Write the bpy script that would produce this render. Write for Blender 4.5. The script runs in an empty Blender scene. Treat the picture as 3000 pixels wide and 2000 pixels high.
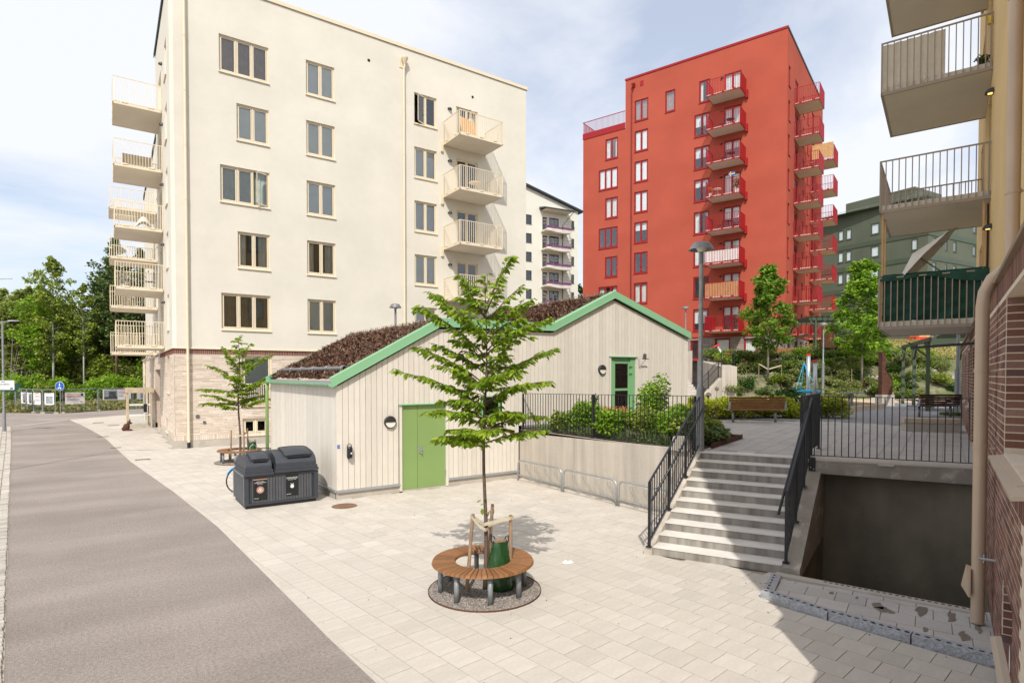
import bpy, math, random
import numpy as np
from math import sin, cos, pi, radians
random.seed(7); RNG = np.random.default_rng(7)
SC = bpy.context.scene; COL = SC.collection

# ------------------------------------------------------------------ camera, world, sun
HEAD = radians(55.3); CAMH = 3.15
cam = bpy.data.cameras.new('camera'); co = bpy.data.objects.new('camera', cam); COL.objects.link(co)
co.location = (0, 0, CAMH); co.rotation_euler = (radians(90 - 1.2), 0, HEAD - pi / 2)
cam.sensor_width = 36; cam.lens = 20.46; cam.shift_y = 0.04457
cam.clip_start = .05; cam.clip_end = 2000
SC.camera = co
SUN_EL = radians(47.2); SUN_LIGHT_HEADING = radians(51.1)
w = bpy.data.worlds.new('World'); SC.world = w; w.use_nodes = True
nt = w.node_tree; nt.nodes.clear()
def N(nt, t, **k):
    n = nt.nodes.new(t)
    for a, b in k.items(): setattr(n, a, b)
    return n
out = N(nt, 'ShaderNodeOutputWorld'); bg = N(nt, 'ShaderNodeBackground')
sky = N(nt, 'ShaderNodeTexSky', sky_type='NISHITA', sun_disc=False, sun_elevation=SUN_EL, air_density=1.0, dust_density=2.2, ozone_density=1.4)
sky.sun_rotation = pi / 2 - (SUN_LIGHT_HEADING + pi)
tc = N(nt, 'ShaderNodeTexCoord'); sep = N(nt, 'ShaderNodeSeparateXYZ')
nt.links.new(tc.outputs['Generated'], sep.inputs[0])
ad = N(nt, 'ShaderNodeMath', operation='ADD'); ad.inputs[1].default_value = .28
nt.links.new(sep.outputs[2], ad.inputs[0])
vm = N(nt, 'ShaderNodeVectorMath', operation='DIVIDE'); cmb = N(nt, 'ShaderNodeCombineXYZ')
for i in range(3): nt.links.new(ad.outputs[0], cmb.inputs[i])
nt.links.new(tc.outputs['Generated'], vm.inputs[0]); nt.links.new(cmb.outputs[0], vm.inputs[1])
no = N(nt, 'ShaderNodeTexNoise'); no.inputs['Scale'].default_value = 1.5; no.inputs['Detail'].default_value = 9; no.inputs['Roughness'].default_value = .55
no.inputs['Distortion'].default_value = .3
mp = N(nt, 'ShaderNodeMapping'); mp.inputs['Location'].default_value = (3.1, 1.7, .4)
nt.links.new(vm.outputs[0], mp.inputs[0]); nt.links.new(mp.outputs[0], no.inputs['Vector'])
rp = N(nt, 'ShaderNodeValToRGB'); rp.color_ramp.elements[0].position = .36; rp.color_ramp.elements[1].position = .57
rp.color_ramp.elements[0].color = (.42, .42, .42, 1); rp.color_ramp.elements[1].color = (.97, .97, .97, 1)
nt.links.new(no.outputs['Fac'], rp.inputs[0])
mx = N(nt, 'ShaderNodeMix', data_type='RGBA'); mx.inputs['B'].default_value = (4.95, 5.1, 5.45, 1)
nt.links.new(rp.outputs[0], mx.inputs['Factor']); nt.links.new(sky.outputs[0], mx.inputs['A'])
nt.links.new(mx.outputs['Result'], bg.inputs[0]); nt.links.new(bg.outputs[0], out.inputs[0])
bg.inputs[1].default_value = .15
sd = bpy.data.lights.new('sun', 'SUN'); sd.energy = 3.05; sd.angle = radians(.55); sd.color = (1, .95, .875)
so = bpy.data.objects.new('sun', sd); COL.objects.link(so); so.location = (0, 0, 40)
so.rotation_euler = (pi / 2 - SUN_EL, 0, SUN_LIGHT_HEADING - pi / 2)
SC.view_settings.view_transform = 'Standard'; SC.view_settings.look = 'None'
SC.view_settings.exposure = 0.38; SC.view_settings.gamma = 1; SC.view_settings.use_curve_mapping = False
SC.render.engine = 'CYCLES'; SC.cycles.max_bounces = 6; SC.cycles.transparent_max_bounces = 12

# ------------------------------------------------------------------ materials
def mat(name, col, rough=.75, var=.08, vs=1.5, bump=0., bs=60, metal=0., isl=None, spec=.4, stain=None, streak=None, transl=0., det=6, grain=0., gs=120):
    m = bpy.data.materials.new(name); m.use_nodes = True; t = m.node_tree; L = t.links
    b = t.nodes['Principled BSDF']; b.inputs['Roughness'].default_value = rough; b.inputs['Metallic'].default_value = metal
    b.inputs['Specular IOR Level'].default_value = spec
    tc = N(t, 'ShaderNodeTexCoord'); vec = tc.outputs['Object']
    if isl:
        g = N(t, 'ShaderNodeNewGeometry'); oi = N(t, 'ShaderNodeObjectInfo')
        a = N(t, 'ShaderNodeMath', operation='ADD'); L.new(g.outputs['Random Per Island'], a.inputs[0]); L.new(oi.outputs['Random'], a.inputs[1])
        f = N(t, 'ShaderNodeMath', operation='FRACT'); L.new(a.outputs[0], f.inputs[0])
        r = N(t, 'ShaderNodeValToRGB'); cr = r.color_ramp
        while len(cr.elements) < len(isl): cr.elements.new(.5)
        for i, c in enumerate(isl):
            cr.elements[i].position = i / (len(isl) - 1); cr.elements[i].color = (*c, 1)
        L.new(f.outputs[0], r.inputs[0]); base = r.outputs[0]
    else:
        rg = N(t, 'ShaderNodeRGB'); rg.outputs[0].default_value = (*col, 1); base = rg.outputs[0]
    def mult(base, fac_out, lo, hi):
        mr = N(t, 'ShaderNodeMapRange'); mr.inputs['From Min'].default_value = .3; mr.inputs['From Max'].default_value = .7
        mr.inputs['To Min'].default_value = lo; mr.inputs['To Max'].default_value = hi
        L.new(fac_out, mr.inputs[0]); q = N(t, 'ShaderNodeVectorMath', operation='SCALE')
        L.new(base, q.inputs[0]); L.new(mr.outputs[0], q.inputs['Scale']); return q.outputs[0]
    if var:
        n = N(t, 'ShaderNodeTexNoise'); n.inputs['Scale'].default_value = vs; n.inputs['Detail'].default_value = det
        L.new(vec, n.inputs['Vector']); base = mult(base, n.outputs['Fac'], 1 - var, 1 + var)
    if grain:
        n = N(t, 'ShaderNodeTexNoise'); n.inputs['Scale'].default_value = gs; n.inputs['Detail'].default_value = 3
        L.new(vec, n.inputs['Vector']); base = mult(base, n.outputs['Fac'], 1 - grain, 1 + grain)
    if streak:
        mpn = N(t, 'ShaderNodeMapping'); mpn.inputs['Scale'].default_value = streak[0]
        n = N(t, 'ShaderNodeTexNoise'); n.inputs['Scale'].default_value = 1; n.inputs['Detail'].default_value = 5
        L.new(vec, mpn.inputs[0]); L.new(mpn.outputs[0], n.inputs['Vector']); base = mult(base, n.outputs['Fac'], 1 - streak[1], 1 + streak[1])
    if stain:
        n = N(t, 'ShaderNodeTexNoise'); n.inputs['Scale'].default_value = stain[0]; n.inputs['Detail'].default_value = 8; n.inputs['Roughness'].default_value = .65
        L.new(vec, n.inputs['Vector']); r = N(t, 'ShaderNodeMapRange'); r.inputs['From Min'].default_value = stain[1]; r.inputs['From Max'].default_value = stain[1] + .1
        L.new(n.outputs['Fac'], r.inputs[0]); x = N(t, 'ShaderNodeMix', data_type='RGBA'); x.inputs['B'].default_value = (*stain[2], 1)
        sc = N(t, 'ShaderNodeMath', operation='MULTIPLY'); sc.inputs[1].default_value = stain[3]; L.new(r.outputs[0], sc.inputs[0])
        L.new(sc.outputs[0], x.inputs['Factor']); L.new(base, x.inputs['A']); base = x.outputs['Result']
    L.new(base, b.inputs['Base Color'])
    if bump:
        n = N(t, 'ShaderNodeTexNoise'); n.inputs['Scale'].default_value = bs; n.inputs['Detail'].default_value = 4
        L.new(vec, n.inputs['Vector']); bp = N(t, 'ShaderNodeBump'); bp.inputs['Strength'].default_value = bump; bp.inputs['Distance'].default_value = .02
        L.new(n.outputs['Fac'], bp.inputs['Height']); L.new(bp.outputs[0], b.inputs['Normal'])
    if transl:
        o = t.nodes['Material Output']; tr = N(t, 'ShaderNodeBsdfTranslucent'); ms = N(t, 'ShaderNodeMixShader'); ms.inputs[0].default_value = transl
        L.new(base, tr.inputs[0]); L.new(b.outputs[0], ms.inputs[1]); L.new(tr.outputs[0], ms.inputs[2]); L.new(ms.outputs[0], o.inputs[0])
    return m
def glass_mat(name, tint, refl=1.0):
    m = bpy.data.materials.new(name); m.use_nodes = True; t = m.node_tree; L = t.links; t.nodes.clear()
    o = N(t, 'ShaderNodeOutputMaterial'); tr = N(t, 'ShaderNodeBsdfTransparent'); tr.inputs[0].default_value = (*tint, 1)
    g = N(t, 'ShaderNodeBsdfGlossy'); g.inputs['Roughness'].default_value = .02; fr = N(t, 'ShaderNodeFresnel'); fr.inputs[0].default_value = 1.7
    mu = N(t, 'ShaderNodeMath', operation='MULTIPLY_ADD'); mu.inputs[1].default_value = 1.1 * refl; mu.inputs[2].default_value = .08 * refl
    L.new(fr.outputs[0], mu.inputs[0]); s = N(t, 'ShaderNodeMixShader'); L.new(mu.outputs[0], s.inputs[0]); L.new(tr.outputs[0], s.inputs[1]); L.new(g.outputs[0], s.inputs[2]); L.new(s.outputs[0], o.inputs[0])
    return m
K = {}
K['plaster_cream'] = mat('cream plaster', (.685, .648, .562), .9, .05, .45, .3, 14, spec=.2, grain=.015, gs=3, streak=((.25, .25, .9), .02))
K['cream_metal'] = mat('cream painted metal', (.74, .64, .475), .5, .02)
K['cream_white'] = mat('pale cream paint', (.83, .74, .55), .5, .02)
K['soffit'] = mat('painted concrete soffit', (.68, .62, .53), .85, .05, 1, spec=.2)
K['brick_cream'] = mat('cream long brick', (.6, .5, .4), .9, .06, 3, .3, 40, spec=.15, isl=[(.62, .52, .42), (.74, .65, .54), (.68, .57, .47), (.78, .70, .60), (.58, .47, .38), (.73, .63, .53)], grain=.1, gs=30)
K['mortar_cream'] = mat('cream mortar', (.55, .47, .39), .95, .05)
K['brick_darkred'] = mat('dark red soldier brick', (.15, .05, .03), .8, .1, 3, isl=[(.17, .06, .045), (.24, .09, .065), (.14, .05, .04)])
K['mortar'] = mat('sand mortar', (.66, .57, .46), .95, .08, 8, .3, 80)
K['brick_red'] = mat('red brown brick', (.2, .1, .07), .85, .15, 6, .4, 70, isl=[(.15, .065, .05), (.24, .125, .095), (.19, .085, .06), (.12, .062, .055), (.30, .185, .145), (.21, .095, .07), (.25, .15, .12)], grain=.12, gs=25)
K['concrete'] = mat('plinth concrete', (.46, .42, .36), .9, .08, 2, .2, 40, stain=(1.5, .58, (.33, .30, .25), .5))
K['concrete_wall'] = mat('retaining wall concrete', (.465, .415, .35), .9, .06, 1.2, .5, 30, streak=((5, 5, .3), .17), grain=.04, gs=20)
K['concrete_old'] = mat('weathered concrete', (.30, .27, .23), .9, .15, 2.5, .4, 30, stain=(3, .55, (.55, .50, .44), .7), streak=((3, 3, .8), .12))
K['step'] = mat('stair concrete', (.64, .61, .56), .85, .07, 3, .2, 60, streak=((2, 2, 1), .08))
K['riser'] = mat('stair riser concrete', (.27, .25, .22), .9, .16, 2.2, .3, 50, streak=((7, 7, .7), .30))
K['granite'] = mat('rough granite', (.34, .35, .37), .8, .25, 30, 1., 25, stain=(50, .55, (.6, .6, .6), .6))
K['dark'] = mat('dark void', (.012, .012, .012), .9, 0)
K['room'] = mat('dim room', (.045, .045, .05), .9, .3, 1.5)
K['glass'] = glass_mat('window glass', (.92, .96, .96))
K['glass_clear'] = glass_mat('clear glass', (.9, .94, .93), .6)
K['blind'] = mat('grey blind', (.86, .90, .90), .8, .04, 2, streak=((.5, .5, 60), .05))
K['blind_white'] = mat('white blind', (.85, .87, .87), .8, .03)
K['curtain_green'] = mat('green curtain', (.42, .47, .38), .9, .15, 3)
K['curtain_brown'] = mat('brown curtain', (.24, .20, .14), .9, .15, 3)
K['curtain_white'] = mat('white curtain', (.78, .78, .73), .9, .1, 3)
K['curtain_pink'] = mat('pink curtain', (.36, .24, .20), .9, .2, 3)
K['slab'] = mat('concrete paving slab', (.5, .46, .4), .85, .06, 1.5, .25, 90, isl=[(.500, .455, .395), (.540, .492, .430), (.518, .470, .407), (.560, .512, .450), (.492, .450, .392)], spec=.25, grain=.045, gs=9, stain=(7, .67, (.38, .34, .28), .45))
K['slab_grey'] = mat('grey paving slab', (.4, .38, .35), .85, .06, 1.5, .2, 90, isl=[(.43, .41, .385), (.49, .465, .435), (.455, .43, .40), (.51, .48, .445)], spec=.25, grain=.04, gs=10)
K['joint'] = mat('paving joint sand', (.36, .31, .25), .95, .2, 20)
K['wet'] = mat('wet slab patch', (.20, .17, .14), .3, .2, 5)
K['asphalt'] = mat('worn asphalt', (.296, .254, .222), .9, .12, .35, .9, 90, grain=.20, gs=28, streak=((.16, .9, 1), .13), stain=(.5, .57, (.32, .28, .25), .6))
K['cobble'] = mat('granite cobble', (.4, .36, .3), .85, .15, 5, .5, 40, isl=[(.36, .33, .29), (.48, .44, .38), (.56, .52, .46), (.42, .38, .33)])
K['gravel'] = mat('gravel', (.21, .185, .16), .95, .3, 25, 1., 60, grain=.35, gs=70)
K['gravel_grey'] = mat('grey gravel', (.29, .285, .285), .95, .2, 8, 1., 50, grain=.3, gs=30)
K['stone_chip'] = mat('stone chips', (.3, .28, .25), .9, .1, 4, isl=[(.11, .10, .09), (.33, .29, .25), (.22, .17, .14), (.46, .42, .37), (.16, .16, .165)])  # mixed stone tones, darkened to carry the shade on the tree pit gravel
K['sand'] = mat('pale sand', (.50, .46, .41), .95, .1, 3, .5, 30)
K['soil'] = mat('soil', (.10, .08, .06), .95, .3, 6, .8, 30)
K['rock'] = mat('pale granite rock', (.40, .36, .32), .9, .2, 2, .8, 8)
K['hill'] = mat('hill ground', (.19, .175, .11), .95, .3, 1.2, .8, 6, stain=(1.5, .45, (.09, .12, .035), .9))
K['grassy'] = mat('dry grass', (.26, .24, .07), .95, .2, 2, .6, 20)
K['ground'] = mat('forest floor', (.12, .11, .05), .95, .3, .5)
K['steel'] = mat('galvanised steel', (.45, .47, .48), .45, .12, 12, metal=.75, spec=.5)
K['steel_dull'] = mat('dull galvanised tube', (.28, .30, .305), .5, .15, 10, metal=.5)
K['alu'] = mat('aluminium', (.50, .51, .52), .35, .05, metal=.7)
K['lamp_grey'] = mat('grey lamp metal', (.20, .20, .21), .45, .05, metal=.4)
K['black'] = mat('black painted steel', (.012, .013, .017), .42, .1, spec=.5)
K['black_plastic'] = mat('black plastic', (.03, .03, .03), .5, .1)
K['bin_dark'] = mat('charcoal plastic', (.042, .047, .058), .48, .12, 6, .1, 50, spec=.5, stain=(6, .66, (.15, .15, .15), .25))
K['bin_slat'] = mat('charcoal slat', (.080, .084, .092), .65, .12, 4, streak=((30, 30, 1), .12))
K['wood_clad'] = mat('pale painted cladding', (.6, .55, .46), .75, .03, 3, .15, 30, isl=[(.63, .585, .51), (.69, .642, .565), (.66, .612, .535), (.605, .56, .487)], streak=((60, 60, 2.5), .06), stain=(30, .76, (.40, .34, .26), .5))
K['green_trim'] = mat('sheet metal green', (.235, .465, .265), .45, .03, 1)
K['green_door'] = mat('green door paint', (.225, .335, .115), .5, .03, 1)
K['green_frame'] = mat('green frame paint', (.20, .42, .20), .5, .04, 1)
K['zinc'] = mat('zinc drip sheet', (.42, .44, .46), .4, .05, metal=.5)
K['sedum'] = mat('brown sedum', (.1, .05, .03), .95, .3, 3, isl=[(.085, .035, .022), (.16, .075, .045), (.115, .05, .03), (.05, .024, .016), (.21, .12, .075), (.10, .06, .03)])
K['sedum_base'] = mat('sedum substrate', (.085, .045, .03), .95, .4, 4, 1., 20)
K['sedum_dry'] = mat('dry sedum stalk', (.4, .3, .2), .95, .2, 4, isl=[(.42, .32, .22), (.25, .17, .11), (.13, .12, .1)])
K['bench_wood'] = mat('oiled bench wood', (.34, .15, .05), .55, .15, 4, .2, 60, isl=[(.20, .088, .032), (.27, .122, .045), (.235, .105, .038), (.175, .076, .028)], streak=((6, 6, 6), .12))
K['stake_wood'] = mat('weathered stake wood', (.30, .20, .125), .85, .2, 5, .4, 40, streak=((30, 30, 2), .25))
K['strap'] = mat('canvas strap', (.48, .42, .31), .9, .1, 10)
K['bag'] = mat('green watering bag', (.014, .06, .014), .25, .2, 4, .7, 9, spec=.6)
K['bark'] = mat('cherry bark', (.13, .085, .06), .8, .3, 8, .6, 40, streak=((2, 2, 40), .25))
K['bark_pale'] = mat('pale bark', (.36, .31, .25), .85, .3, 6, .4, 20)
K['bark_pine'] = mat('pine bark', (.17, .11, .075), .9, .3, 3)
K['birch'] = mat('birch bark', (.55, .53, .48), .8, .3, 4, stain=(4, .55, (.06, .05, .05), .9))
def leafmat(n, cols, tr=.4, rough=.45): return mat(n, cols[0], rough, .15, .8, isl=cols, transl=tr, spec=.35)
K['leaf_cherry'] = leafmat('cherry leaf', [(.17, .28, .012), (.29, .42, .018), (.10, .19, .009), (.38, .50, .035), (.20, .33, .014)], .5)
K['leaf_maple'] = leafmat('maple leaf', [(0.120, 0.246, 0.024), (0.240, 0.392, 0.042), (0.075, 0.174, 0.018), (0.330, 0.478, 0.060)])
K['leaf_maple2'] = leafmat('bright maple leaf', [(0.168, 0.338, 0.024), (0.308, 0.486, 0.042), (0.098, 0.230, 0.018), (0.392, 0.540, 0.060)])
K['leaf_dark'] = leafmat('dark leaf', [(0.045, 0.112, 0.019), (0.075, 0.165, 0.026), (0.033, 0.083, 0.016)], .3)
K['leaf_forest'] = leafmat('woodland leaf', [(0.225, 0.290, 0.059), (0.337, 0.399, 0.085), (0.158, 0.218, 0.043), (0.405, 0.436, 0.119)], .35)
K['leaf_forest2'] = leafmat('mid woodland leaf', [(0.192, 0.267, 0.040), (0.352, 0.424, 0.059), (0.143, 0.200, 0.029)], .35)
K['leaf_bright'] = leafmat('bright undergrowth leaf', [(0.180, 0.342, 0.020), (0.342, 0.513, 0.040), (0.108, 0.233, 0.015)], .4)
K['leaf_pine'] = leafmat('pine needle', [(0.103, 0.161, 0.044), (0.166, 0.238, 0.061), (0.076, 0.120, 0.034)], .2)
K['leaf_lime'] = leafmat('lime leaf', [(0.405, 0.468, 0.024), (0.540, 0.572, 0.036), (0.270, 0.351, 0.024), (0.459, 0.520, 0.048)])
K['leaf_hill'] = leafmat('hill shrub leaf', [(0.135, 0.217, 0.035), (0.225, 0.319, 0.056), (0.090, 0.160, 0.025), (0.300, 0.377, 0.084), (0.165, 0.261, 0.042)])
K['leaf_cream'] = leafmat('variegated leaf', [(.42, .42, .16), (.30, .33, .10), (.52, .48, .22)])
K['leaf_sage'] = leafmat('grey green leaf', [(0.169, 0.247, 0.078), (0.234, 0.312, 0.117), (0.117, 0.182, 0.052)])
K['leaf_olive'] = leafmat('pale yellow green leaf', [(.24, .28, .08), (.33, .36, .12), (.18, .22, .06)])
K['leaf_orange'] = leafmat('orange azalea petal', [(.65, .25, .10), (.75, .38, .18), (.5, .2, .08)])
K['allium'] = mat('dry allium head', (.20, .14, .07), .9, .3, 20)
K['twig'] = mat('grey dead twigs', (.21, .18, .145), .9, .3, 3)
K['plaster_red'] = mat('brick red plaster', (.425, .092, .058), .9, .07, .35, .3, 10, spec=.15, streak=((.15, .15, .5), .04))
K['red_metal'] = mat('crimson painted metal', (.33, .009, .014), .45, .04)
K['red_dark'] = mat('deep red metal', (.20, .02, .018), .5, .04)
K['brick_grey'] = None
K['plaster_white'] = mat('white plaster', (.72, .71, .62), .9, .04, .2, spec=.2)
K['anthracite'] = mat('anthracite metal', (.035, .045, .05), .5, .1)
K['purple'] = mat('purple timber beam', (.17, .055, .15), .7, .15)
K['tarp'] = mat('white tarpaulin', (.62, .59, .53), .7, .1)
K['timber'] = mat('raw timber', (.55, .33, .15), .75, .12, 4, streak=((20, 20, 2), .12))
K['timber_pale'] = mat('pale sawn timber', (.52, .42, .29), .8, .12, 4, streak=((20, 20, 2), .12))
K['green_clad'] = mat('olive green cladding', (.105, .12, .082), .7, .10, .3, streak=((14, 14, .1), .10))
K['green_band'] = mat('green fascia', (.068, .092, .058), .5, .06)
K['pergola'] = mat('pergola paint', (.075, .10, .062), .6, .08)
K['plaster_ochre'] = mat('ochre plaster', (.68, .50, .255), .9, .06, .6, .4, 30, spec=.2, streak=((.5, .5, .3), .05))
K['taupe'] = mat('taupe painted metal', (.33, .265, .20), .45, .04, 2, metal=.1)
K['taupe_pipe'] = mat('beige brown pipe', (.50, .385, .28), .42, .05, 2, metal=.15)
K['taupe_sill'] = mat('taupe sill sheet', (.52, .43, .33), .5, .04, 2)
K['soffit2'] = mat('grey soffit', (.62, .575, .49), .85, .05, 1)
K['canvas'] = mat('ivory canvas', (.86, .83, .72), .85, .06, 2, .5, 12, transl=.6)
K['green_cloth'] = mat('dark green cloth', (.008, .055, .035), .7, .3, 2, .8, 8)
K['white'] = mat('white paint', (.75, .75, .73), .5, .04)
K['paper'] = mat('white paper', (.85, .85, .85), .8, .02)
K['red_print'] = mat('red print', (.55, .10, .08), .7, 0)
K['photo_dark'] = mat('printed photo', (.10, .11, .12), .7, .5, 4)
K['photo_grey'] = mat('printed grey', (.30, .34, .36), .7, .3, 6)
K['blue'] = mat('blue sign', (.012, .10, .42), .4, 0)
K['cyan'] = mat('cyan plastic', (.02, .36, .60), .45, .05)
K['sky_paint'] = mat('blue bicycle paint', (.03, .30, .65), .3, .05)
K['red'] = mat('bright red plastic', (.65, .035, .025), .45, .05)
K['rust'] = mat('corten rust', (.10, .042, .025), .85, .3, 5, .3, 30)
K['rust_warm'] = mat('warm corten', (.30, .13, .06), .8, .2, 4)
K['manhole'] = mat('rusty cast iron', (.20, .115, .075), .75, .25, 12, .3, 60)
K['brown_pink'] = mat('brown label', (.40, .20, .155), .6, .05)
K['sign_black'] = mat('black sign', (.012, .014, .014), .5, .05)
K['mesh'] = mat('fence wire', (.26, .30, .30), .5, .1, metal=.4)
K['yellow'] = mat('yellow plastic', (.75, .50, .02), .5, 0)
K['grass'] = leafmat('grass blade', [(.08, .13, .02), (.14, .19, .04), (.10, .15, .03)], .3)
K['grass_dry'] = leafmat('straw grass blade', [(.30, .25, .09), (.38, .32, .12), (.24, .20, .07)], .3)
K['skin'] = mat('skin', (.45, .26, .18), .6, 0)
K['lens'] = mat('opal lamp glass', (.75, .72, .62), .4, .03)
K['lamp_glow'] = mat('lit lamp glass', (.9, .6, .2), .4, 0)
_b = K['lamp_glow'].node_tree.nodes['Principled BSDF']; _b.inputs['Emission Color'].default_value = (1, .6, .15, 1); _b.inputs['Emission Strength'].default_value = 1.5
m = mat('grey brown coursed brick', (.2, .16, .14), .9, .1, 3); K['brick_grey'] = m
_t = m.node_tree; _br = N(_t, 'ShaderNodeTexBrick'); _tc = N(_t, 'ShaderNodeTexCoord'); _mp = N(_t, 'ShaderNodeMapping'); _cx = N(_t, 'ShaderNodeCombineXYZ'); _sx = N(_t, 'ShaderNodeSeparateXYZ'); _a = N(_t, 'ShaderNodeMath', operation='ADD')
_t.links.new(_tc.outputs['Object'], _sx.inputs[0]); _t.links.new(_sx.outputs[0], _a.inputs[0]); _t.links.new(_sx.outputs[1], _a.inputs[1])
_t.links.new(_a.outputs[0], _cx.inputs[0]); _t.links.new(_sx.outputs[2], _cx.inputs[1]); _t.links.new(_cx.outputs[0], _br.inputs['Vector'])
_br.inputs['Scale'].default_value = 1; _br.inputs['Brick Width'].default_value = .5; _br.inputs['Row Height'].default_value = .085; _br.inputs['Mortar Size'].default_value = .013
_br.inputs['Color1'].default_value = (.15, .105, .095, 1); _br.inputs['Color2'].default_value = (.34, .26, .23, 1); _br.inputs['Mortar'].default_value = (.42, .38, .34, 1)
_t.links.new(_br.outputs['Color'], _t.nodes['Principled BSDF'].inputs['Base Color'])

# ------------------------------------------------------------------ mesh helpers
ORG = {}
def org(o): return ORG.get(o.name, np.zeros(3))
class Fr:
    def __init__(s, o=(0, 0, 0), deg=0, ex=None, ey=None, ez=None):
        c, q = cos(radians(deg)), sin(radians(deg)); s.o = np.array(o, float)
        s.m = np.array([ex or (c, q, 0), ey or (-q, c, 0), ez or (0, 0, 1)], float)
    def __call__(s, p): return np.asarray(p, float) @ s.m + s.o
WF = Fr()
class MB:
    def __init__(s, fr=WF): s.v = []; s.f = []; s.n = 0; s.fr = fr
    def add(s, v, f):
        v = s.fr(np.asarray(v, float).reshape(-1, 3)); s.v.append(v); k = s.n
        s.f.extend([tuple(i + k for i in q) for q in f]); s.n += len(v); return s
    def box(s, x0, x1, y0, y1, z0, z1):
        return s.add([(x0, y0, z0), (x1, y0, z0), (x1, y1, z0), (x0, y1, z0), (x0, y0, z1), (x1, y0, z1), (x1, y1, z1), (x0, y1, z1)],
                     [(0, 3, 2, 1), (4, 5, 6, 7), (0, 1, 5, 4), (1, 2, 6, 5), (2, 3, 7, 6), (3, 0, 4, 7)])
    def hexa(s, b, t):
        return s.add(list(b) + list(t), [(0, 3, 2, 1), (4, 5, 6, 7), (0, 1, 5, 4), (1, 2, 6, 5), (2, 3, 7, 6), (3, 0, 4, 7)])
    def quad(s, *p): return s.add(p, [tuple(range(len(p)))])
    def prism(s, poly, z0, z1):
        n = len(poly); v = [(p[0], p[1], z0) for p in poly] + [(p[0], p[1], z1) for p in poly]
        return s.add(v, [tuple(range(n - 1, -1, -1)), tuple(range(n, 2 * n))] + [(i, (i + 1) % n, n + (i + 1) % n, n + i) for i in range(n)])
    def extr(s, poly, vec):
        n = len(poly); a = np.array(poly, float); b = a + np.array(vec, float)
        return s.add(np.vstack([a, b]), [tuple(range(n - 1, -1, -1)), tuple(range(n, 2 * n))] + [(i, (i + 1) % n, n + (i + 1) % n, n + i) for i in range(n)])
    def tube(s, pts, r, n=8, cap=True):
        pts = [np.array(p, float) for p in pts]; m = len(pts)
        rs = r if hasattr(r, '__len__') else [r] * m
        V = []; up = np.array([0, 0, 1.])
        d0 = pts[1] - pts[0]; d0 /= np.linalg.norm(d0) + 1e-9
        a = np.cross(d0, up if abs(d0[2]) < .95 else np.array([1., 0, 0])); a /= np.linalg.norm(a)
        for i, p in enumerate(pts):
            d = (pts[min(i + 1, m - 1)] - pts[max(i - 1, 0)]); d /= np.linalg.norm(d) + 1e-9
            a = a - d * (a @ d); a /= np.linalg.norm(a) + 1e-9; b = np.cross(d, a)
            for k in range(n):
                t = 2 * pi * k / n + pi / n; V.append(p + (a * cos(t) + b * sin(t)) * rs[i])
        F = [(i * n + k, i * n + (k + 1) % n, (i + 1) * n + (k + 1) % n, (i + 1) * n + k) for i in range(m - 1) for k in range(n)]
        if cap: F += [tuple(range(n - 1, -1, -1)), tuple((m - 1) * n + k for k in range(n))]
        return s.add(V, F)
    def bar(s, a, b, w, h=None): return s.tube([a, b], (w if h is None else w) * .7071, 4)
    def lathe(s, prof, c=(0, 0, 0), n=20):
        V = []; F = []
        for r, z in prof:
            for k in range(n): t = 2 * pi * k / n; V.append((c[0] + r * cos(t), c[1] + r * sin(t), c[2] + z))
        for i in range(len(prof) - 1):
            for k in range(n): F.append((i * n + k, i * n + (k + 1) % n, (i + 1) * n + (k + 1) % n, (i + 1) * n + k))
        return s.add(V, F)
    def grid(s, fn, nu, nv):
        V = [fn(i / nu, j / nv) for j in range(nv + 1) for i in range(nu + 1)]
        return s.add(V, [(j * (nu + 1) + i, j * (nu + 1) + i + 1, (j + 1) * (nu + 1) + i + 1, (j + 1) * (nu + 1) + i) for j in range(nv) for i in range(nu)])
    def build(s, name, m, parent=None, smooth=False, kind=None, loc=None, label=None, cat=None, group=None):
        o = bpy.data.objects.new(name, s.mesh(name, m, org(parent) if parent else (np.array(loc, float) if loc is not None else np.zeros(3)), smooth)); COL.objects.link(o)
        if parent: o.parent = parent; ORG[o.name] = org(parent)
        elif loc is not None: o.location = loc; ORG[o.name] = np.array(loc, float)
        if kind: o['kind'] = kind
        if label: o['label'] = label
        if cat: o['category'] = cat
        if group: o['group'] = group
        return o
    def mesh(s, name, m, o=(0, 0, 0), smooth=False):
        me = bpy.data.meshes.new(name); v = np.vstack(s.v) - np.asarray(o)
        me.from_pydata(v.tolist(), [], s.f); me.materials.append(K[m] if isinstance(m, str) else m)
        if smooth: me.polygons.foreach_set('use_smooth', [True] * len(me.polygons))
        return me
def npmesh(name, V, tris_per, m):
    """V: (N,k,3) copies of a template; tris_per: faces (same arity) of the template."""
    n, k, _ = V.shape; f = np.array(tris_per); ar = f.shape[1]
    F = (f[None] + (np.arange(n) * k)[:, None, None]).reshape(-1, ar)
    me = bpy.data.meshes.new(name); me.vertices.add(n * k); me.vertices.foreach_set('co', V.reshape(-1).astype(np.float32))
    me.loops.add(F.size); me.loops.foreach_set('vertex_index', F.reshape(-1).astype(np.int32))
    me.polygons.add(len(F)); me.polygons.foreach_set('loop_start', (np.arange(len(F)) * ar).astype(np.int32))
    me.update(calc_edges=True); me.shade_flat(); me.materials.append(K[m] if isinstance(m, str) else m); return me
def link(name, me, parent=None, loc=None, kind=None, label=None, cat=None, group=None):
    o = bpy.data.objects.new(name, me); COL.objects.link(o)
    if parent: o.parent = parent; ORG[o.name] = org(parent)
    if loc is not None: o.location = loc
    for k_, v_ in (('kind', kind), ('label', label), ('category', cat), ('group', group)):
        if v_: o[k_] = v_
    return o
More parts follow.
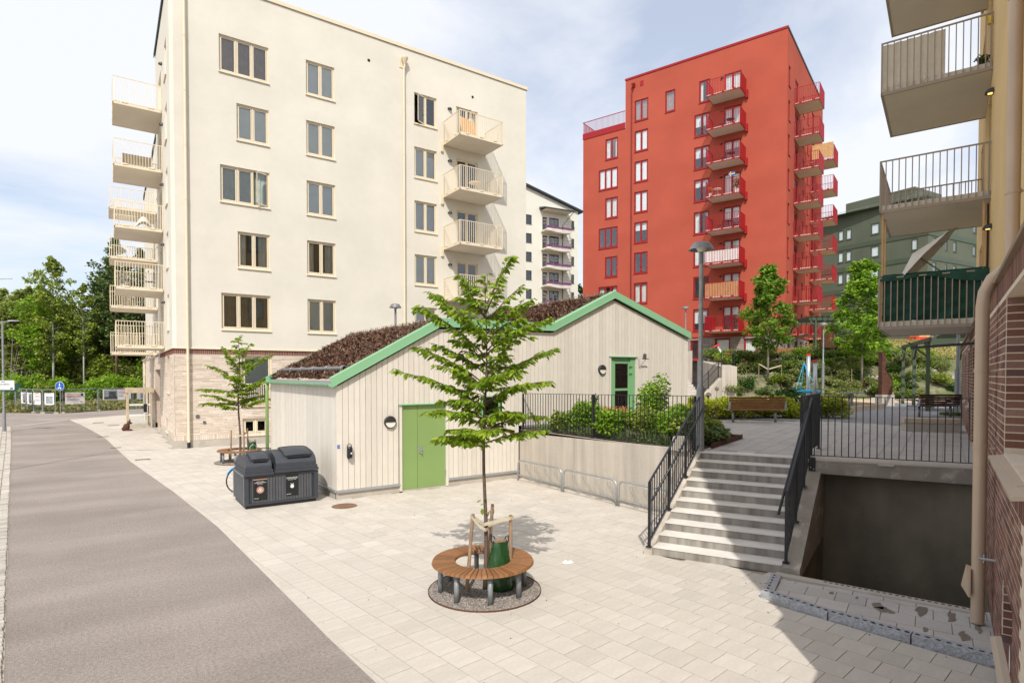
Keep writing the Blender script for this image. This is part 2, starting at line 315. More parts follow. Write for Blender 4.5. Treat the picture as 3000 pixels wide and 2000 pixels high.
def thing(name, label, cat, loc=(0, 0, 0), group=None):
    o = bpy.data.objects.new(name, None); COL.objects.link(o); o.location = loc; o.empty_display_size = .2
    ORG[o.name] = np.array(loc, float); o['label'] = label; o['category'] = cat
    if group: o['group'] = group
    return o
def copy_tree(o, parent=None):
    c = o.copy(); COL.objects.link(c); ORG[c.name] = org(o)
    if parent: c.parent = parent
    for ch in list(o.children): copy_tree(ch, c)
    return c
def dup(o, loc, rot=0, label=None, scale=None):
    c = copy_tree(o); c.location = loc; c.rotation_euler = (0, 0, rot)
    if scale: c.scale = scale
    if label: c['label'] = label
    return c
LEAF_T = np.array([(0, 0, 0), (.26, .30, -.10), (.20, .72, -.16), (0, 1, -.28), (-.20, .72, -.16), (-.26, .30, -.10), (0, .45, 0)])
LEAF_F = [(0, 1, 6), (1, 2, 6), (2, 3, 6), (3, 4, 6), (4, 5, 6), (5, 0, 6)]
RH_T = np.array([(0, 0, 0), (.38, .5, -.05), (0, 1, -.08), (-.38, .5, -.05)]); RH_F = [(0, 1, 2, 3)]
def orient(d, up):
    y = d / (np.linalg.norm(d, axis=1, keepdims=True) + 1e-9); x = np.cross(y, up); x /= np.linalg.norm(x, axis=1, keepdims=True) + 1e-9
    return np.stack([x, y, np.cross(x, y)], 1)
def leafset(P, size, droop=.3, T=RH_T, F=RH_F, D=None, jitter=1., sv=(.7, 1.25)):
    n = len(P); d = RNG.normal(size=(n, 3)) * jitter
    if D is not None: d = d * .35 + D
    d[:, 2] = d[:, 2] * .5 - droop; up = RNG.normal(size=(n, 3)) * .45 + np.array([0, 0, 1.])
    R = orient(d, up); s = (size * RNG.uniform(*sv, n))[:, None, None]
    return np.einsum('kj,njl->nkl', T, R) * s + P[:, None, :]
def foliage(name, P, size, m, parent, droop=.3, kind='stuff', T=RH_T, F=RH_F, D=None):
    if parent is not None: P = P - org(parent)
    return link(name, npmesh(name, leafset(P, size, droop, T, F, D), F, m), parent, kind=kind)
def clump(c, r, n, shell=.5):
    d = RNG.normal(size=(n, 3)); d /= np.linalg.norm(d, axis=1, keepdims=True)
    return np.array(c) + d * (np.array(r) * (shell + (1 - shell) * RNG.random((n, 1)) ** .6))

# ------------------------------------------------------------------ facade helpers
class Pl:
    """A facade plane in a building frame: side 'F' (front, y=0) or 'L' (left, x=0); a along, d outward, z up."""
    def __init__(s, fr, side, base=0.): s.fr = fr; s.side = side; s.b = base
    def p(s, a, d, z):
        d = d + s.b
        return (a, -d, z) if s.side == 'F' else (-d, a, z)
    def box(s, mb, a0, a1, d0, d1, z0, z1):
        if s.side == 'F': mb.box(a0, a1, -d1 - s.b, -d0 - s.b, z0, z1)
        else: mb.box(-d1 - s.b, -d0 - s.b, a0, a1, z0, z1)
def wall(pl, a0, a1, z0, z1, holes, mb, rev=.16):
    A = sorted({a0, a1, *[h[0] for h in holes], *[h[1] for h in holes]}); Z = sorted({z0, z1, *[h[2] for h in holes], *[h[3] for h in holes]})
    A = [a for a in A if a0 <= a <= a1]; Z = [z for z in Z if z0 <= z <= z1]
    for i in range(len(A) - 1):
        for j in range(len(Z) - 1):
            ac, zc = (A[i] + A[i + 1]) / 2, (Z[j] + Z[j + 1]) / 2
            if any(h[0] < ac < h[1] and h[2] < zc < h[3] for h in holes): continue
            mb.quad(pl.p(A[i], 0, Z[j]), pl.p(A[i + 1], 0, Z[j]), pl.p(A[i + 1], 0, Z[j + 1]), pl.p(A[i], 0, Z[j + 1]))
    for h in holes:
        b0, b1, y0, y1 = h[:4]
        mb.quad(pl.p(b0, 0, y0), pl.p(b0, -rev, y0), pl.p(b0, -rev, y1), pl.p(b0, 0, y1)); mb.quad(pl.p(b1, 0, y0), pl.p(b1, -rev, y0), pl.p(b1, -rev, y1), pl.p(b1, 0, y1))
        mb.quad(pl.p(b0, 0, y1), pl.p(b1, 0, y1), pl.p(b1, -rev, y1), pl.p(b0, -rev, y1)); mb.quad(pl.p(b0, 0, y0), pl.p(b1, 0, y0), pl.p(b1, -rev, y0), pl.p(b0, -rev, y0))
def window(par, pl, a0, a1, z0, z1, n, fm, cur='blind', rec=.07, fw=.055, sillm=None, gm='glass', opened=None, name='window'):
    mb = MB(pl.fr); d1, d0 = -rec, -rec - .07
    pl.box(mb, a0, a1, d0, d1, z0, z0 + fw); pl.box(mb, a0, a1, d0, d1, z1 - fw, z1)
    pl.box(mb, a0, a0 + fw, d0, d1 - .001, z0 + fw, z1 - fw); pl.box(mb, a1 - fw, a1, d0, d1 - .001, z0 + fw, z1 - fw)
    w = (a1 - a0 - 2 * fw) / n; mull = fw * .9
    for i in range(1, n): pl.box(mb, a0 + fw + w * i - mull / 2, a0 + fw + w * i + mull / 2, d0, d1 + .004, z0 + fw, z1 - fw)
    fr = mb.build(name, fm, par)
    sm = MB(pl.fr); s_ = .045
    sb = MB(pl.fr); sb.hexa([pl.p(a0 - .03, -rec, z0 - .05), pl.p(a1 + .03, -rec, z0 - .05), pl.p(a1 + .03, .055, z0 - .075), pl.p(a0 - .03, .055, z0 - .075)],
            [pl.p(a0 - .03, -rec, z0 - .001), pl.p(a1 + .03, -rec, z0 - .001), pl.p(a1 + .03, .055, z0 - .03), pl.p(a0 - .03, .055, z0 - .03)]); sb.build('sill', sillm or fm, fr)
    for i in range(n):
        b0 = a0 + fw + w * i + .012 + (mull / 2 if i else 0); b1 = a0 + fw + w * (i + 1) - .012 - (mull / 2 if i < n - 1 else 0); y0, y1 = z0 + fw + .012, z1 - fw - .012
        sh = MB(pl.fr); e0, e1 = d0 + .01, d1 - .012
        if opened == i:
            ang = .5; cx, sx = cos(ang), sin(ang)
            def q(a, d, z): return pl.p(b1 - (b1 - a) * cx, d + (b1 - a) * sx, z)
            for (u0, u1, v0, v1) in ((b0, b1, y0, y0 + s_), (b0, b1, y1 - s_, y1), (b0, b0 + s_, y0, y1), (b1 - s_, b1, y0, y1)):
                sh.hexa([q(u0, e0, v0), q(u1, e0, v0), q(u1, e1, v0), q(u0, e1, v0)], [q(u0, e0, v1), q(u1, e0, v1), q(u1, e1, v1), q(u0, e1, v1)])
            so_ = sh.build('sash', fm, fr); MB(pl.fr).quad(q(b0 + s_, -rec - .03, y0 + s_), q(b1 - s_, -rec - .03, y0 + s_), q(b1 - s_, -rec - .03, y1 - s_), q(b0 + s_, -rec - .03, y1 - s_)).build('pane', gm, fr); continue
        pl.box(sh, b0, b1, e0, e1, y0, y0 + s_); pl.box(sh, b0, b1, e0, e1, y1 - s_, y1); pl.box(sh, b0, b0 + s_, e0, e1, y0 + s_, y1 - s_); pl.box(sh, b1 - s_, b1, e0, e1, y0 + s_, y1 - s_)
        sm.v += sh.v; sm.f += [tuple(k + sm.n for k in f) for f in sh.f]; sm.n += sh.n
        g = MB(pl.fr); g.quad(pl.p(b0 + s_, -rec - .03, y0 + s_), pl.p(b1 - s_, -rec - .03, y0 + s_), pl.p(b1 - s_, -rec - .03, y1 - s_), pl.p(b0 + s_, -rec - .03, y1 - s_)); g.build('pane', gm, fr)
    if sm.n: sm.build('sash', fm, fr)
    r = MB(pl.fr); D = -rec - .9; i0 = -rec - .08
    P = [pl.p(a, d, z) for a, d, z in ((a0, i0, z0), (a1, i0, z0), (a1, D, z0), (a0, D, z0), (a0, i0, z1), (a1, i0, z1), (a1, D, z1), (a0, D, z1))]
    r.add(P, [(0, 1, 2, 3), (4, 5, 6, 7), (1, 2, 6, 5), (2, 3, 7, 6), (3, 0, 4, 7)]); r.build('interior', 'room', fr)
    if cur and cur != 'none':
        c = MB(pl.fr); dc = -rec - .15
        if cur.startswith('blind'):
            c.quad(pl.p(a0 + .03, dc + .05, z0), pl.p(a1 - .03, dc + .05, z0), pl.p(a1 - .03, dc + .05, z1), pl.p(a0 + .03, dc + .05, z1)); c.build('blind', cur, fr)
        elif cur == 'half':
            h = z0 + (z1 - z0) * random.uniform(.25, .7); c.quad(pl.p(a0 + .03, dc, h), pl.p(a1 - .03, dc, h), pl.p(a1 - .03, dc, z1), pl.p(a0 + .03, dc, z1)); c.build('blind', 'blind_white', fr)
        else:
            part_ = cur.endswith('_part'); cm = cur.replace('_part', ''); ph = random.random() * 6
            spans = [(a0, a1)] if not part_ else [(a0 + .02, a0 + (a1 - a0) * .27), (a1 - (a1 - a0) * .33, a1 - .02)]
            for (u0, u1) in spans:
                k = max(8, int((u1 - u0) * 22))
                def fn(u, v):
                    a = u0 + (u1 - u0) * u
                    return pl.p(a, dc - .03 + .028 * sin(a * 38 + ph) + .012 * sin(a * 91), z0 + (z1 - z0) * v)
                c.grid(fn, k, 2)
            c.build('curtain', cm, fr, smooth=True)
    return fr
def balcony(par, pl, a0, a1, z, dep, cm, sm='soffit', th=.17, rail=1.28, sp=.115, indiv=False, ledge=None, bw=.012, vis=('near', 'front', 'far')):
    s = MB(pl.fr); pl.box(s, a0 + .05, a1 - .05, 0, dep - .05, z + .015, z + th - .01); sl = s.build('balcony', ledge or sm, par)
    e = MB(pl.fr)
    for b in ((a0, a1, dep - .05, dep, z, z + .07), (a0, a0 + .05, -.0, dep - .05, z, z + .07), (a1 - .05, a1, -.0, dep - .05, z, z + .07)): pl.box(e, *b)
    e.build('edge_beam', cm, sl)
    so_ = MB(pl.fr); so_.quad(pl.p(a0 + .055, .01, z + .011), pl.p(a1 - .055, .01, z + .011), pl.p(a1 - .055, dep - .055, z + .011), pl.p(a0 + .055, dep - .055, z + .011)); so_.build('soffit', sm, sl)
    r = MB(pl.fr); zt = z + rail; h = .016
    pl.box(r, a0, a1, dep - .035, dep, zt - .03, zt); pl.box(r, a0, a0 + .035, 0, dep - .035, zt - .03, zt); pl.box(r, a1 - .035, a1, 0, dep - .035, zt - .03, zt)
    zb = z + th + .06
    for a in (a0, a1 - .035): pl.box(r, a, a + .035, dep - .035, dep, z, zt - .03); pl.box(r, a, a + .03, .02, .05, z, zt - .03)
    r.build('rail_frame', cm, sl)
    bal = []
    n = int((a1 - a0) / sp)
    for i in range(1, n): a = a0 + (a1 - a0) * i / n; bal.append((a, dep - .018))
    n = int(dep / sp)
    for i in range(1, n):
        d = dep * i / n; bal.append((a0 + .018, d)); bal.append((a1 - .018, d))
    if indiv:
        q = MB(pl.fr); pl.box(q, -bw, bw, -bw, bw, z + .02, zt - .03); me = q.mesh('baluster', cm, np.array(pl.fr(pl.p(0, 0, 0))))
        # baluster meshes share data: origin moved to its foot
        for a, d in bal:
            o = bpy.data.objects.new('baluster', me); COL.objects.link(o); o.parent = sl; o.location = np.array(pl.fr(pl.p(a, d, 0))) - org(sl); ORG[o.name] = org(sl)
    else:
        q = MB(pl.fr)
        for a, d in bal: pl.box(q, a - bw, a + bw, d - bw, d + bw, z + .02, zt - .03)
        q.build('balusters', cm, sl)
    k = MB(pl.fr)
    for a in np.linspace(a0 + .5, a1 - .5, 3): pl.box(k, a - .1, a + .1, dep - .06, dep + .012, z + .1, z + .17)
    for d in (.45, dep - .45): pl.box(k, a0 - .012, a0 + .03, d - .1, d + .1, z + .1, z + .17)
    k.build('bracket', cm, sl)
    return sl
def wall_lamp(par, pl, a, z, m='black'):
    mb = MB(pl.fr); V = []; F = []; n = 10; R = .13
    pts = []
    for j in range(5):
        th = j / 4 * pi / 2
        for i in range(n + 1):
            ph = pi * i / n; pts.append(pl.p(a + R * cos(th) * cos(ph) * (1), .01 + R * 1.2 * cos(th) * sin(ph), z + R * .9 * sin(th)))
    for j in range(4):
        for i in range(n): F.append((j * (n + 1) + i, j * (n + 1) + i + 1, (j + 1) * (n + 1) + i + 1, (j + 1) * (n + 1) + i))
    F.append(tuple(range(n + 1))); mb.add(pts, F); return mb.build('wall_lamp', m, par, smooth=False)
def text(s, size, m, fr, at, parent, right=(1, 0, 0), up=(0, 0, 1), name='lettering', ext=.002, align='CENTER'):
    cu = bpy.data.curves.new('t', 'FONT'); cu.body = s; cu.size = size; cu.align_x = align; cu.align_y = 'CENTER'
    o = bpy.data.objects.new('t', cu); me = bpy.data.meshes.new_from_object(o); bpy.data.objects.remove(o); bpy.data.curves.remove(cu)
    n = len(me.vertices); c = np.zeros(n * 3); me.vertices.foreach_get('co', c); c = c.reshape(-1, 3)
    R = np.array(right, float); Uv = np.array(up, float); Nn = np.cross(R, Uv)
    w_ = fr(np.array(at) + c[:, :1] * R + c[:, 1:2] * Uv + Nn * ext) - (org(parent) if parent else 0)
    me.vertices.foreach_set('co', w_.reshape(-1)); me.materials.clear(); me.materials.append(K[m]); me.update(); return link(name, me, parent)
def disc(mb, c, r, right, up, n=20):
    R, U_ = np.array(right, float), np.array(up, float); mb.quad(*[np.array(c) + R * r * cos(2 * pi * k / n) + U_ * r * sin(2 * pi * k / n) for k in range(n)])
def clip_poly(poly, a, b):
    """keep the part left of a->b"""
    out_ = []; n = len(poly); f = lambda p: (b[0] - a[0]) * (p[1] - a[1]) - (b[1] - a[1]) * (p[0] - a[0])
    for i in range(n):
        p, q = poly[i], poly[(i + 1) % n]; fp, fq = f(p), f(q)
        if fp >= 0: out_.append(p)
        if fp * fq < 0: t = fp / (fp - fq); out_.append((p[0] + (q[0] - p[0]) * t, p[1] + (q[1] - p[1]) * t))
    return out_
def inside(p, poly):
    c = False; n = len(poly)
    for i in range(n):
        a, b = poly[i], poly[(i + 1) % n]
        if (a[1] > p[1]) != (b[1] > p[1]) and p[0] < (b[0] - a[0]) * (p[1] - a[1]) / (b[1] - a[1]) + a[0]: c = not c
    return c
UH = radians(18.6); UX = np.array([cos(UH), sin(UH), 0]); VX = np.array([-sin(UH), cos(UH), 0])
FWD = np.array([cos(HEAD), sin(HEAD), 0]); RGT = np.array([sin(HEAD), -cos(HEAD), 0])
def DL(dep, lat, z=0.): return FWD * dep + RGT * lat + np.array([0, 0, z])
def inview(p, m=.6):
    d = p @ FWD; l = p @ RGT
    return d > 4.6 and abs(l) < .92 * d + m
BOX_T = np.array([(-.5, -.5, 0), (.5, -.5, 0), (.5, .5, 0), (-.5, .5, 0), (-.5, -.5, 1), (.5, -.5, 1), (.5, .5, 1), (-.5, .5, 1)], float)
BOX_F = [(4, 5, 6, 7), (0, 1, 5, 4), (1, 2, 6, 5), (2, 3, 7, 6), (3, 0, 4, 7)]
def pieces(parent, name, m, items, T=BOX_T, F=BOX_F, limit=300, stuff=None):
    """items: (pos, angle, (sx,sy,sz)). The nearest ones are objects sharing one mesh, the rest is one joined part."""
    items = sorted(items, key=lambda i: (i[0][0] ** 2 + i[0][1] ** 2 + (i[0][2] - CAMH) ** 2))
    me = bpy.data.meshes.new(name); me.from_pydata(T.tolist(), [], F); me.materials.append(K[m] if isinstance(m, str) else m); o0 = org(parent)
    for p, a, s in items[:limit]:
        o = bpy.data.objects.new(name, me); COL.objects.link(o); o.parent = parent; o.location = np.array(p) - o0; o.rotation_euler = (0, 0, a); o.scale = s; ORG[o.name] = o0
    rest = items[limit:]
    if rest:
        P = np.array([i[0] for i in rest]) - o0; A = np.array([i[1] for i in rest]); S = np.array([i[2] for i in rest])
        V = T[None] * S[:, None]; x = V[..., 0] * np.cos(A)[:, None] - V[..., 1] * np.sin(A)[:, None]; y = V[..., 0] * np.sin(A)[:, None] + V[..., 1] * np.cos(A)[:, None]
        V = np.stack([x, y, V[..., 2]], -1) + P[:, None]
        link(stuff or name + 's', npmesh(name, V, F, m), parent, kind='stuff')

# ================================================================== THE SETTING: ground, road, paving
UVF = Fr(UX * 0 + VX * -.507, 18.6)          # local x = along the right-hand building, y = out from its wall
PIT = (9.86, 13.1, .0, 2.46)                 # u0,u1,v0,v1
g = MB(UVF); R_ = 700
g.quad((-R_, -R_, -.05), (R_, -R_, -.05), (R_, PIT[2], -.05), (-R_, PIT[2], -.05)); g.quad((-R_, PIT[3], -.05), (R_, PIT[3], -.05), (R_, R_, -.05), (-R_, R_, -.05))
g.quad((-R_, PIT[2], -.05), (PIT[0], PIT[2], -.05), (PIT[0], PIT[3], -.05), (-R_, PIT[3], -.05)); g.quad((PIT[1], PIT[2], -.05), (R_, PIT[2], -.05), (R_, PIT[3], -.05), (PIT[1], PIT[3], -.05))
g.build('ground', 'ground', kind='structure')
EDGE = [(2.35, -6), (2.3, 2), (2.21, 5.63), (2.13, 6.86), (2.03, 8.99), (1.82, 13.34), (1.4, 17.98), (.61, 25.22), (-.22, 35.61), (-1.0, 42), (-1.52, 45.85), (-2.0, 49), (-2.35, 51.6)]
FAR = [(1.55, 55.6), (12, 63), (40, 84)]
road = MB(); z = .004
strip = EDGE + FAR; left = [(-60, -6), (-60, 2), (-60, 5.63), (-60, 6.86), (-60, 8.99), (-60, 13.34), (-60, 17.98), (-60, 25.2), (-60, 35.6), (-60, 42), (-60, 45.8), (-60, 49), (-60, 51.6)]
for i in range(len(EDGE) - 1): road.quad((*left[i], z), (*EDGE[i], z), (*EDGE[i + 1], z), (*left[i + 1], z))
road.quad((-60, 51.6, z), (-2.35, 51.6, z), (-3.0, 60.2, z), (-60, 110, z)); road.quad((-2.35, 51.6, z), (1.55, 55.6, z), (3.2, 65.5, z), (-3.0, 60.2, z)); road.quad((1.55, 55.6, z), (40, 84, z), (40, 96, z), (3.2, 65.5, z))
road.build('road', 'asphalt', kind='structure')
k = MB()
for i in range(2, len(EDGE) - 1):
    a, b = EDGE[i], EDGE[i + 1]; k.hexa([(a[0] - .0, a[1], -.02), (a[0] + .035, a[1], -.02), (b[0] + .035, b[1], -.02), (b[0], b[1], -.02)], [(a[0] - .0, a[1], .008), (a[0] + .035, a[1], .008), (b[0] + .035, b[1], .008), (b[0], b[1], .008)])
k.build('edge_strip', 'slab', kind='structure')
bed = MB(UVF); bz = -.02
bed.quad((-30, PIT[3], bz), (60, PIT[3], bz), (60, 60, bz), (-30, 60, bz)); bed.quad((-30, 0, bz), (PIT[0], 0, bz), (PIT[0], PIT[3], bz), (-30, PIT[3], bz))
pav = bed.build('pavement', 'joint', kind='structure', loc=(5, 8, 0))
PAVE = [(x - .24, y) for x, y in EDGE] + [(1.55, 55.6), (2.2, 56), (2.25, 28.6), (9, 28.6), (9, 22), (4.75, 22), (4.75, 14.55), (10.35, 14.55), (10.35, 8.2), (7.85, 6.95), (8.74, 5.06), (7.62, 4.72), (7.62, 3.8), (7.76, 2.9), (7.9, 2.0), (7.6, 1.9), (2, 0), (2.35, -6)]
a97 = radians(97.5); e1 = np.array([cos(a97), sin(a97), 0]); e2 = np.array([sin(a97), -cos(a97), 0]); S_ = .355
its = []
for r in range(-30, 70):
    off = (r % 2) * .5 + random.uniform(-.06, .06)
    for c in range(-20, 175):
        p = e1 * (c + off) * S_ + e2 * r * S_
        if inview(p) and inside((p[0], p[1]), PAVE) and (p[0] - 4.5) ** 2 + (p[1] - 7.2) ** 2 > .62 ** 2:
            its.append(((p[0], p[1], -.03), a97 + random.uniform(-.003, .003), (S_ - .0075, S_ - .0075, .03 + random.uniform(-.0012, .0012))))
pieces(pav, 'paving_slab', 'slab', its, stuff='paving_slabs')
# lower slabs inside the kerb, aligned with the pit
INN = [(7.80, 4.66), (8.45, 4.98), (9.50, 2.72), (9.3, 2.3), (8.0, 1.9), (7.98, 2.2), (7.86, 2.98), (7.74, 3.9)]
bi = MB(); bi.quad(*[(x, y, -.012) for x, y in INN]); apron = bi.build('apron', 'joint', kind='structure', loc=(8.5, 3.5, 0))
its = []; ai = radians(19.7); f1 = np.array([cos(ai), sin(ai), 0]); f2 = np.array([-sin(ai), cos(ai), 0]); n_ = 0
for r in range(-30, 30):
    for c in range(-30, 30):
        o_ = np.array([8.68, 4.61, 0]); p = o_ + f1 * (r * .375) + f2 * ((c + .5 * (r % 2)) * .375)
        sq = [tuple((p + f1 * a * .1835 + f2 * b * .1835)[:2]) for a, b in ((-1, -1), (1, -1), (1, 1), (-1, 1))]
        poly = sq
        CV = [(7.80, 4.66), (7.74, 3.9), (7.86, 2.98), (7.98, 2.2), (8.0, 1.9), (9.62, 2.45), (9.50, 2.74), (8.45, 4.98)]
        for i in range(len(CV)):
            if len(poly) < 3: break
            poly = clip_poly(poly, CV[i], CV[(i + 1) % len(CV)])
        if len(poly) >= 3:
            ar = abs(sum(poly[i][0] * poly[(i + 1) % len(poly)][1] - poly[(i + 1) % len(poly)][0] * poly[i][1] for i in range(len(poly)))) / 2
            if ar > .008: MB().prism(poly, -.02, .012 + random.uniform(0, .002)).build('paving_slab', 'slab_grey', apron)
wp = MB()
for (x, y, rx, ry) in ((8.56, 3.62, .12, .07), (8.48, 3.50, .10, .10), (8.62, 3.92, .05, .02), (8.86, 3.22, .20, .06), (8.98, 2.92, .20, .05), (8.52, 4.22, .06, .025), (8.42, 2.60, .15, .05), (8.25, 2.95, .08, .03), (8.0, 2.5, .04, .16), (8.8, 2.58, .15, .03)):
    wp.quad(*[(x + rx * cos(t) * (1 + .3 * sin(3 * t + x * 9) + .12 * sin(7 * t + y * 20)) * cos(.35) - ry * sin(t) * (1 + .2 * cos(4 * t)) * sin(.35), y + rx * cos(t) * sin(.35) + ry * sin(t) * (1 + .25 * sin(2 * t + y * 7)) * cos(.35), .0165) for t in np.linspace(0, 2 * pi, 22)[:-1]])
wp.build('wet_patches', 'wet', apron)
# kerb of rough granite with drill holes
def kerb(a, b, w, h, label, holes=9, off=.0, z0=-.03):
    a = np.array(a, float); b = np.array(b, float); d = b - a; L = np.linalg.norm(d); d /= L; n = np.array([-d[1], d[0]])
    t = thing('kerb_stone', label, 'kerb', (a[0], a[1], 0), 'granite kerb stones'); mb = MB(); ns = 10
    def fn(u, v):
        x = a + d * (L * u); prof = [(0, z0), (0, h * .5), (0.004, h), (w * .5, h + .004), (w, h), (w, z0)]
        k_ = min(int(v * 5 + .01), 5); q = prof[k_]; x = x + n * (q[0] + (random.uniform(-.008, .008) if k_ < 2 else 0)); return (x[0], x[1], q[1] + (random.uniform(-.004, .004) if k_ else 0))
    mb.grid(fn, ns, 5); 
    for e in (a, b): mb.quad(*[(e[0] + n[0] * q[0], e[1] + n[1] * q[0], q[1]) for q in ((0, z0), (0.004, h), (w, h), (w, z0))])
    mb.build('stone', 'granite', t)
    hb = MB()
    for i in range(holes):
        c = a + d * L * (i + .5) / holes + n * (w * .38); hb.quad(*[(c[0] + .028 * cos(q) * d[0] + .017 * sin(q) * n[0], c[1] + .028 * cos(q) * d[1] + .017 * sin(q) * n[1], h + .007) for q in np.linspace(0, 2 * pi, 13)[:-1]])
    hb.build('drill_holes', 'dark', t, kind='stuff')
kerb((7.55, 4.72), (7.565, 3.80), .15, .10, 'granite kerb stone at the outer corner nearest the stair foot', 10)
kerb((7.57, 3.785), (7.705, 2.91), .15, .10, 'middle granite kerb stone of the row in front of the pit', 10)
kerb((7.71, 2.895), (7.90, 1.93), .15, .10, 'granite kerb stone ending against the brick wall', 10)
kerb((8.50, 5.14), (7.56, 4.73), .15, .04, 'short drilled granite kerb stone running to the stair foot', 8)
# drain, manhole, bits on the ground
t = thing('manhole_cover', 'round rusty cast iron manhole cover set in the paving by the shed corner', 'manhole cover', (4.62, 13.75, 0))
MB().lathe([(0, .008), (.27, .008), (.3, .004), (.3, -.01)], (4.62, 13.75, 0), 32).build('lid', 'manhole', t)
rr_ = MB()
for r in (.09, .17, .25): rr_.lathe([(r, .006), (r, .013), (r + .02, .013), (r + .02, .006)], (4.62, 13.75, 0), 32)
rr_.build('rib', 'manhole', t)
for (x, y, sx, sy, lab) in ((-.3, 36.2, .5, .25, 'rusty drain grate nearest the cream building corner by the road edge'), (1.0, 25.6, .5, .22, 'rusty drain grate in the paving between the road and the waste bins'), (-.6, 47.0, .6, .5, 'rusty drain cover in the far paving near the road bend'), (.2, 44.0, .6, .4, 'rusty drain cover in front of the glass vestibule'), (.2, 30.4, .4, .2, 'small rusty drain cover beside the road edge')):
    t = thing('drain_cover', lab, 'drain cover', (x, y, 0), 'drain covers in the paving'); mb = MB(); mb.box(x - sx / 2, x + sx / 2, y - sy / 2, y + sy / 2, -.01, .008); mb.build('cover', 'manhole', t)
    mb = MB()
    for i in range(5): mb.box(x - sx / 2 + .04 + i * sx / 5.5, x - sx / 2 + .08 + i * sx / 5.5, y - sy / 2 + .03, y + sy / 2 - .03, .008, .014)
    mb.build('grate_bars', 'dark', t)
mb = MB(); PX, PY = 6.28, 7.45
mb.add([(PX + .75 * a, PY + .75 * b, .75 * c + .002) for a, b, c in ((-.10, .05, .004), (-.03, .01, .075), (.02, -.01, .02), (.07, -.04, .06), (.13, -.09, .004), (.08, .07, .004), (-.05, -.07, .004))], [(0, 1, 6), (1, 2, 6), (2, 3, 6), (3, 4, 6), (0, 5, 1), (1, 5, 2), (2, 5, 3), (3, 5, 4)])
mb.build('paper_tissue', 'paper', loc=(PX, PY, 0), label='crumpled white paper tissue lying on the paving right of the round bench', cat='tissue')
P = np.array([(random.uniform(1.8, 10), random.uniform(2.5, 14), .004) for _ in range(260)])
P = P[[inview(p) and inside((p[0], p[1]), PAVE) for p in P]]
link('fallen_leaves', npmesh('fallen_leaves', leafset(P, .022, .0), RH_F, 'soil'), kind='stuff')
# cobbled strip left of the road
cs = MB(); CE = [(-.92, 5), (-.92, 7.8), (-2.08, 19.1), (-3.5, 33), (-4.92, 46.3)]
for i in range(4): a, b = CE[i], CE[i + 1]; cs.quad((a[0] - 3, a[1], .008), (a[0], a[1], .008), (b[0], b[1], .008), (b[0] - 3, b[1], .008))
cst = cs.build('cobble_strip', 'joint', kind='structure', loc=(-1.5, 12, 0)); its = []
for i in range(4):
    a, b = np.array(CE[i]), np.array(CE[i + 1]); d = b - a; L = np.linalg.norm(d); d /= L; n = np.array([-d[1], d[0]]); an = math.atan2(d[1], d[0])
    for j in range(int(L / .135)):
        for r in range(8):
            p = a + d * (j * .135 + random.uniform(-.01, .01)) + n * (.1 + r * .185 + random.uniform(-.008, .008)); p = np.array([p[0], p[1], .0])
            if inview(p, .3): its.append((p, an + random.uniform(-.06, .06), (.122, .172, .03 + random.uniform(0, .012))))
CO_T = BOX_T.copy(); CO_T[4:, :2] *= .86
pieces(cst, 'cobble', 'cobble', its, T=CO_T, stuff='cobbles')
pt = MB(); 
for a, b in (((-4.9, 46.2), (-2.4, 51.4)), ((-6.1, 57.2), (-2.9, 60.0))):
    d = np.array(b) - np.array(a); d = d / np.linalg.norm(d); n = np.array([-d[1], d[0]]) * .13; pt.quad((a[0] - n[0], a[1] - n[1], .010), (b[0] - n[0], b[1] - n[1], .010), (b[0] + n[0], b[1] + n[1], .010), (a[0] + n[0], a[1] + n[1], .010))
pt.build('kerb_line', 'concrete', kind='structure')

# ================================================================== pit, stairs, deck, retaining wall
pm = mat('stained pit concrete with painted shade', (.19, .165, .12), .9, .2, 1.2, .2, 20, streak=((1.5, 1.5, .5), .2), stain=(2.5, .66, (.03, .027, .02), .7)); K['pit'] = pm  # base colour darkened for the pit's deep shade; stain spots lie over it
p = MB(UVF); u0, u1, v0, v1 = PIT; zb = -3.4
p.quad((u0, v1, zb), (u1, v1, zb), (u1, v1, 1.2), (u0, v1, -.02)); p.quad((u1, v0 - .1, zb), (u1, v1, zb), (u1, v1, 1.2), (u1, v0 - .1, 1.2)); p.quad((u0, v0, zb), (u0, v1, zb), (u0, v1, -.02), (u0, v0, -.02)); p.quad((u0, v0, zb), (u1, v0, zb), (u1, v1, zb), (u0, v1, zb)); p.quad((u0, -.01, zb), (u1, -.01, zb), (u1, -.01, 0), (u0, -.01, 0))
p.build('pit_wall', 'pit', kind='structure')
p = MB(UVF); p.box(u0 - .17, u0, .1, 2.62, -.1, .035); pe = p.build('pit_edge', 'concrete', kind='structure')
hb = MB(UVF)
for i in range(24): hb.quad(*[(u0 - .05 + .022 * cos(q), .2 + i * .075 + .026 * sin(q), .0365) for q in np.linspace(0, 2 * pi, 11)[:-1]])
hb.build('drill_holes', 'dark', pe, kind='stuff')
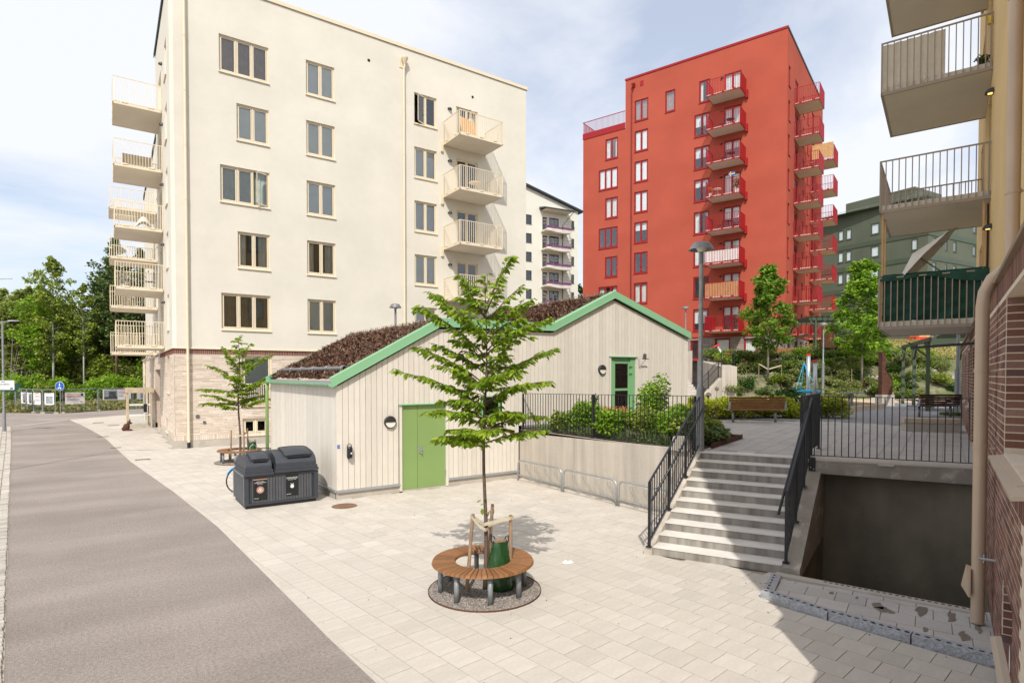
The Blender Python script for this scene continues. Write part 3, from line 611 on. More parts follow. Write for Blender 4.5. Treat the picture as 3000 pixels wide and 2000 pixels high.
# stairs: P0 = left foot, EU = going up, EW = across
P0 = np.array([7.81, 6.94, 0]); EU = np.array([.933, .36, 0]); EW = np.array([.45, -.893, 0]); SW = 2.06; TR = .315
def ST(a, b, z): return P0 + EU * a + EW * b + np.array([0, 0, z])
st = thing('staircase', 'outdoor concrete stairs with ten steps beside the dark pit', 'stairs', tuple(P0))
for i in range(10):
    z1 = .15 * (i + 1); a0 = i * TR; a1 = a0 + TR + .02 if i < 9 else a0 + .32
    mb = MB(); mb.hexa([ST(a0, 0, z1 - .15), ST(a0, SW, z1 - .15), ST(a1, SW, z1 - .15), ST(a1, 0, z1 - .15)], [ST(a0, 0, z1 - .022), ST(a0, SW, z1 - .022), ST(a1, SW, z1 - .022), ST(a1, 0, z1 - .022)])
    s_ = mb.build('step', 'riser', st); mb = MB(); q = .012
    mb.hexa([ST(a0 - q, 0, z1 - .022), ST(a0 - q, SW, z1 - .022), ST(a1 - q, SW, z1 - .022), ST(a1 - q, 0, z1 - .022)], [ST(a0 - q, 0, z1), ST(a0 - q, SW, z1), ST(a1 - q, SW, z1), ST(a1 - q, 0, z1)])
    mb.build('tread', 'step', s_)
rise = .15 / TR
def stringer(b0, b1, name, m, za=.0, ext=.0):
    mb = MB(); AT = 9 * TR
    for a, b, x0, x1 in ((-.05, .12, .13, .13), (.12, AT + .1, .13, 1.5), (AT + .1, AT + .3, 1.5, 1.5)):
        h0 = .15 + (a - .12) * rise + za if a > .1 else .12 + za; h1 = .15 + (b - .12) * rise + za if b < AT + .2 else min(1.52 + za, .15 + (AT - .02) * rise + za)
        if a >= AT + .05: h0 = h1
        mb.hexa([ST(a, b0, -.05), ST(a, b1, -.05), ST(b, b1, -.05), ST(b, b0, -.05)], [ST(a, b0, h0), ST(a, b1, h0), ST(b, b1, h1), ST(b, b0, h1)])
    return mb.build(name, m, st)
stringer(-.14, 0, 'stringer', 'concrete_wall', .03)
stringer(SW, SW + .26, 'stringer', 'concrete_old', .0)
def railing(name, label, P_, Q_, zf, h, handrail=None, post_at=(0, 1), sp=.115, grp=None, bottom=.1, cat='railing'):
    """flat bar railing from P_ to Q_ (xy), foot height zf(t), bars vertical."""
    P_ = np.array(P_, float); Q_ = np.array(Q_, float); L = np.linalg.norm(Q_ - P_); d = (Q_ - P_) / L; n = np.array([-d[1], d[0]])
    t = thing(name, label, cat, (P_[0], P_[1], zf(0)), grp)
    def at(s, z, o=0): q = P_ + d * (s * L) + n * o; return (q[0], q[1], z)
    mb = MB(); W = .008; T_ = .02
    mb.hexa([at(0, zf(0) + h - .012, -T_), at(1, zf(1) + h - .012, -T_), at(1, zf(1) + h - .012, T_), at(0, zf(0) + h - .012, T_)], [at(0, zf(0) + h, -T_), at(1, zf(1) + h, -T_), at(1, zf(1) + h, T_), at(0, zf(0) + h, T_)]); mb.build('top_rail', 'black', t)
    mb = MB(); mb.hexa([at(0, zf(0) + bottom, -.015), at(1, zf(1) + bottom, -.015), at(1, zf(1) + bottom, .015), at(0, zf(0) + bottom, .015)], [at(0, zf(0) + bottom + .012, -.015), at(1, zf(1) + bottom + .012, -.015), at(1, zf(1) + bottom + .012, .015), at(0, zf(0) + bottom + .012, .015)]); mb.build('bottom_rail', 'black', t)
    nb = int(L / sp); zs = {}
    for i in range(nb + 1):
        s = i / nb; z0 = zf(s) + bottom; q = MB(); r = .0065; c = at(s, 0); key = round(zf(s) * 0, 3)
        if 'm' not in zs: q.add([(-r, -r, 0), (r, -r, 0), (r, r, 0), (-r, r, 0), (-r, -r, h - bottom - .006), (r, -r, h - bottom - .006), (r, r, h - bottom - .006), (-r, r, h - bottom - .006)], BOX_F); zs['m'] = q.mesh('bar', 'black')
        o = bpy.data.objects.new('bar', zs['m']); COL.objects.link(o); o.parent = t; o.location = np.array([c[0], c[1], z0]) - org(t)
    for s in post_at:
        mb = MB(); c = at(s, 0); f_ = zf(s); mb.hexa([at(s - .02 / L, f_ - .02, -.022), at(s + .02 / L, f_ - .02, -.022), at(s + .02 / L, f_ - .02, .022), at(s - .02 / L, f_ - .02, .022)], [at(s - .02 / L, f_ + h - .012, -.022), at(s + .02 / L, f_ + h - .012, -.022), at(s + .02 / L, f_ + h - .012, .022), at(s - .02 / L, f_ + h - .012, .022)]); po = mb.build('post', 'black', t)
        mb = MB(); mb.hexa([at(s - .05 / L, f_ - .03, -.05), at(s + .05 / L, f_ - .03, -.05), at(s + .05 / L, f_ - .03, .05), at(s - .05 / L, f_ - .03, .05)], [at(s - .05 / L, f_ - .015, -.05), at(s + .05 / L, f_ - .015, -.05), at(s + .05 / L, f_ - .015, .05), at(s - .05 / L, f_ - .015, .05)]); mb.build('foot_plate', 'black', po)
    if handrail:
        o_, hz, e0, e1 = handrail; pts = [at(e0, zf(0) + (zf(1) - zf(0)) * e0 + hz, o_), at(e1, zf(0) + (zf(1) - zf(0)) * e1 + hz, o_), at(e1 + .25 / L, zf(0) + (zf(1) - zf(0)) * e1 + hz + .01, o_)]
        hr = MB().tube(pts, .021, 10).build('handrail', 'black', t, smooth=True)
        for s in (.1, .5, .9): mb = MB(); z_ = zf(0) + (zf(1) - zf(0)) * s + hz; mb.tube([at(s, z_ - .05, 0), at(s, z_ - .05, o_), at(s, z_ - .01, o_)], .006, 5); mb.build('bracket', 'black', hr)
    return t
AT = 9 * TR
A_, B_ = ST(-.03, -.05, 0)[:2], ST(AT + .15, -.05, 0)[:2]
railing('stair_railing', 'black steel railing with handrail on the left side of the stairs', A_, B_, lambda s: .17 + s * 1.43, 1.12, (-.08, .86, -.03, .97), (0, .33, .66, 1.), .118, bottom=.07)
A_, B_ = ST(.12, SW + .04, 0)[:2], ST(AT + .1, SW + .04, 0)[:2]
railing('stair_railing', 'black steel railing with handrail between the stairs and the pit', A_, B_, lambda s: .18 + s * 1.40, 1.12, (.09, .86, -.06, .97), (0, .33, .66, 1.), .118, bottom=.07)
# courtyard (1.5 m up)
ZC = 1.5
c0 = ST(AT + .26, -.14, 0); c1 = ST(AT + .26, SW + .26, 0)
DK = [tuple((VX * -.507 + UX * 12.98)[:2]), (11.25, 6.0)]
CY = [tuple(c1[:2]), (11.28, 5.92), (12.62, 3.43), tuple((UX * 60 + VX * -.507)[:2]), tuple(DL(40, 46)[:2]), tuple(DL(52, 30)[:2]), tuple(DL(52, 5)[:2]), (18.4, 40), (18.3, 14.6), (10.36, 14.55), (10.36, 8.6), tuple(c0[:2])]
cy = MB(); cy.quad(*[(x, y, ZC - .022) for x, y in CY]); court = cy.build('courtyard', 'joint', kind='structure', loc=(15, 8, ZC))
DSP = [(10.9, 8.35), tuple(c1[:2] + np.array([-.0, .0])), (11.3, 6.0), (12.75, 3.4), tuple((UX * 23.9 + VX * -.507)[:2]), (21.3, 8.4), (21.2, 10.4), (20.5, 11.1), (17.2, 13.7), (13.4, 9.1)]
its = []; a3 = radians(18.6)
for r in range(-6, 70):
    for c in range(60, 160):
        p = UX * (c + .5 * (r % 2)) * .35 * .5 * 2 * .5 + VX * r * .355
        p = UX * ((c + .5 * (r % 2)) * .355 - 12) + VX * (r * .355 - .5)
        if inside((p[0], p[1]), DSP): its.append(((p[0], p[1], ZC - .03), a3, (.347, .347, .03 + random.uniform(-.001, .001))))
pieces(court, 'paving_slab', 'slab_grey', its, stuff='paving_slabs')
GR = [(13.4, 9.1), (17.2, 13.7), (16, 16), tuple(DL(52, 6)[:2]), tuple(DL(52, 40)[:2]), tuple((UX * 60 + VX * -.507)[:2]), tuple((UX * 23.9 + VX * -.507)[:2]), (21.3, 8.4), (21.2, 10.4), (20.5, 11.1)]
gm_ = MB(); gm_.quad((21.3, 8.4, ZC + .001), tuple(UX * 23.9 + VX * -.507 + [0, 0, ZC + .001]), tuple(UX * 60 + VX * -.507 + [0, 0, ZC + .001]), tuple(DL(52, 40, ZC + .001)), tuple(DL(52, 8, ZC + .001)), (18.5, 30, ZC + .001), (18.5, 14.6, ZC + .001), (20.5, 11.1, ZC + .001), (21.2, 10.4, ZC + .001))
gm_.build('gravel_yard', 'gravel_grey', kind='structure')
# deck edge beam over the pit
LB0 = np.array([11.05, 6.08, 0]); LB1 = np.array([12.66, 3.36, 0]); d_ = (LB1 - LB0) / np.linalg.norm(LB1 - LB0); n_ = np.array([-d_[1], d_[0], 0]) * 1.0
mb = MB(); Z = lambda q, z: (q[0], q[1], z)
mb.hexa([Z(LB0, 1.26), Z(LB1, 1.22), Z(LB1 + n_ * .28, 1.22), Z(LB0 + n_ * .28, 1.26)], [Z(LB0, 1.5), Z(LB1, 1.5), Z(LB1 + n_ * .28, 1.5), Z(LB0 + n_ * .28, 1.5)])
deck = thing('deck_edge_beam', 'weathered concrete beam spanning over the dark pit below the black fence', 'beam', tuple(LB0 + [0, 0, 1.26])); mb.build('beam', 'concrete_old', deck)
mb = MB(); mb.hexa([Z(LB0 - n_ * .01, 1.5), Z(LB1 - n_ * .01, 1.5), Z(LB1 + n_ * .6, 1.5), Z(LB0 + n_ * .5, 1.5)], [Z(LB0 - n_ * .01, 1.525), Z(LB1 - n_ * .01, 1.525), Z(LB1 + n_ * .6, 1.525), Z(LB0 + n_ * .5, 1.525)]); mb.build('coping', 'slab', deck)
railing('deck_fence', 'black bar fence along the deck edge above the pit', (LB0 + n_ * .06)[:2], (LB1 + n_ * .06 - d_ * .05)[:2], lambda s: 1.53, 1.21, None, (0, .93), .113, bottom=.06)
railing('fence_panel', 'short black fence panel running back from the top of the stairs', (LB0 + n_ * .06)[:2], (13.05, 6.78), lambda s: 1.53, 1.21, None, (0, 1), .113, bottom=.06)
for s in (.06, .93):
    q = LB0 + d_ * np.linalg.norm(LB1 - LB0) * s; mb = MB(); mb.hexa([Z(q - n_ * .02 - d_ * .06, 1.30), Z(q - n_ * .02 + d_ * .06, 1.30), Z(q - n_ * .008 + d_ * .06, 1.30), Z(q - n_ * .008 - d_ * .06, 1.30)], [Z(q - n_ * .02 - d_ * .06, 1.56), Z(q - n_ * .02 + d_ * .06, 1.56), Z(q - n_ * .008 + d_ * .06, 1.56), Z(q - n_ * .008 - d_ * .06, 1.56)]); pl_ = mb.build('mounting_plate', 'black', deck)
    mb = MB()
    for u, zz in ((-.025, 1.37), (.03, 1.34)): disc(mb, q - n_ * .024 + d_ * u + np.array([0, 0, zz]), .011, tuple(d_), (0, 0, 1), 10)
    mb.build('bolt', 'steel', pl_)
# retaining wall behind the cycle racks
rw = thing('retaining_wall', 'beige concrete retaining wall behind the bicycle racks', 'wall', (10.35, 14.5, 0))
for a, b, z0, z1 in ((14.54, 12.60, 1.37, 1.42), (12.595, 10.545, 1.42, 1.47), (10.54, 8.25, 1.47, 1.52)):
    MB().hexa([(10.35, a, -.1), (10.35, b, -.1), (10.55, b, -.1), (10.55, a, -.1)], [(10.35, a, z0), (10.35, b, z1), (10.55, b, z1), (10.55, a, z0)]).build('wall_section', 'concrete_wall', rw)
railing('terrace_fence', 'black bar fence on the retaining wall above the bicycle racks', (10.42, 14.45), (10.62, 8.25), lambda s: 1.46 + .1 * s, 1.13, None, (0, .49, 1), .118, bottom=.07)

# ================================================================== cream building
CF = Fr((2.25, 28.62, 0)); cb = thing('apartment_building', 'cream plastered apartment building on a pale brick base with cream balconies', 'building', (2.25, 28.62, 0))
F_ = Pl(CF, 'F'); L_ = Pl(CF, 'L'); FF = Pl(CF, 'F', .0)
def X(v): return v - 2.25
def Yy(v): return v - 28.62
holesF = []; ZS = [16.55, 13.7, 10.85, 8.0, 5.2]; WZ = 1.6
wins = []
for i, z in enumerate(ZS):
    wins.append((X(4.14), X(6.20), z, z + WZ, 3) if i % 2 == 0 else (X(4.83), X(6.19), z, z + WZ, 2))
    wins.append((X(7.88), X(9.25), z, z + WZ, 2)); wins.append((X(13.50), X(14.83), z, z + WZ, 2))
holesF = [w_[:4] for w_ in wins]
doors = [(X(16.05), X(17.45), z + .17, z + 2.35) for z in (15.72, 12.87, 10.02, 7.17, 4.4)]
mb = MB(CF); wall(F_, .14, 18.6, 4.30, 20.35, holesF + doors, mb)
sl = [(2.0, 2.9, z, z + WZ + .3) for z in [ZZ - .15 for ZZ in ZS]]
mb.build('wall', 'plaster_cream', cb)
mb = MB(CF); LS = Pl(CF, 'L'); wall(LS, .14, 8.45, 4.30, 20.35, [(1.6, 2.6, z, z + 1.6) for z in ZS] + [(4.7, 6.5, z + .17, z + 2.3) for z in (15.72, 12.87, 10.02, 7.17, 4.4)], mb); 
mb.build('side_wall', 'plaster_cream', cb); mb = MB(CF); mb.quad((18.6, 0, 4.3), (18.6, 8.45, 4.3), (18.6, 8.45, 20.35), (18.6, 0, 20.35)); mb.build('end_wall', 'plaster_cream', cb); mb = MB(CF); mb.quad((0, .14, 4.3), (.14, 0, 4.3), (.14, 0, 20.35), (0, .14, 20.35)); mb.build('corner_wall', 'plaster_cream', cb); mb = MB(CF); mb.quad((0, 8.45, 4.3), (10, 8.45, 4.3), (10, 8.45, 20.35), (0, 8.45, 20.35)); mb.build('rear_wall', 'plaster_cream', cb)
mb = MB(CF); mb.box(-.03, 18.66, -.03, 8.5, 20.352, 20.42); rf = mb.build('roof', 'anthracite', cb)
mb = MB(CF); mb.box(-.06, 18.68, -.06, -.032, 20.27, 20.44); mb.box(18.662, 18.70, -.032, 8.5, 20.27, 20.44); mb.build('roof_edge', 'cream_metal', rf)
mb = MB(CF); mb.box(-.075, -.032, -.03, 8.52, 20.25, 20.45); mb.build('roof_edge', 'anthracite', rf, label='dark roof edge on the left side')
cur = ['curtain_pink', 'blind', 'none', 'blind', 'blind', 'blind_white', 'curtain_green', 'blind', 'blind_white', 'curtain_white_part', 'curtain_white_part', 'blind', 'curtain_brown', 'blind', 'blind']
for w_, c in zip(wins, cur):
    i = wins.index(w_)
    window(cb, F_, *w_[:5], 'cream_metal', c, opened=2 if i == 6 else (0 if i == 2 else None))
mb = MB(CF)
for (a, n_, z) in ((5.15 - 2.25, 5, 8.06), (8.1 - 2.25, 3, 8.06)):
    pass
for k_, z in enumerate((15.72, 12.87, 10.02, 7.17, 4.4)):
    window(cb, F_, X(16.05), X(17.45), z + .17, z + 2.35, 2, 'cream_metal', 'none' if k_ else 'curtain_white_part', sillm='cream_metal', opened=1 if k_ == 0 else None, name='balcony_door')
    if k_ < 4:
        balcony(cb, F_, X(15.2), X(17.92), z, 1.88, 'cream_metal', sp=.115, bw=.0095)
        wall_lamp(cb, F_, X(15.62), z + 2.05)
    window(cb, L_, 4.7, 6.5, z + .17, z + 2.3, 2, 'cream_metal', 'half', name='balcony_door')
    window(cb, L_, 1.6, 2.6, ZS[k_], ZS[k_] + 1.6, 1, 'cream_metal', 'blind', rec=.09)
for z in (15.35, 12.5, 9.65, 6.8):
    mb = MB(CF); F_.box(mb, X(15.06), X(15.2), .0, .09, z, z + .55); mb.build('bracket_box', 'cream_metal', cb)
BALZ = (15.72, 12.87, 10.02, 7.17, 4.42)
for z in BALZ: balcony(cb, L_, 4.2, 7.2, z, 1.97, 'cream_metal', bw=.0095)
for z in BALZ: wall_lamp(cb, L_, 3.85, z + 2.15)
# vents and pipes
mb = MB(CF)
for a, z in ((X(11.0), 19.05), (X(17.1), 18.85)): disc(mb, (a, -.012, z), .075, (1, 0, 0), (0, 0, 1))
mb.build('vent_hole', 'dark', cb)
def downpipe(par, fr, a, d, z0, z1, r, m, top=True, foot=True):
    p = MB(fr); p.tube([(a, -d, z0), (a, -d, z1 - .45)], r, 12, cap=False)
    if top: p.tube([(a, -d, z1 - .45), (a, -d, z1 - .38), (a + .02, -d - .05, z1 - .2), (a + .02, -d - .06, z1 - .12)], r, 12, cap=False); p.lathe([(r, 0), (.17, .28), (.18, .30), (.18, .36)], (a + .02, -d - .06, z1 - .12), 14)
    q = p.build('downpipe', m, par, smooth=True)
    c = MB(fr)
    z = z0 + 1.2
    while z < z1 - 1: c.tube([(a, -d, z), (a, -d, z + .04)], r + .012, 12); c.box(a - .012, a + .012, -d, 0.0, z + .005, z + .035); z += 2.3
    c.build('pipe_clamp', m, q); return q
for a in (X(2.80), X(12.86)):
    q = downpipe(cb, CF, a, .12, .25 if a < 2 else 4.3, 19.45 if a > 2 else 20.0, .055, 'cream_metal')
    mb = MB(CF); zt = 19.2 if a > 2 else 19.75; mb.box(a - .2, a + .2, -.03, -.001, zt, zt + .5); mb.build('hopper_plate', 'cream_metal', q)
mb = MB(CF); mb.tube([(.55, -.12, 0), (.55, -.12, .25)], .068, 12); mb.build('pipe_foot', 'black', cb)
mb = MB(CF); F_.box(mb, 1.75, 2.2, .0, .03, 20.0, 20.28); mb.build('hopper_plate', 'cream_metal', cb)
# brick base
base = MB(CF); FB = Pl(CF, 'F', -.03)
bh = [(X(4.95), X(6.25), 1.78, 4.03), (X(4.97), X(6.07), .44, 1.16)]
wall(FB, .03, 18.6, .30, 4.30, bh, base, .14)
LB = Pl(CF, 'L', -.03); lh = [(2.1, 3.5, 2.35, 4.03), (3.2, 4.4, .45, 1.06), (8.0, 12.3, 0.0, 3.45)]
wall(LB, .03, 27.5, .30, 4.2, lh, base, .25); base.build('brick_mortar', 'mortar_cream', cb)
mb = MB(CF); FB.box(mb, -.02, 18.6, -.1, .03, -.05, .3); LB.box(mb, .06, 8.0, -.1, .028, -.05, .28); LB.box(mb, 12.3, 27.5, -.1, .03, -.05, .28); mb.build('plinth', 'concrete', cb)
mb = MB(CF); FB.box(mb, -.05, 18.65, -.02, .07, 4.28, 4.33); mb.build('flashing', 'cream_metal', cb); mb = MB(CF); LB.box(mb, -.02, 27.6, -.02, .07, 4.28, 4.33); mb.build('flashing', 'cream_metal', cb)
its = []
def brick_rows(pl, a0, a1, z0, z1, holes, L, H, gap, prood, its, vary=True, dep=.03):
    z = z0; r = 0
    while z + H <= z1 + .01:
        a = a0 - random.random() * L * .8
        while a < a1:
            l = L * (random.choice((1, 1, .75, .5)) if vary else 1)
            b0, b1 = max(a, a0), min(a + l, a1); zc = z + H / 2
            if b1 - b0 > .04:
                segs = [(b0, b1)]
                for h in holes:
                    if h[2] - .01 < zc < h[3] + .01:
                        ns = []
                        for (x0, x1) in segs:
                            if x1 <= h[0] or x0 >= h[1]: ns.append((x0, x1))
                            else:
                                if x0 < h[0] - .03: ns.append((x0, h[0]))
                                if x1 > h[1] + .03: ns.append((h[1], x1))
                        segs = ns
                for x0, x1 in segs:
                    pp = prood * random.uniform(.3, 1.3); c = pl.fr(pl.p((x0 + x1) / 2, pp - dep / 2, z + gap / 2))
                    ln = (x1 - x0 - gap)
                    if ln > .02: its.append((c, 0, ((ln, dep, H - gap) if pl.side == 'F' else (dep, ln, H - gap))))
            a += l
        z += H; r += 1
brick_rows(FB, .0, 9.0, .54, 4.05, bh, .46, .0735, .014, .010, its); brick_rows(LB, .0, 27.4, .54, 4.05, lh, .46, .0735, .014, .010, its)
pieces(cb, 'brick', 'brick_cream', its, stuff='bricks')
its = []
for pl, a1, hh in ((FB, 18.5, []), (LB, 7.9, [])):
    a = .02
    while a < a1:
        its.append((pl.fr(pl.p(a + .03, .0, 4.075)), 0, ((.055, .03, .2) if pl.side == 'F' else (.03, .055, .2)))); a += .075
dr = MB(CF); pieces(cb, 'soldier_brick', 'brick_darkred', its[:120] + its[120:], limit=60, stuff='soldier_bricks')
its = []; a = .02
while a < 9: its.append((FB.fr(FB.p(a + .03, 0, .31)), 0, (.058, .03, .215))); a += .074
pieces(cb, 'base_brick', 'brick_cream', its, limit=40, stuff='base_bricks')
for a, z, r in ((X(3.16), 1.34, .09), (X(3.42), 1.07, .07)):
    mb = MB(CF); disc(mb, (a, -.0, z), r, (1, 0, 0), (0, 0, 1)); v_ = mb.build('vent', 'steel_dull', cb); mb = MB(CF)
    for q in range(-3, 4): mb.box(a - r * .7, a + r * .7, -.008, -.001, z + q * r * .24 - .004, z + q * r * .24 + .004)
    mb.build('slat', 'lamp_grey', v_)
fd = window(cb, FB, X(4.95), X(6.25), 1.78, 4.03, 1, 'cream_metal', 'blind', rec=.1, fw=.09, name='french_window')
mb = MB(CF); FB.box(mb, X(4.98), X(6.22), .04, .075, 2.72, 2.76); FB.box(mb, X(4.98), X(6.22), .04, .075, 1.83, 1.86)
for i in range(14): a = X(5.0) + i * .0925; FB.box(mb, a, a + .03, .045, .07, 1.86, 2.72)
mb.build('guard_rail', 'cream_metal', fd)
mb = MB(CF); FB.box(mb, X(4.9), X(6.3), -.1, .08, 1.69, 1.75); mb.build('sill', 'cream_metal', fd)
window(cb, FB, X(4.97), X(6.07), .44, 1.16, 2, 'cream_white', 'none', rec=.08, fw=.08)
window(cb, LB, 2.1, 3.5, 2.35, 4.03, 1, 'cream_metal', 'blind', rec=.2); window(cb, LB, 3.2, 4.4, .45, 1.06, 1, 'cream_metal', 'none', rec=.2)
mb = MB(CF); mb.box(.9, 1.0, 8.0, 12.3, 0, 3.45); mb.build('entrance_recess', 'brick_darkred', cb)
# far, lower wing with the second balcony stack
mb = MB(CF); L2 = Pl(CF, 'L', -.25); wall(L2, 8.47, 27.4, 4.34, 17.4, [(x, x + 1.0, z, z + 1.6) for x in (11.5, 21.5) for z in ZS[1:]], mb); mb.quad((.25, 27.4, 4.3), (10, 27.4, 4.3), (10, 27.4, 17.4), (.25, 27.4, 17.4)); mb.quad((.25, 8.47, 17.4), (.25, 27.4, 17.4), (10, 27.4, 17.4), (10, 8.47, 17.4)); mb.build('wing_wall', 'plaster_cream', cb)
mb = MB(CF); mb.box(.18, .24, 8.5, 27.5, 17.3, 17.5); mb.build('roof_edge', 'anthracite', cb)
for x in (11.5, 21.5):
    for z in ZS[1:]: window(cb, L2, x, x + 1.0, z, z + 1.6, 1, 'cream_metal', 'blind')
for z in (12.75, 9.9, 7.05, 4.35): balcony(cb, L2, 12.3, 15.1, z, 2.4, 'cream_metal', bw=.011)
mb = MB(CF); mb.tube([(-.1, 17.2, 4.6), (-.12, 17.2, 4.4), (-.3, 17.0, 4.1), (-.3, 17.0, .1)], .06, 10); mb.build('downpipe', 'cream_metal', cb)
# things on the cream balconies
def bx(name, label, cat, fr, boxes, m, grp=None):
    o = fr(boxes[0][0::2][:3] if False else (boxes[0][0], boxes[0][2], boxes[0][4])); mb = MB(fr)
    for b in boxes: mb.box(*b)
    return mb.build(name, m, loc=tuple(o), label=label, cat=cat, group=grp)
mb = MB(CF)
for i in range(7): mb.hexa([(13.55 + i * .16, -1.2 + i * .05, 15.9), (13.67 + i * .16, -1.2 + i * .05, 15.9), (13.67 + i * .16, -1.16 + i * .05, 15.9), (13.55 + i * .16, -1.16 + i * .05, 15.9)], [(13.45 + i * .17, -.9 + i * .05, 17.15), (13.58 + i * .17, -.9 + i * .05, 17.15), (13.58 + i * .17, -.86 + i * .05, 17.15), (13.45 + i * .17, -.86 + i * .05, 17.15)])
mb.build('trellis_panel', 'timber', loc=CF((13.5, -1.2, 15.9)), label='golden wooden slat panel leaning on the topmost front balcony of the cream building', cat='panel')
def bistro(fr, x, y, z, label, grp='balcony furniture', m='anthracite', s=1.0, cat='table', name='bistro_table'):
    o = fr((x, y, z)); t = thing(name, label, cat, tuple(o), grp); mb = MB(fr); mb.lathe([(0, .72 * s), (.33 * s, .72 * s), (.33 * s, .69 * s), (0, .69 * s)], (x, y, z), 14); mb.build('table_top', m, t)
    for k in range(3): mb = MB(fr); q = 2.1 * k; mb.bar((x, y, z + .68 * s), (x + .27 * s * cos(q), y + .27 * s * sin(q), z), .012); mb.build('leg', m, t)
    return t
def chair(fr, x, y, z, ang, label, m='anthracite', grp='balcony furniture'):
    o = fr((x, y, z)); t = thing('balcony_chair', label, 'chair', tuple(o), grp); c, s = cos(ang), sin(ang)
    def P(a, b, h): return (x + a * c - b * s, y + a * s + b * c, z + h)
    mb = MB(fr); mb.hexa([P(-.2, -.2, .43), P(.2, -.2, .43), P(.2, .2, .43), P(-.2, .2, .43)], [P(-.2, -.2, .455), P(.2, -.2, .455), P(.2, .2, .455), P(-.2, .2, .455)]); mb.build('seat', m, t)
    mb = MB(fr)
    for h in (.58, .68, .78, .86): mb.bar(P(-.2, .2, h), P(-.2, -.2, h), .025, .02)
    mb.build('backrest', m, t)
    for a, b in ((-.2, -.2), (-.2, .2), (.2, -.2), (.2, .2)): mb = MB(fr); mb.bar(P(a, b, 0), P(a, b, .88 if a < 0 else .45), .016); mb.build('leg', m, t)
    return t
for i, z in enumerate(BALZ[:4]):
    pos = ('top', 'second from top', 'third from top', 'fourth from top')[i]
    if i == 1: bx('storage_bench', 'brown rattan sofa behind the bars of the second left hand cream balcony from the top', 'sofa', CF, [(-1.6, -.4, 5.0, 5.5, z + .17, z + .55), (-1.6, -.4, 5.4, 5.5, z + .55, z + 1.0)], 'curtain_brown')
    if i == 2: mb = MB(CF); mb.grid(lambda u, v: (-1.2 + .9 * u, 5.2 + .6 * v, z + .2 + .75 * math.sin(pi * u) * math.sin(pi * (.2 + .6 * v))), 10, 6); mb.build('furniture_cover', 'tarp', loc=CF((-.8, 5.5, z + .2)), label='pale cloth cover over furniture on the third left hand cream balcony from the top', cat='cover')
    if i == 3: bistro(CF, -1.0, 5.9, z + .17, 'round dark table on the left hand cream balcony above the lowest one'); chair(CF, -.5, 5.6, z + .17, 2.8, 'slatted chair right of the round table on a left hand cream balcony', 'black'); chair(CF, -1.45, 5.6, z + .17, .3, 'slatted chair left of the round table on a left hand cream balcony', 'black')
bistro(CF, 14.5, -.8, 13.04, 'small folding table on the second front balcony from the top of the cream building', m='cream_metal')
# glass vestibule
vx, vy = .85, 41.6; vt = thing('entrance_vestibule', 'small glass entrance vestibule with tan metal frame at the cream building', 'vestibule', (vx, vy, 0))
mb = MB(); 
for (x0, x1, y0, y1) in ((.85, .93, 40.6, 40.68), (2.0, 2.08, 40.6, 40.68), (.85, .93, 43.4, 43.48), (2.0, 2.08, 43.4, 43.48)): mb.box(x0, x1, y0, y1, 0, 2.1)
mb.box(.8, 2.2, 40.55, 43.5, 2.1, 2.35); mb.box(.93, 2.0, 40.6, 40.68, 0, .12); mb.build('frame', 'timber_pale', vt)
MB().quad((.93, 40.64, .12), (2.0, 40.64, .12), (2.0, 40.64, 2.1), (.93, 40.64, 2.1)).build('pane', 'glass_clear', vt); MB().quad((.89, 40.68, .12), (.89, 43.4, .12), (.89, 43.4, 2.1), (.89, 40.68, 2.1)).build('pane', 'glass_clear', vt)
mb = MB(); mb.box(.95, 2.0, 40.62, 40.632, .75, .85); mb.box(.95, 2.0, 40.62, 40.632, 1.35, 1.45); mb.build('safety_strip', 'white', vt)
mb = MB(); mb.box(1.65, 1.83, 40.5, 40.59, .95, 1.45); mb.build('mailbox', 'black', loc=(1.7, 40.5, .95), label='black letter box on the glass of the entrance vestibule', cat='letter box')
# small brown animal statue
st_ = MB(); sx, sy = .78, 39.4
for c, r in (((0, 0, .22), (.17, .12, .2)), ((.12, 0, .45), (.10, .08, .12)), ((.16, .06, .58), (.03, .03, .09)), ((.16, -.06, .58), (.03, .03, .09)), ((-.12, 0, .12), (.12, .13, .12)), ((.22, 0, .42), (.06, .05, .05)), ((.1, 0, .05), (.2, .14, .05))):
    st_.lathe([(r[0] * sin(t), r[2] * -cos(t)) for t in np.linspace(.02, pi - .02, 8)], (sx + c[0], sy + c[1], c[2]), 10)
st_.build('animal_statue', 'rust', smooth=True, loc=(sx, sy, 0), label='small dark brown animal statue beside the glass vestibule', cat='statue')

# ================================================================== shed
SF = Fr((4.70, 14.55, 0)); sh = thing('bicycle_shed', 'pale wooden shed with green doors and brown sedum roof', 'shed', (4.70, 14.55, 0)); DY = 7.25
prof = [(0, 3.02), (2.90, 4.60), (6.95, 4.66), (9.62, 5.90), (13.6, 4.68)]
def rz(x):
    for (a, za), (b, zb_) in zip(prof, prof[1:]):
        if x <= b: return za + (zb_ - za) * (x - a) / (b - a)
    return prof[-1][1]
mb = MB(SF); mb.add([(a, .13, z - .06) for a, z in prof] + [(a, .13, 0) for a, z in prof], [(i, i + 1, 5 + i + 1, 5 + i) for i in range(4)])
mb.quad((.03, .03, 0), (.03, DY, 0), (.03, DY, 2.92), (.03, .03, 2.92)); mb.quad((13.57, .03, 0), (13.57, DY, 0), (13.57, DY, 4.6), (13.57, .03, 4.6)); mb.build('wall', 'dark', sh)
D1 = (1.78, 3.10, 0.0, 2.33); D2 = (9.52, 10.72, 1.5, 3.76); WN = (4.30, 4.95, 1.95, 2.50)
x = 0; PW = .152
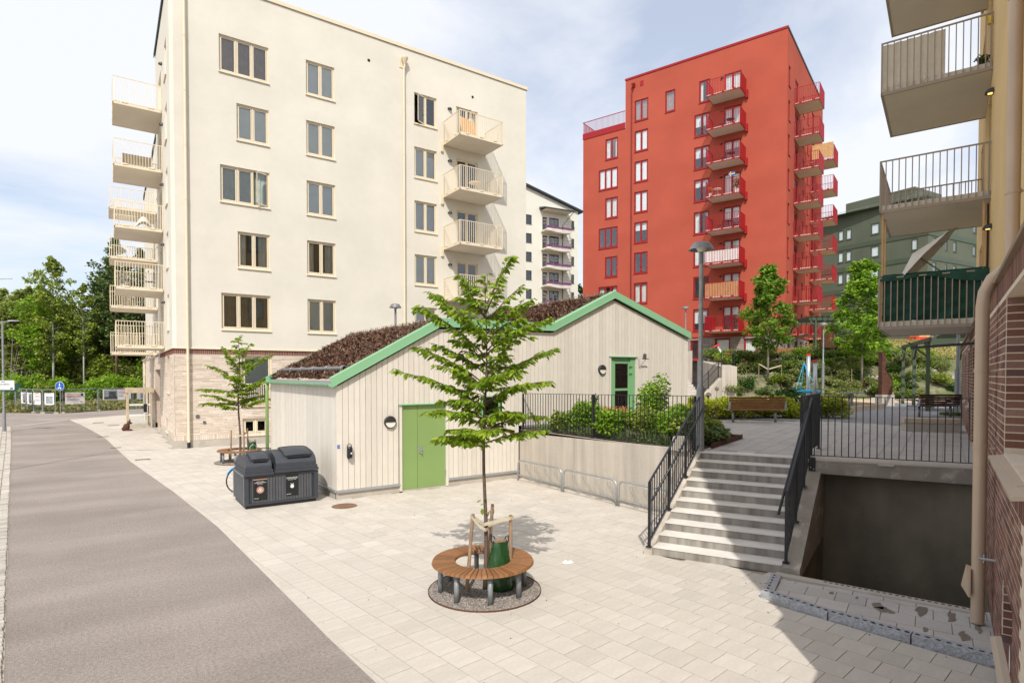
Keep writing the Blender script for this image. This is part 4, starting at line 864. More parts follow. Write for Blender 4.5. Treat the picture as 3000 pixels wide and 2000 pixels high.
while x < 13.6:
    x1 = min(x + PW, 13.6); xc = (x + x1) / 2; bz = .23 if x < 5.62 else 1.60
    segs = [[bz, None]]
    for D_ in (D1, D2, WN):
        if D_[0] - .07 < xc < D_[1] + .07:
            if D_ is WN: segs = [[bz, WN[2] - .03], [WN[3] + .03, None]]
            else: segs = [[D_[3] + .03, None]]
    for z0, z1 in segs:
        t0 = (z1 or rz(x) - .17); t1 = (z1 or rz(x1) - .17); pr = random.uniform(0, .003); m_ = MB(SF); g_ = .0055
        m_.hexa([(x + g_, -pr, z0), (x1 - g_, -pr, z0), (x1 - g_, .025, z0), (x + g_, .025, z0)], [(x + g_, -pr, t0), (x1 - g_, -pr, t1), (x1 - g_, .025, t1), (x + g_, .025, t0)]); m_.build('plank', 'wood_clad', sh)
    x += PW
y = 0
while y < DY:
    m_ = MB(SF); pr = random.uniform(0, .003); m_.box(-pr, .025, y + .005, min(y + PW, DY) - .005, .23, 2.93); m_.build('plank', 'wood_clad', sh); y += PW
y = 0
while y < DY: m_ = MB(SF); m_.box(13.575, 13.6, y + .005, y + PW - .005, 1.6, 4.6); m_.build('plank', 'wood_clad', sh); y += PW * 2
for (a, b) in ((-.005, 1.70), (3.18, 5.62)): MB(SF).box(a, b, -.035, .05, .17, .225).build('drip_sheet', 'zinc', sh)
MB(SF).box(5.75, 9.4, -.035, .05, 1.53, 1.60).build('drip_sheet', 'zinc', sh); MB(SF).box(10.8, 13.63, -.035, .05, 1.53, 1.60).build('drip_sheet', 'zinc', sh)
MB(SF).box(-.035, .05, .05, DY, .17, .225).build('drip_sheet', 'zinc', sh)
for (a, b) in ((.03, 1.70), (3.18, 5.62)): MB(SF).box(a if a > 1 else .012, b, .02, .2, -.05, .17).build('plinth', 'concrete', sh)
MB(SF).box(.012, .15, .2, DY, -.05, .17).build('plinth', 'concrete', sh)
# door 1
for a in (1.70, 3.11): MB(SF).box(a, a + .07, -.02, .05, .02, 2.33).build('door_jamb', 'wood_clad', sh)
MB(SF).box(1.68, 3.20, -.06, .05, 2.335, 2.365).build('door_head', 'green_trim', sh)
for a, b, nm in ((1.785, 2.235, 'door'), (2.245, 3.10, 'door')):
    m_ = MB(SF); m_.box(a, b, .03, .07, .04, 2.32); do = m_.build(nm, 'green_door', sh)
    if a > 2: 
        MB(SF).box(2.28, 2.36, .012, .03, 1.0, 1.22).build('handle_plate', 'steel', do); MB(SF).tube([(2.32, .02, 1.16), (2.32, -.05, 1.16), (2.32, -.055, 1.08), (2.32, -.02, 1.04), (2.34, -.05, 1.0)], .013, 8).build('handle', 'steel', do)
        for z in (.35, 1.2, 2.0): MB(SF).box(3.085, 3.11, .0, .03, z, z + .12).build('hinge', 'steel', do)
MB(SF).box(1.77, 3.11, .0, .2, -.03, .035).build('threshold', 'concrete', sh)
# door 2 (upper level), green with a window, open reveal
for a in (9.45, 10.73): MB(SF).box(a, a + .065, -.02, .12, 1.5, 3.76).build('door_jamb', 'wood_clad', sh)
MB(SF).box(9.44, 10.80, -.05, .1, 3.765, 3.80).build('door_head', 'green_trim', sh)
MB(SF).box(9.52, 9.70, .04, .3, 1.5, 3.76).build('door_frame', 'green_frame', sh); MB(SF).box(10.5, 10.72, .02, .06, 1.5, 3.76).build('door_frame', 'green_frame', sh)
m_ = MB(SF); m_.box(9.7, 10.5, .06, .1, 1.5, 1.8); m_.box(9.7, 10.5, .06, .1, 3.55, 3.76); m_.box(9.7, 9.78, .06, .1, 1.8, 3.55); m_.box(10.42, 10.5, .06, .1, 1.8, 3.55); m_.box(9.78, 10.42, .06, .1, 2.6, 2.68); do = m_.build('door', 'green_frame', sh)
MB(SF).quad((9.78, .08, 1.8), (10.42, .08, 1.8), (10.42, .08, 3.55), (9.78, .08, 3.55)).build('pane', 'glass', do); MB(SF).box(9.7, 10.5, .5, .6, 1.5, 3.7).build('interior', 'room', do)
for z in (2.0, 3.2, 3.45): MB(SF).box(10.44, 10.56, -.02, .02, z, z + .05).build('hinge', 'green_frame', do)
# small window
m_ = MB(SF); m_.box(4.27, 4.98, -.03, .05, 2.50, 2.53); m_.box(4.25, 5.0, -.05, .05, 1.93, 1.955); m_.box(4.30, 4.34, .0, .05, 1.96, 2.5); m_.box(4.90, 4.95, .0, .05, 1.96, 2.5); wf = m_.build('window', 'green_frame', sh); MB(SF).quad((4.34, .035, 1.96), (4.9, .035, 1.96), (4.9, .035, 2.5), (4.34, .035, 2.5)).build('pane', 'glass', wf); MB(SF).box(4.34, 4.9, .3, .32, 1.96, 2.5).build('interior', 'room', wf)
# verge trims (green sheet) front and back
def verge(y0, y1, pts, name='verge_trim'):
    for (a, za), (b, zb_) in zip(pts, pts[1:]):
        m_ = MB(SF); m_.hexa([(a, y0, za - .19), (b, y0, zb_ - .19), (b, y1, zb_ - .19), (a, y1, za - .19)], [(a, y0, za + .05), (b, y0, zb_ + .05), (b, y1, zb_ + .05), (a, y1, za + .05)]); v_ = m_.build(name, 'green_trim', sh)
        m_ = MB(SF); m_.hexa([(a, y0 - .015, za - .195), (b, y0 - .015, zb_ - .195), (b, y0 - .001, zb_ - .195), (a, y0 - .001, za - .195)], [(a, y0 - .015, za - .155), (b, y0 - .015, zb_ - .155), (b, y0 - .001, zb_ - .155), (a, y0 - .001, za - .155)]); m_.build('trim_fold', 'green_trim', v_)
vp = [(-.14, 3.03)] + [(a, z + .08) for a, z in prof[1:4]] + [(13.66, 4.72)]
verge(-.10, -.02, vp)
m_ = MB(SF)
for (a, za), (b, zb_) in zip(vp, vp[1:]): m_.hexa([(a, -.02, za + .0), (b, -.02, zb_ + .0), (b, .14, zb_ + .0), (a, .14, za + .0)], [(a, -.02, za + .05), (b, -.02, zb_ + .05), (b, .14, zb_ + .05), (a, .14, za + .05)])
m_.build('verge_cap', 'green_trim', sh)
verge(DY + .02, DY + .1, [(-.14, 3.03), (3.05, 4.70)]); verge(DY + .02, DY + .1, [(6.9, 4.72), (9.62, 5.98)])
# sedum roof planes
def roofplane(a, b): 
    (xa, za), (xb, zb_) = a, b; m_ = MB(SF)
    def fn(u, v):
        x_ = xa + (xb - xa) * u; y_ = .12 + (DY - .1) * v; return (x_, y_, za + (zb_ - za) * u + .03 + (.03 * math.sin(x_ * 7 + y_ * 3) * math.sin(y_ * 5) if .02 < v < .98 else 0))
    m_.grid(fn, 24, 40); return m_
for a, b, nm in ((prof[0], (2.9, 4.64), 'sedum_roof'), ((2.9, 4.62), prof[2], 'flat_roof'), (prof[2], prof[3], 'sedum_roof'), (prof[3], prof[4], 'sedum_roof')):
    roofplane((a[0], a[1]), (b[0], b[1] + .03)).build(nm, 'sedum_base', sh)
P = []; 
for (xa, za), (xb, zb_), n in ((prof[0], prof[1], 15000), (prof[2], prof[3], 12000), (prof[3], prof[4], 1500)):
    u = RNG.random(n); y_ = .12 + RNG.random(n) * (DY - .12); cl = np.sin(u * 31 + y_ * 4.1) * np.sin(y_ * 6.3 + u * 17); P.append(np.stack([xa + (xb - xa) * u, y_, za + (zb_ - za) * u + .045 + .035 * (cl > 0) + .03 * RNG.random(n)], 1))
P = SF(np.vstack(P)); foliage('sedum', P, .085, 'sedum', sh, droop=-.1)
P = []
for (xa, za), (xb, zb_) in ((prof[0], prof[1]), (prof[2], prof[3])):
    n = 900; u = RNG.random(n); y_ = RNG.choice([.3, DY - .2, DY * .5], n) + RNG.normal(size=n) * 1.5; y_ = np.clip(y_, .15, DY); P.append(np.stack([xa + (xb - xa) * u, y_, za + (zb_ - za) * u + .1], 1))
    n = 500; u = .88 + .12 * RNG.random(n); y_ = .2 + RNG.random(n) * (DY - .2); P.append(np.stack([xa + (xb - xa) * u, y_, za + (zb_ - za) * u + .12], 1))
P = SF(np.vstack(P)); link('sedum_stalks', npmesh('sedum_stalks', leafset(P - org(sh), .09, -1.2, np.array([(-.04, 0, 0), (.04, 0, 0), (.05, 1, 0), (-.05, 1, 0)]), [(0, 1, 2, 3)], jitter=.5), [(0, 1, 2, 3)], 'sedum_dry'), sh, kind='stuff')
# eaves: gutter, snow guard, downpipe
g_ = MB(SF); g_.grid(lambda u, v: (-.12 + .075 * cos(pi + pi * u), -.02 + (DY + .1) * v, 2.93 + .075 * sin(pi + pi * u)), 10, 1); g_.box(-.2, -.045, -.035, -.015, 2.855, 2.935); gu = g_.build('gutter', 'green_trim', sh)
m_ = MB(SF)
for i in range(13): y_ = .3 + i * .56; m_.tube([(-.12 + .08 * cos(pi + pi * u), y_, 2.93 + .08 * sin(pi + pi * u)) for u in np.linspace(0, 1, 6)], .007, 4)
m_.build('gutter_hook', 'green_trim', gu)
MB(SF).box(-.045, .0, 0, DY, 2.90, 3.0).build('eaves_sheet', 'zinc', sh)
sg = MB(SF); sg.grid(lambda u, v: (.30 + .06 * cos(2 * pi * u), .25 + (DY - .5) * v, 3.32 + .06 * sin(2 * pi * u)), 12, 1); sgo = sg.build('snow_guard', 'lamp_grey', sh, smooth=True)
m_ = MB(SF)
for i in range(6): y_ = .35 + i * 1.28; m_.tube([(.30 + .075 * cos(t), y_, 3.32 + .075 * sin(t)) for t in np.linspace(-.5, 3.7, 9)] + [(.2, y_, 3.2)], .012, 5)
m_.build('guard_hook', 'steel_dull', sgo)
m_ = MB(SF); m_.tube([(-.10, DY + .02, 2.88), (-.12, DY + .03, 2.6), (-.12, DY + .03, .05)], .055, 12); m_.build('downpipe', 'green_door', sh, smooth=True)
# round bulkhead lamps on the shed
def bulkhead(x, z, label):
    c = SF((x, -.0, z)); t = thing('wall_lamp', label, 'lamp', tuple(c), 'round wall lamps on the shed'); m_ = MB(); n = 24
    V = []; F = []
    for r, d in ((.165, 0), (.165, .06), (.15, .075), (.14, .07)):
        for k in range(n): V.append((c[0] + r * cos(2 * pi * k / n), c[1] - d, c[2] + r * sin(2 * pi * k / n)))
    for j in range(3):
        for k in range(n): F.append((j * n + k, j * n + (k + 1) % n, (j + 1) * n + (k + 1) % n, (j + 1) * n + k))
    m_.add(V, F); m_.build('housing', 'black_plastic', t)
    m_ = MB(); m_.quad(*[(c[0] + .14 * cos(a), c[1] - .078, c[2] + .14 * sin(a)) for a in np.linspace(pi, 2 * pi, 14)]); m_.build('lens', 'lens', t)
    m_ = MB(); m_.extr([(c[0] + .145 * cos(a), c[1] - .06, c[2] + .145 * sin(a)) for a in np.linspace(0, pi, 14)], (0, -.03, 0)); m_.build('hood', 'black_plastic', t)
bulkhead(1.42, 1.90, 'round half hooded wall lamp left of the green double door'); bulkhead(9.08, 3.33, 'round half hooded wall lamp left of the upper green door')
# ashtray, little blue tag, round vent, folded window stay
c = SF((.30, 0, 1.22)); t = thing('wall_ashtray', 'black wall mounted ashtray on the pale shed left of the green door', 'ashtray', tuple(c)); m_ = MB(); m_.lathe([(.06, -.17), (.068, -.15), (.068, .08), (.055, .11)], (c[0], c[1] - .09, c[2]), 14); m_.build('body', 'black', t)
MB().box(c[0] - .03, c[0] + .03, c[1] - .03, c[1], c[2] - .2, c[2] + .1).build('bracket', 'black', t); m_ = MB(); m_.tube([(c[0] - .06, c[1] - .08, c[2] + .08), (c[0] - .05, c[1] - .07, c[2] + .15), (c[0], c[1] - .06, c[2] + .19), (c[0] + .05, c[1] - .07, c[2] + .15), (c[0] + .06, c[1] - .08, c[2] + .08)], .01, 6); m_.build('hood', 'black', t)
m_ = MB(); m_.lathe([(.0, .09), (.055, .09), (.055, .1)], (c[0], c[1] - .09, c[2]), 12); m_.build('tray', 'steel', t); m_ = MB(); disc(m_, (c[0] + .02, c[1] - .16, c[2] - .05), .022, (1, 0, 0), (0, 0, 1)); m_.build('sticker', 'white', t)
m_ = MB(SF); m_.box(.01, .075, -.012, -.004, 1.30, 1.385); tg = m_.build('number_tag', 'blue', loc=SF((.04, -.01, 1.34)), label='small blue tag on the corner board of the shed', cat='tag')
text('42', .05, 'white', SF, (.043, -.013, 1.342), tg)
c = SF((11.18, -.0, 3.83)); t = thing('round_vent', 'small round grey vent grille high on the shed right of the upper door', 'vent', tuple(c)); m_ = MB(); disc(m_, (c[0], c[1] - .02, c[2]), .1, (1, 0, 0), (0, 0, 1)); m_.build('grille', 'steel_dull', t); m_ = MB()
for q in range(-3, 4): m_.box(c[0] - .075, c[0] + .075, c[1] - .03, c[1] - .021, c[2] + q * .022 - .005, c[2] + q * .022 + .003)
m_.build('slat', 'lamp_grey', t)
c = SF((10.95, 0, 3.72)); t = thing('door_bracket', 'black folding bracket on the shed wall beside the upper green door', 'bracket', tuple(c)); m_ = MB(); m_.box(c[0] - .1, c[0] + .22, c[1] - .22, c[1] - .19, c[2] - .01, c[2] + .02); m_.build('arm', 'black', t); m_ = MB(); m_.bar((c[0] - .05, c[1] - .02, c[2] - .3), (c[0] + .1, c[1] - .2, c[2]), .012); m_.bar((c[0] - .05, c[1] - .0, c[2] - .3), (c[0] - .05, c[1], c[2]), .012); m_.build('strut', 'black', t)

# ================================================================== right-hand building (ochre over red brick)
# frame: x runs against UX (towards the camera), front plane faces VX; a = 30 - u
RF = Fr(UX * 30 + VX * -.507, 198.6); rb = thing('apartment_building', 'ochre plastered apartment building on red brown brick base at the right edge', 'building', tuple(UX * 10 + VX * -.507))
def A(u): return 30 - u
RB_ = Pl(RF, 'F'); RY = Pl(RF, 'F', -.25)
wl = [(A(8.12), A(6.0), 2.32, 3.98), (A(7.96), A(6.84), .41, 1.04), (A(15.0), A(13.6), 1.75, 3.85), (A(17.9), A(16.3), 1.52, 3.85), (A(21.2), A(20.0), 2.3, 3.85), (A(25.2), A(24.0), 2.3, 3.85)]
wl = [(min(h[0], h[1]), max(h[0], h[1]), h[2], h[3]) for h in wl]
mb = MB(RF); wall(RB_, 0, A(4.4), 0, 4.28, wl, mb, .24); mb.quad(RB_.p(A(4.4), 0, 0), RB_.p(A(4.4), -12, 0), RB_.p(A(4.4), -12, 4.28), RB_.p(A(4.4), 0, 4.28)); mb.build('brick_mortar', 'mortar', rb)
its = []
def bonds(pl, a0, a1, z0, z1, holes, its):
    H = .0845; z = z0; r = 0
    while z + H <= z1 + .005:
        a = a0 + (r % 2) * .125 - .25
        while a < a1:
            b0, b1 = max(a, a0), min(a + .25, a1); zc = z + H / 2; segs = [(b0, b1)] if b1 > b0 else []
            for h in holes:
                if h[2] - .005 < zc < h[3] + .005:
                    ns = []
                    for (x0, x1) in segs:
                        if x1 <= h[0] or x0 >= h[1]: ns.append((x0, x1))
                        else:
                            if x0 < h[0] - .03: ns.append((x0, h[0]))
                            if x1 > h[1] + .03: ns.append((h[1], x1))
                    segs = ns
            for x0, x1 in segs:
                if x1 - x0 > .04: c = pl.fr(pl.p((x0 + x1) / 2, .002 - .04 + random.uniform(-.0006, .0006), z)); its.append((c, radians(198.6), (x1 - x0 - .012, .08, H - .013)))
            a += .25
        z += H; r += 1
bonds(RB_, 0, A(5.6), .01, 4.0, wl, its)
for h in wl:      # jamb bricks, facing the camera
    z = h[2] if h[2] > 0 else 0; z = .01 + math.ceil((h[2] - .01) / .0845) * .0845
    while z + .08 < h[3]:
        c = RF(RB_.p(h[0] - .004, -.12, z)); its.append((c, radians(198.6), (.012, .225, .0715))); z += .0845
NB = np.array([cos(HEAD), sin(HEAD)])
its = [i for i in its if i[0] @ UX < 30.5]
its.sort(key=lambda i: 0 if inview(np.array(i[0]), .3) else 1)
pieces(rb, 'brick', 'brick_red', [i for i in its if inview(np.array(i[0]), .6)], limit=300, stuff='bricks')
sold = []; a = 0
while a < A(5.8):
    sold.append((RF(RB_.p(a + .04, .004 - .04, 4.03)), radians(198.6), (.068, .08, .235))); a += .082
pieces(rb, 'soldier_brick', 'brick_red', sold, limit=40, stuff='soldier_bricks')
sold = []; a = A(8.3)
while a < A(5.9): sold.append((RF(RB_.p(a + .04, .010 - .04, 1.98)), radians(198.6), (.068, .08, .27))); a += .082
pieces(rb, 'sill_brick', 'brick_red', sold, limit=40)
mb = MB(RF); mb.hexa([RB_.p(0, -.3, 4.30), RB_.p(A(4.4), -.3, 4.30), RB_.p(A(4.4), .05, 4.27), RB_.p(0, .05, 4.27)], [RB_.p(0, -.3, 4.36), RB_.p(A(4.4), -.3, 4.36), RB_.p(A(4.4), .06, 4.29), RB_.p(0, .06, 4.29)]); mb.build('flashing', 'taupe', rb)
wh = []
for z in (5.15, 8.05, 10.95, 13.85): wh += [(A(8.25), A(7.2), z, z + 1.65), (A(11.6), A(10.3), z, z + 1.65), (A(18.4), A(17.2), z - .7, z + 1.65), (A(22.2), A(21.0), z, z + 1.65)]
mb = MB(RF); wall(RY, 5.5, A(4.4), 4.28, 17.0, wh, mb, .12); mb.quad(RY.p(A(4.4), 0, 4.28), RY.p(A(4.4), -12, 4.28), RY.p(A(4.4), -12, 17), RY.p(A(4.4), 0, 17)); mb.quad(RY.p(5.5, 0, 4.28), RY.p(5.5, -12, 4.28), RY.p(5.5, -12, 17), RY.p(5.5, 0, 17)); mb.quad(RY.p(5.5, 0, 17), RY.p(A(4.4), 0, 17), RY.p(A(4.4), -12, 17), RY.p(5.5, -12, 17)); mb.quad(RY.p(5.5, -12, 0), RY.p(A(4.4), -12, 0), RY.p(A(4.4), -12, 17), RY.p(5.5, -12, 17)); mb.build('wall', 'plaster_ochre', rb)
for h in wh: window(rb, RY, h[0], h[1], h[2], h[3], 1, 'taupe', 'blind', sillm='taupe')
w1 = window(rb, RB_, wl[0][0], wl[0][1], wl[0][2], wl[0][3], 1, 'taupe_sill', 'blind', rec=.22, fw=.34, sillm='taupe_sill', name='window')
mb = MB(RF); a0, a1 = A(8.25), A(5.5); mb.hexa([RB_.p(a0, -.24, 2.29), RB_.p(a1, -.24, 2.29), RB_.p(a1, .12, 2.24), RB_.p(a0, .12, 2.24)], [RB_.p(a0, -.24, 2.315), RB_.p(a1, -.24, 2.315), RB_.p(a1, .125, 2.27), RB_.p(a0, .125, 2.27)]); mb.build('sill', 'taupe_sill', w1)
w2 = window(rb, RB_, wl[1][0], wl[1][1], wl[1][2], wl[1][3], 1, 'taupe_sill', 'none', rec=.2, fw=.06, sillm='taupe_sill')
mb = MB(RF); a0, a1 = A(8.03), A(6.8); mb.hexa([RB_.p(a0, -.2, .40), RB_.p(a1, -.2, .40), RB_.p(a1, .09, .33), RB_.p(a0, .09, .33)], [RB_.p(a0, -.2, .42), RB_.p(a1, -.2, .42), RB_.p(a1, .095, .35), RB_.p(a0, .095, .35)]); mb.build('sill', 'taupe_sill', w2)
for h in wl[2:]: window(rb, RB_, h[0], h[1], h[2], h[3], 1, 'taupe', 'none', rec=.22, sillm='taupe_sill')
bz_ = [4.26, 7.1, 9.95, 12.78]
for i, z in enumerate(bz_): balcony(rb, RY, A(20.0), A(16.9), z, 2.12, 'taupe', 'soffit2', th=.2, rail=1.27, sp=.132, indiv=True, bw=.011)
def lit_lamp(u, z):
    l = wall_lamp(rb, RY, A(u), z); mb = MB(RF); mb.quad(RY.p(A(u) - .06, .03, z - .002), RY.p(A(u) + .06, .03, z - .002), RY.p(A(u) + .05, .11, z - .002), RY.p(A(u) - .05, .11, z - .002)); mb.build('lamp_glass', 'lamp_glow', l)
for z in (9.2, 12.1, 6.3): lit_lamp(16.3, z)
# pipes: one over the plaster, an elbow, one down the brick
p_ = MB(RF); u_ = 9.35; pr_ = .072
p_.tube([RY.p(A(u_), .13, 17), RY.p(A(u_), .13, 4.62), RY.p(A(u_) - .0, .16, 4.48), RB_.p(A(u_), .06, 4.34), RB_.p(A(u_), .13, 4.18), RB_.p(A(u_), .15, 4.0), RB_.p(A(u_), .15, .03)], pr_, 18, cap=False); dp = p_.build('downpipe', 'taupe_pipe', rb, smooth=True)
c_ = MB(RF)
for z, pl in ((5.35, RY), (7.7, RY), (3.18, RB_), (2.22, RB_), (10.2, RY)):
    dd = .13 if pl is RY else .15; c_.tube([pl.p(A(u_), dd, z), pl.p(A(u_), dd, z + .045)], pr_ + .007, 18); c_.box(*([A(u_) - .015, A(u_) + .015] + ([-dd + .25, .25] if pl is RY else [-dd, 0.0]) + [z + .01, z + .035]))
c_.build('pipe_clamp', 'taupe_pipe', dp)
mb = MB(RF); q = lambda a, d, z: RB_.p(A(u_) + a, d, z)
mb.hexa([q(-.02, .20, .42), q(.10, .225, .36), q(.10, .245, .36), q(-.04, .32, .46)], [q(-.02, .20, .72), q(.07, .225, .70), q(.07, .235, .70), q(-.03, .27, .74)]); mb.build('leaf_trap', 'taupe_pipe', dp)
mb = MB(RF); mb.tube([RB_.p(A(9.0), .0, .93), RB_.p(A(9.0), .16, .93)], .016, 8); mb.tube([RB_.p(A(9.03), .11, .88), RB_.p(A(9.03), .11, .98)], .008, 6); mb.build('tap', 'steel', rb)
mb = MB(RF); mb.lathe([(0, 0)], (0, 0, 0), 3) if False else None
mb.quad(*[RB_.p(A(6.9) + .045 * cos(t), .012, .62 + .13 * sin(t) - .35 + .3) for t in np.linspace(0, 2 * pi, 16)[:-1]]); mb.build('wall_plate', 'white', rb)
mb = MB(RF); mb.tube([RB_.p(A(13.3), .02, 3.72), RB_.p(A(13.3), 1.05, 3.66)], .035, 4); mb.build('bracket', 'black', rb)
# things on these balconies
def wavy(name, m, fr, pl, a0, a1, d, z0, z1, loc_label, cat, amp=.03, fq=16, nx=60, nz=14, top=None, droop=0, axis='a', wr=.02):
    mb = MB(fr)
    def fn(u, v):
        a = a0 + (a1 - a0) * u; wv = amp * sin(a * fq) * (1 - .3 * v) + wr * (1 - v) * sin(v * 23 + a * 9) + .4 * wr * sin(v * 41 + a * 27); zt = z1 + (top(u) if top else 0); z = z0 + (zt - z0) * v + droop * sin(pi * u) * (1 - v)
        return pl.p(a, d + wv, z) if axis == 'a' else pl.p(d + wv, a, z)
    mb.grid(fn, nx, nz); o = mb.build(name, m, smooth=True, loc=fr(fn(.5, 0) if False else pl.p(*( (a0 + a1) / 2, d) if axis == 'a' else (d, (a0 + a1) / 2), z0)) if False else tuple(np.array(fr(fn(.5, .0)))), label=loc_label, cat=cat); return o
An = A(16.9) - .035
wavy('privacy_cloth', 'canvas', RF, RY, .86, 2.09, An - .03, 9.98, 11.17, 'ivory canvas cloth tied inside the rails of a high balcony on the ochre building', 'cloth', amp=.022, fq=26, axis='d', nx=80, wr=.018, nz=24)
wavy('privacy_cloth', 'green_cloth', RF, RY, .05, 2.04, An - .045, 4.46, 5.60, 'dark green cloth hung inside the lowest balcony of the ochre building', 'cloth', amp=.025, fq=11, axis='d', nx=60, wr=.025, top=lambda u: .0, nz=18)
wavy('privacy_cloth', 'green_cloth', RF, RY, .0, 2.1, An + .055, 5.25, 5.62, 'dark green cloth edge folded over the top rail of the lowest ochre balcony', 'cloth', amp=.012, fq=14, axis='d', nx=50, nz=5, droop=.0, top=lambda u: .0) if False else None
mb = MB(RF)
def fl(u, v):
    d = .0 + 2.13 * u; dr = .10 + .22 * (1 - u) ** 2 + .05 * sin(u * 9); a = An + .04 + .01 * sin(u * 30); return RY.p(a - .1 * (v < .01), d, 5.56 - dr * max(v - .15, 0) + (.0 if v > .1 else -.01))
mb.grid(fl, 40, 6); mb.build('cloth_overhang', 'green_cloth', smooth=True, loc=RF(RY.p(An, 1, 5.3)), label='folded top hem of the dark green cloth over the lowest balcony rail', cat='cloth')
for i, (d, a) in enumerate(((2.05, An - .06), (2.05, An - .8), (.12, An - .05), (.02, An - .5))):
    mb = MB(RF); mb.box(*(a - .02, a + .02, -d - .0 + .25 - .02, -d + .25 + .02, 4.4, 7.1)); mb.build('timber_post', 'timber' if i != 3 else 'rust', loc=RF(RY.p(a, d, 4.4)), label=('orange timber post at the outer corner of the lowest ochre balcony', 'orange timber post behind the tilted parasol on the lowest ochre balcony', 'orange timber post beside the wall on the lowest ochre balcony', 'dark wooden post against the wall on the lowest ochre balcony')[i], cat='post', group='timber posts on the balcony')
t = thing('parasol', 'pale grey tilted parasol standing on the lowest ochre balcony', 'parasol', RF(RY.p(A(17.7), 1.3, 4.46)))
mb = MB(RF); ap = np.array(RY.p(An - .55, 1.45, 6.15)); nrm = np.array(RY.p(0, 1, 0)) - np.array(RY.p(0, 0, 0)); ax = np.array([0, -.62, .55]) ; ax = ax / np.linalg.norm(ax)
e_a = np.array([1., 0, 0]); e_b = np.cross(ax, e_a); R1 = .98; V = [ap]
for k in range(8): tt = 2 * pi * k / 8; V.append(ap - ax * .30 + (e_a * cos(tt) * .8 + e_b * sin(tt)) * R1)
mb.add(V, [(0, 1 + k, 1 + (k + 1) % 8) for k in range(8)]); cn = mb.build('canopy', 'tarp', t)
mb = MB(RF)
for k in range(8): mb.bar(V[0] - ax * .04, V[1 + k] - ax * .02, .006)
mb.build('rib', 'lamp_grey', t)
mb = MB(RF); mb.tube([ap - ax * .02, ap - ax * .75, RY.p(An - .5, 1.0, 5.2), RY.p(An - .5, 1.0, 4.46)], .018, 8); mb.build('pole', 'lamp_grey', t)
mb = MB(RF); mb.lathe([(0, 0), (.06, 0), (.08, .12), (.07, .16)], RY.p(An - .05, .05, 11.0), 10); mb.build('yellow_bucket', 'yellow', loc=RF(RY.p(An - .05, .05, 11.0)), label='small yellow pot hanging at the wall end of the ivory clothed balcony', cat='pot')
P = RF(np.array([RY.p(An - .15, .18, 10.28)])); t = thing('potted_plant', 'small green potted plant in the corner of the ivory clothed balcony', 'plant', tuple(P[0] - [0, 0, .1])); foliage('foliage', clump(P[0], (.13, .13, .13), 160, .1), .07, 'leaf_dark', t); MB(RF).lathe([(0, -.12), (.07, -.12), (.09, 0)], RY.p(An - .15, .18, 10.28), 10).build('pot', 'black', t)
# low annex wall that casts the step in the shadow
mb = MB(RF); RB_.box(mb, A(4.38), A(1.2), -4, -.05, 0, 3.25); mb.build('low_brick_annex', 'brick_red', loc=tuple(UX * 3 + VX * -.6), label='low brick annex beside the ochre building just outside the picture', cat='annex')

# ================================================================== red tower
DR = Fr((44.85, 26.11, 0), 18.6); rt = thing('apartment_tower', 'tall brick red apartment tower with crimson balconies', 'building', (44.85, 26.11, 4))
RL = Pl(DR, 'L'); RFr = Pl(DR, 'F')
wins = []
for k in range(7): wins.append((11.82, 13.17, 26.75 - 2.82 * k, 28.67 - 2.82 * k, 2))
for k in range(7):
    z = 23.87 - 2.82 * k; wins.append((14.87, 16.20, z, z + 1.94, 2) if k % 2 == 0 else (14.87, 16.90, z, z + 1.94, 3))
wins.append((9.25, 10.19, 26.8, 28.68, 1)); wins.append((6.17, 7.11, 26.8, 28.67, 1))
for k in range(1, 8): wins.append((6.17, 7.52, 26.75 - 2.82 * k, 28.67 - 2.82 * k, 2))
drs = [(3.55, 4.95, 26.5 - 2.8 * k, 28.6 - 2.8 * k) for k in range(8)]
mb = MB(DR); wall(RL, 0, 14.1, 6.46, 30.87, [w_[:4] for w_ in wins] + drs, mb, .1); wall(RL, 14.1, 18.65, 6.46, 26.4, [w_[:4] for w_ in wins], mb, .1)
ww = [(.45, 1.15, 26.5 - 2.75 * k, 28.1 - 2.75 * k) for k in range(8)] + [(3.0, 4.3, 25.9 - 2.75 * k, 28.0 - 2.75 * k) for k in range(8)] + [(6.3, 7.0, 26.2 - 2.75 * k, 27.9 - 2.75 * k) for k in range(8)] + [(8.4, 9.2, 26.2 - 2.75 * k, 27.9 - 2.75 * k) for k in range(8)] + [(10.6, 11.8, 25.9 - 2.75 * k, 28.0 - 2.75 * k) for k in range(8)]
ww = [h for h in ww if h[2] > 6.5]
wall(RFr, 0, 16.4, 6.46, 30.87, ww, mb, .1); mb.quad((16.4, 0, 6), (16.4, 14, 6), (16.4, 14, 30.87), (16.4, 0, 30.87)); mb.quad((0, 14.1, 26.4), (16, 14.1, 26.4), (16, 14.1, 30.87), (0, 14.1, 30.87)); mb.quad((0, 18.65, 4), (16, 18.65, 4), (16, 18.65, 26.4), (0, 18.65, 26.4)); mb.quad((0, 14.1, 26.4), (0, 18.65, 26.4), (16, 18.65, 26.4), (16, 14.1, 26.4)); mb.quad((0, 0, 30.87), (16.4, 0, 30.87), (16.4, 14.1, 30.87), (0, 14.1, 30.87)); mb.build('wall', 'plaster_red', rt)
mb = MB(DR); RL.box(mb, -.05, 14.15, -.0, .05, 30.80, 30.98); re_ = mb.build('roof_edge', 'red_metal', rt); mb = MB(DR); RFr.box(mb, .0, 16.45, .0, .05, 30.80, 30.98); mb.build('roof_edge', 'anthracite', rt, label='dark roof edge over the shaded side')
mb = MB(DR); RL.box(mb, 14.12, 18.68, -.0, .05, 26.38, 26.95); rp_ = mb.build('parapet', 'red_metal', rt); mb = MB(DR)
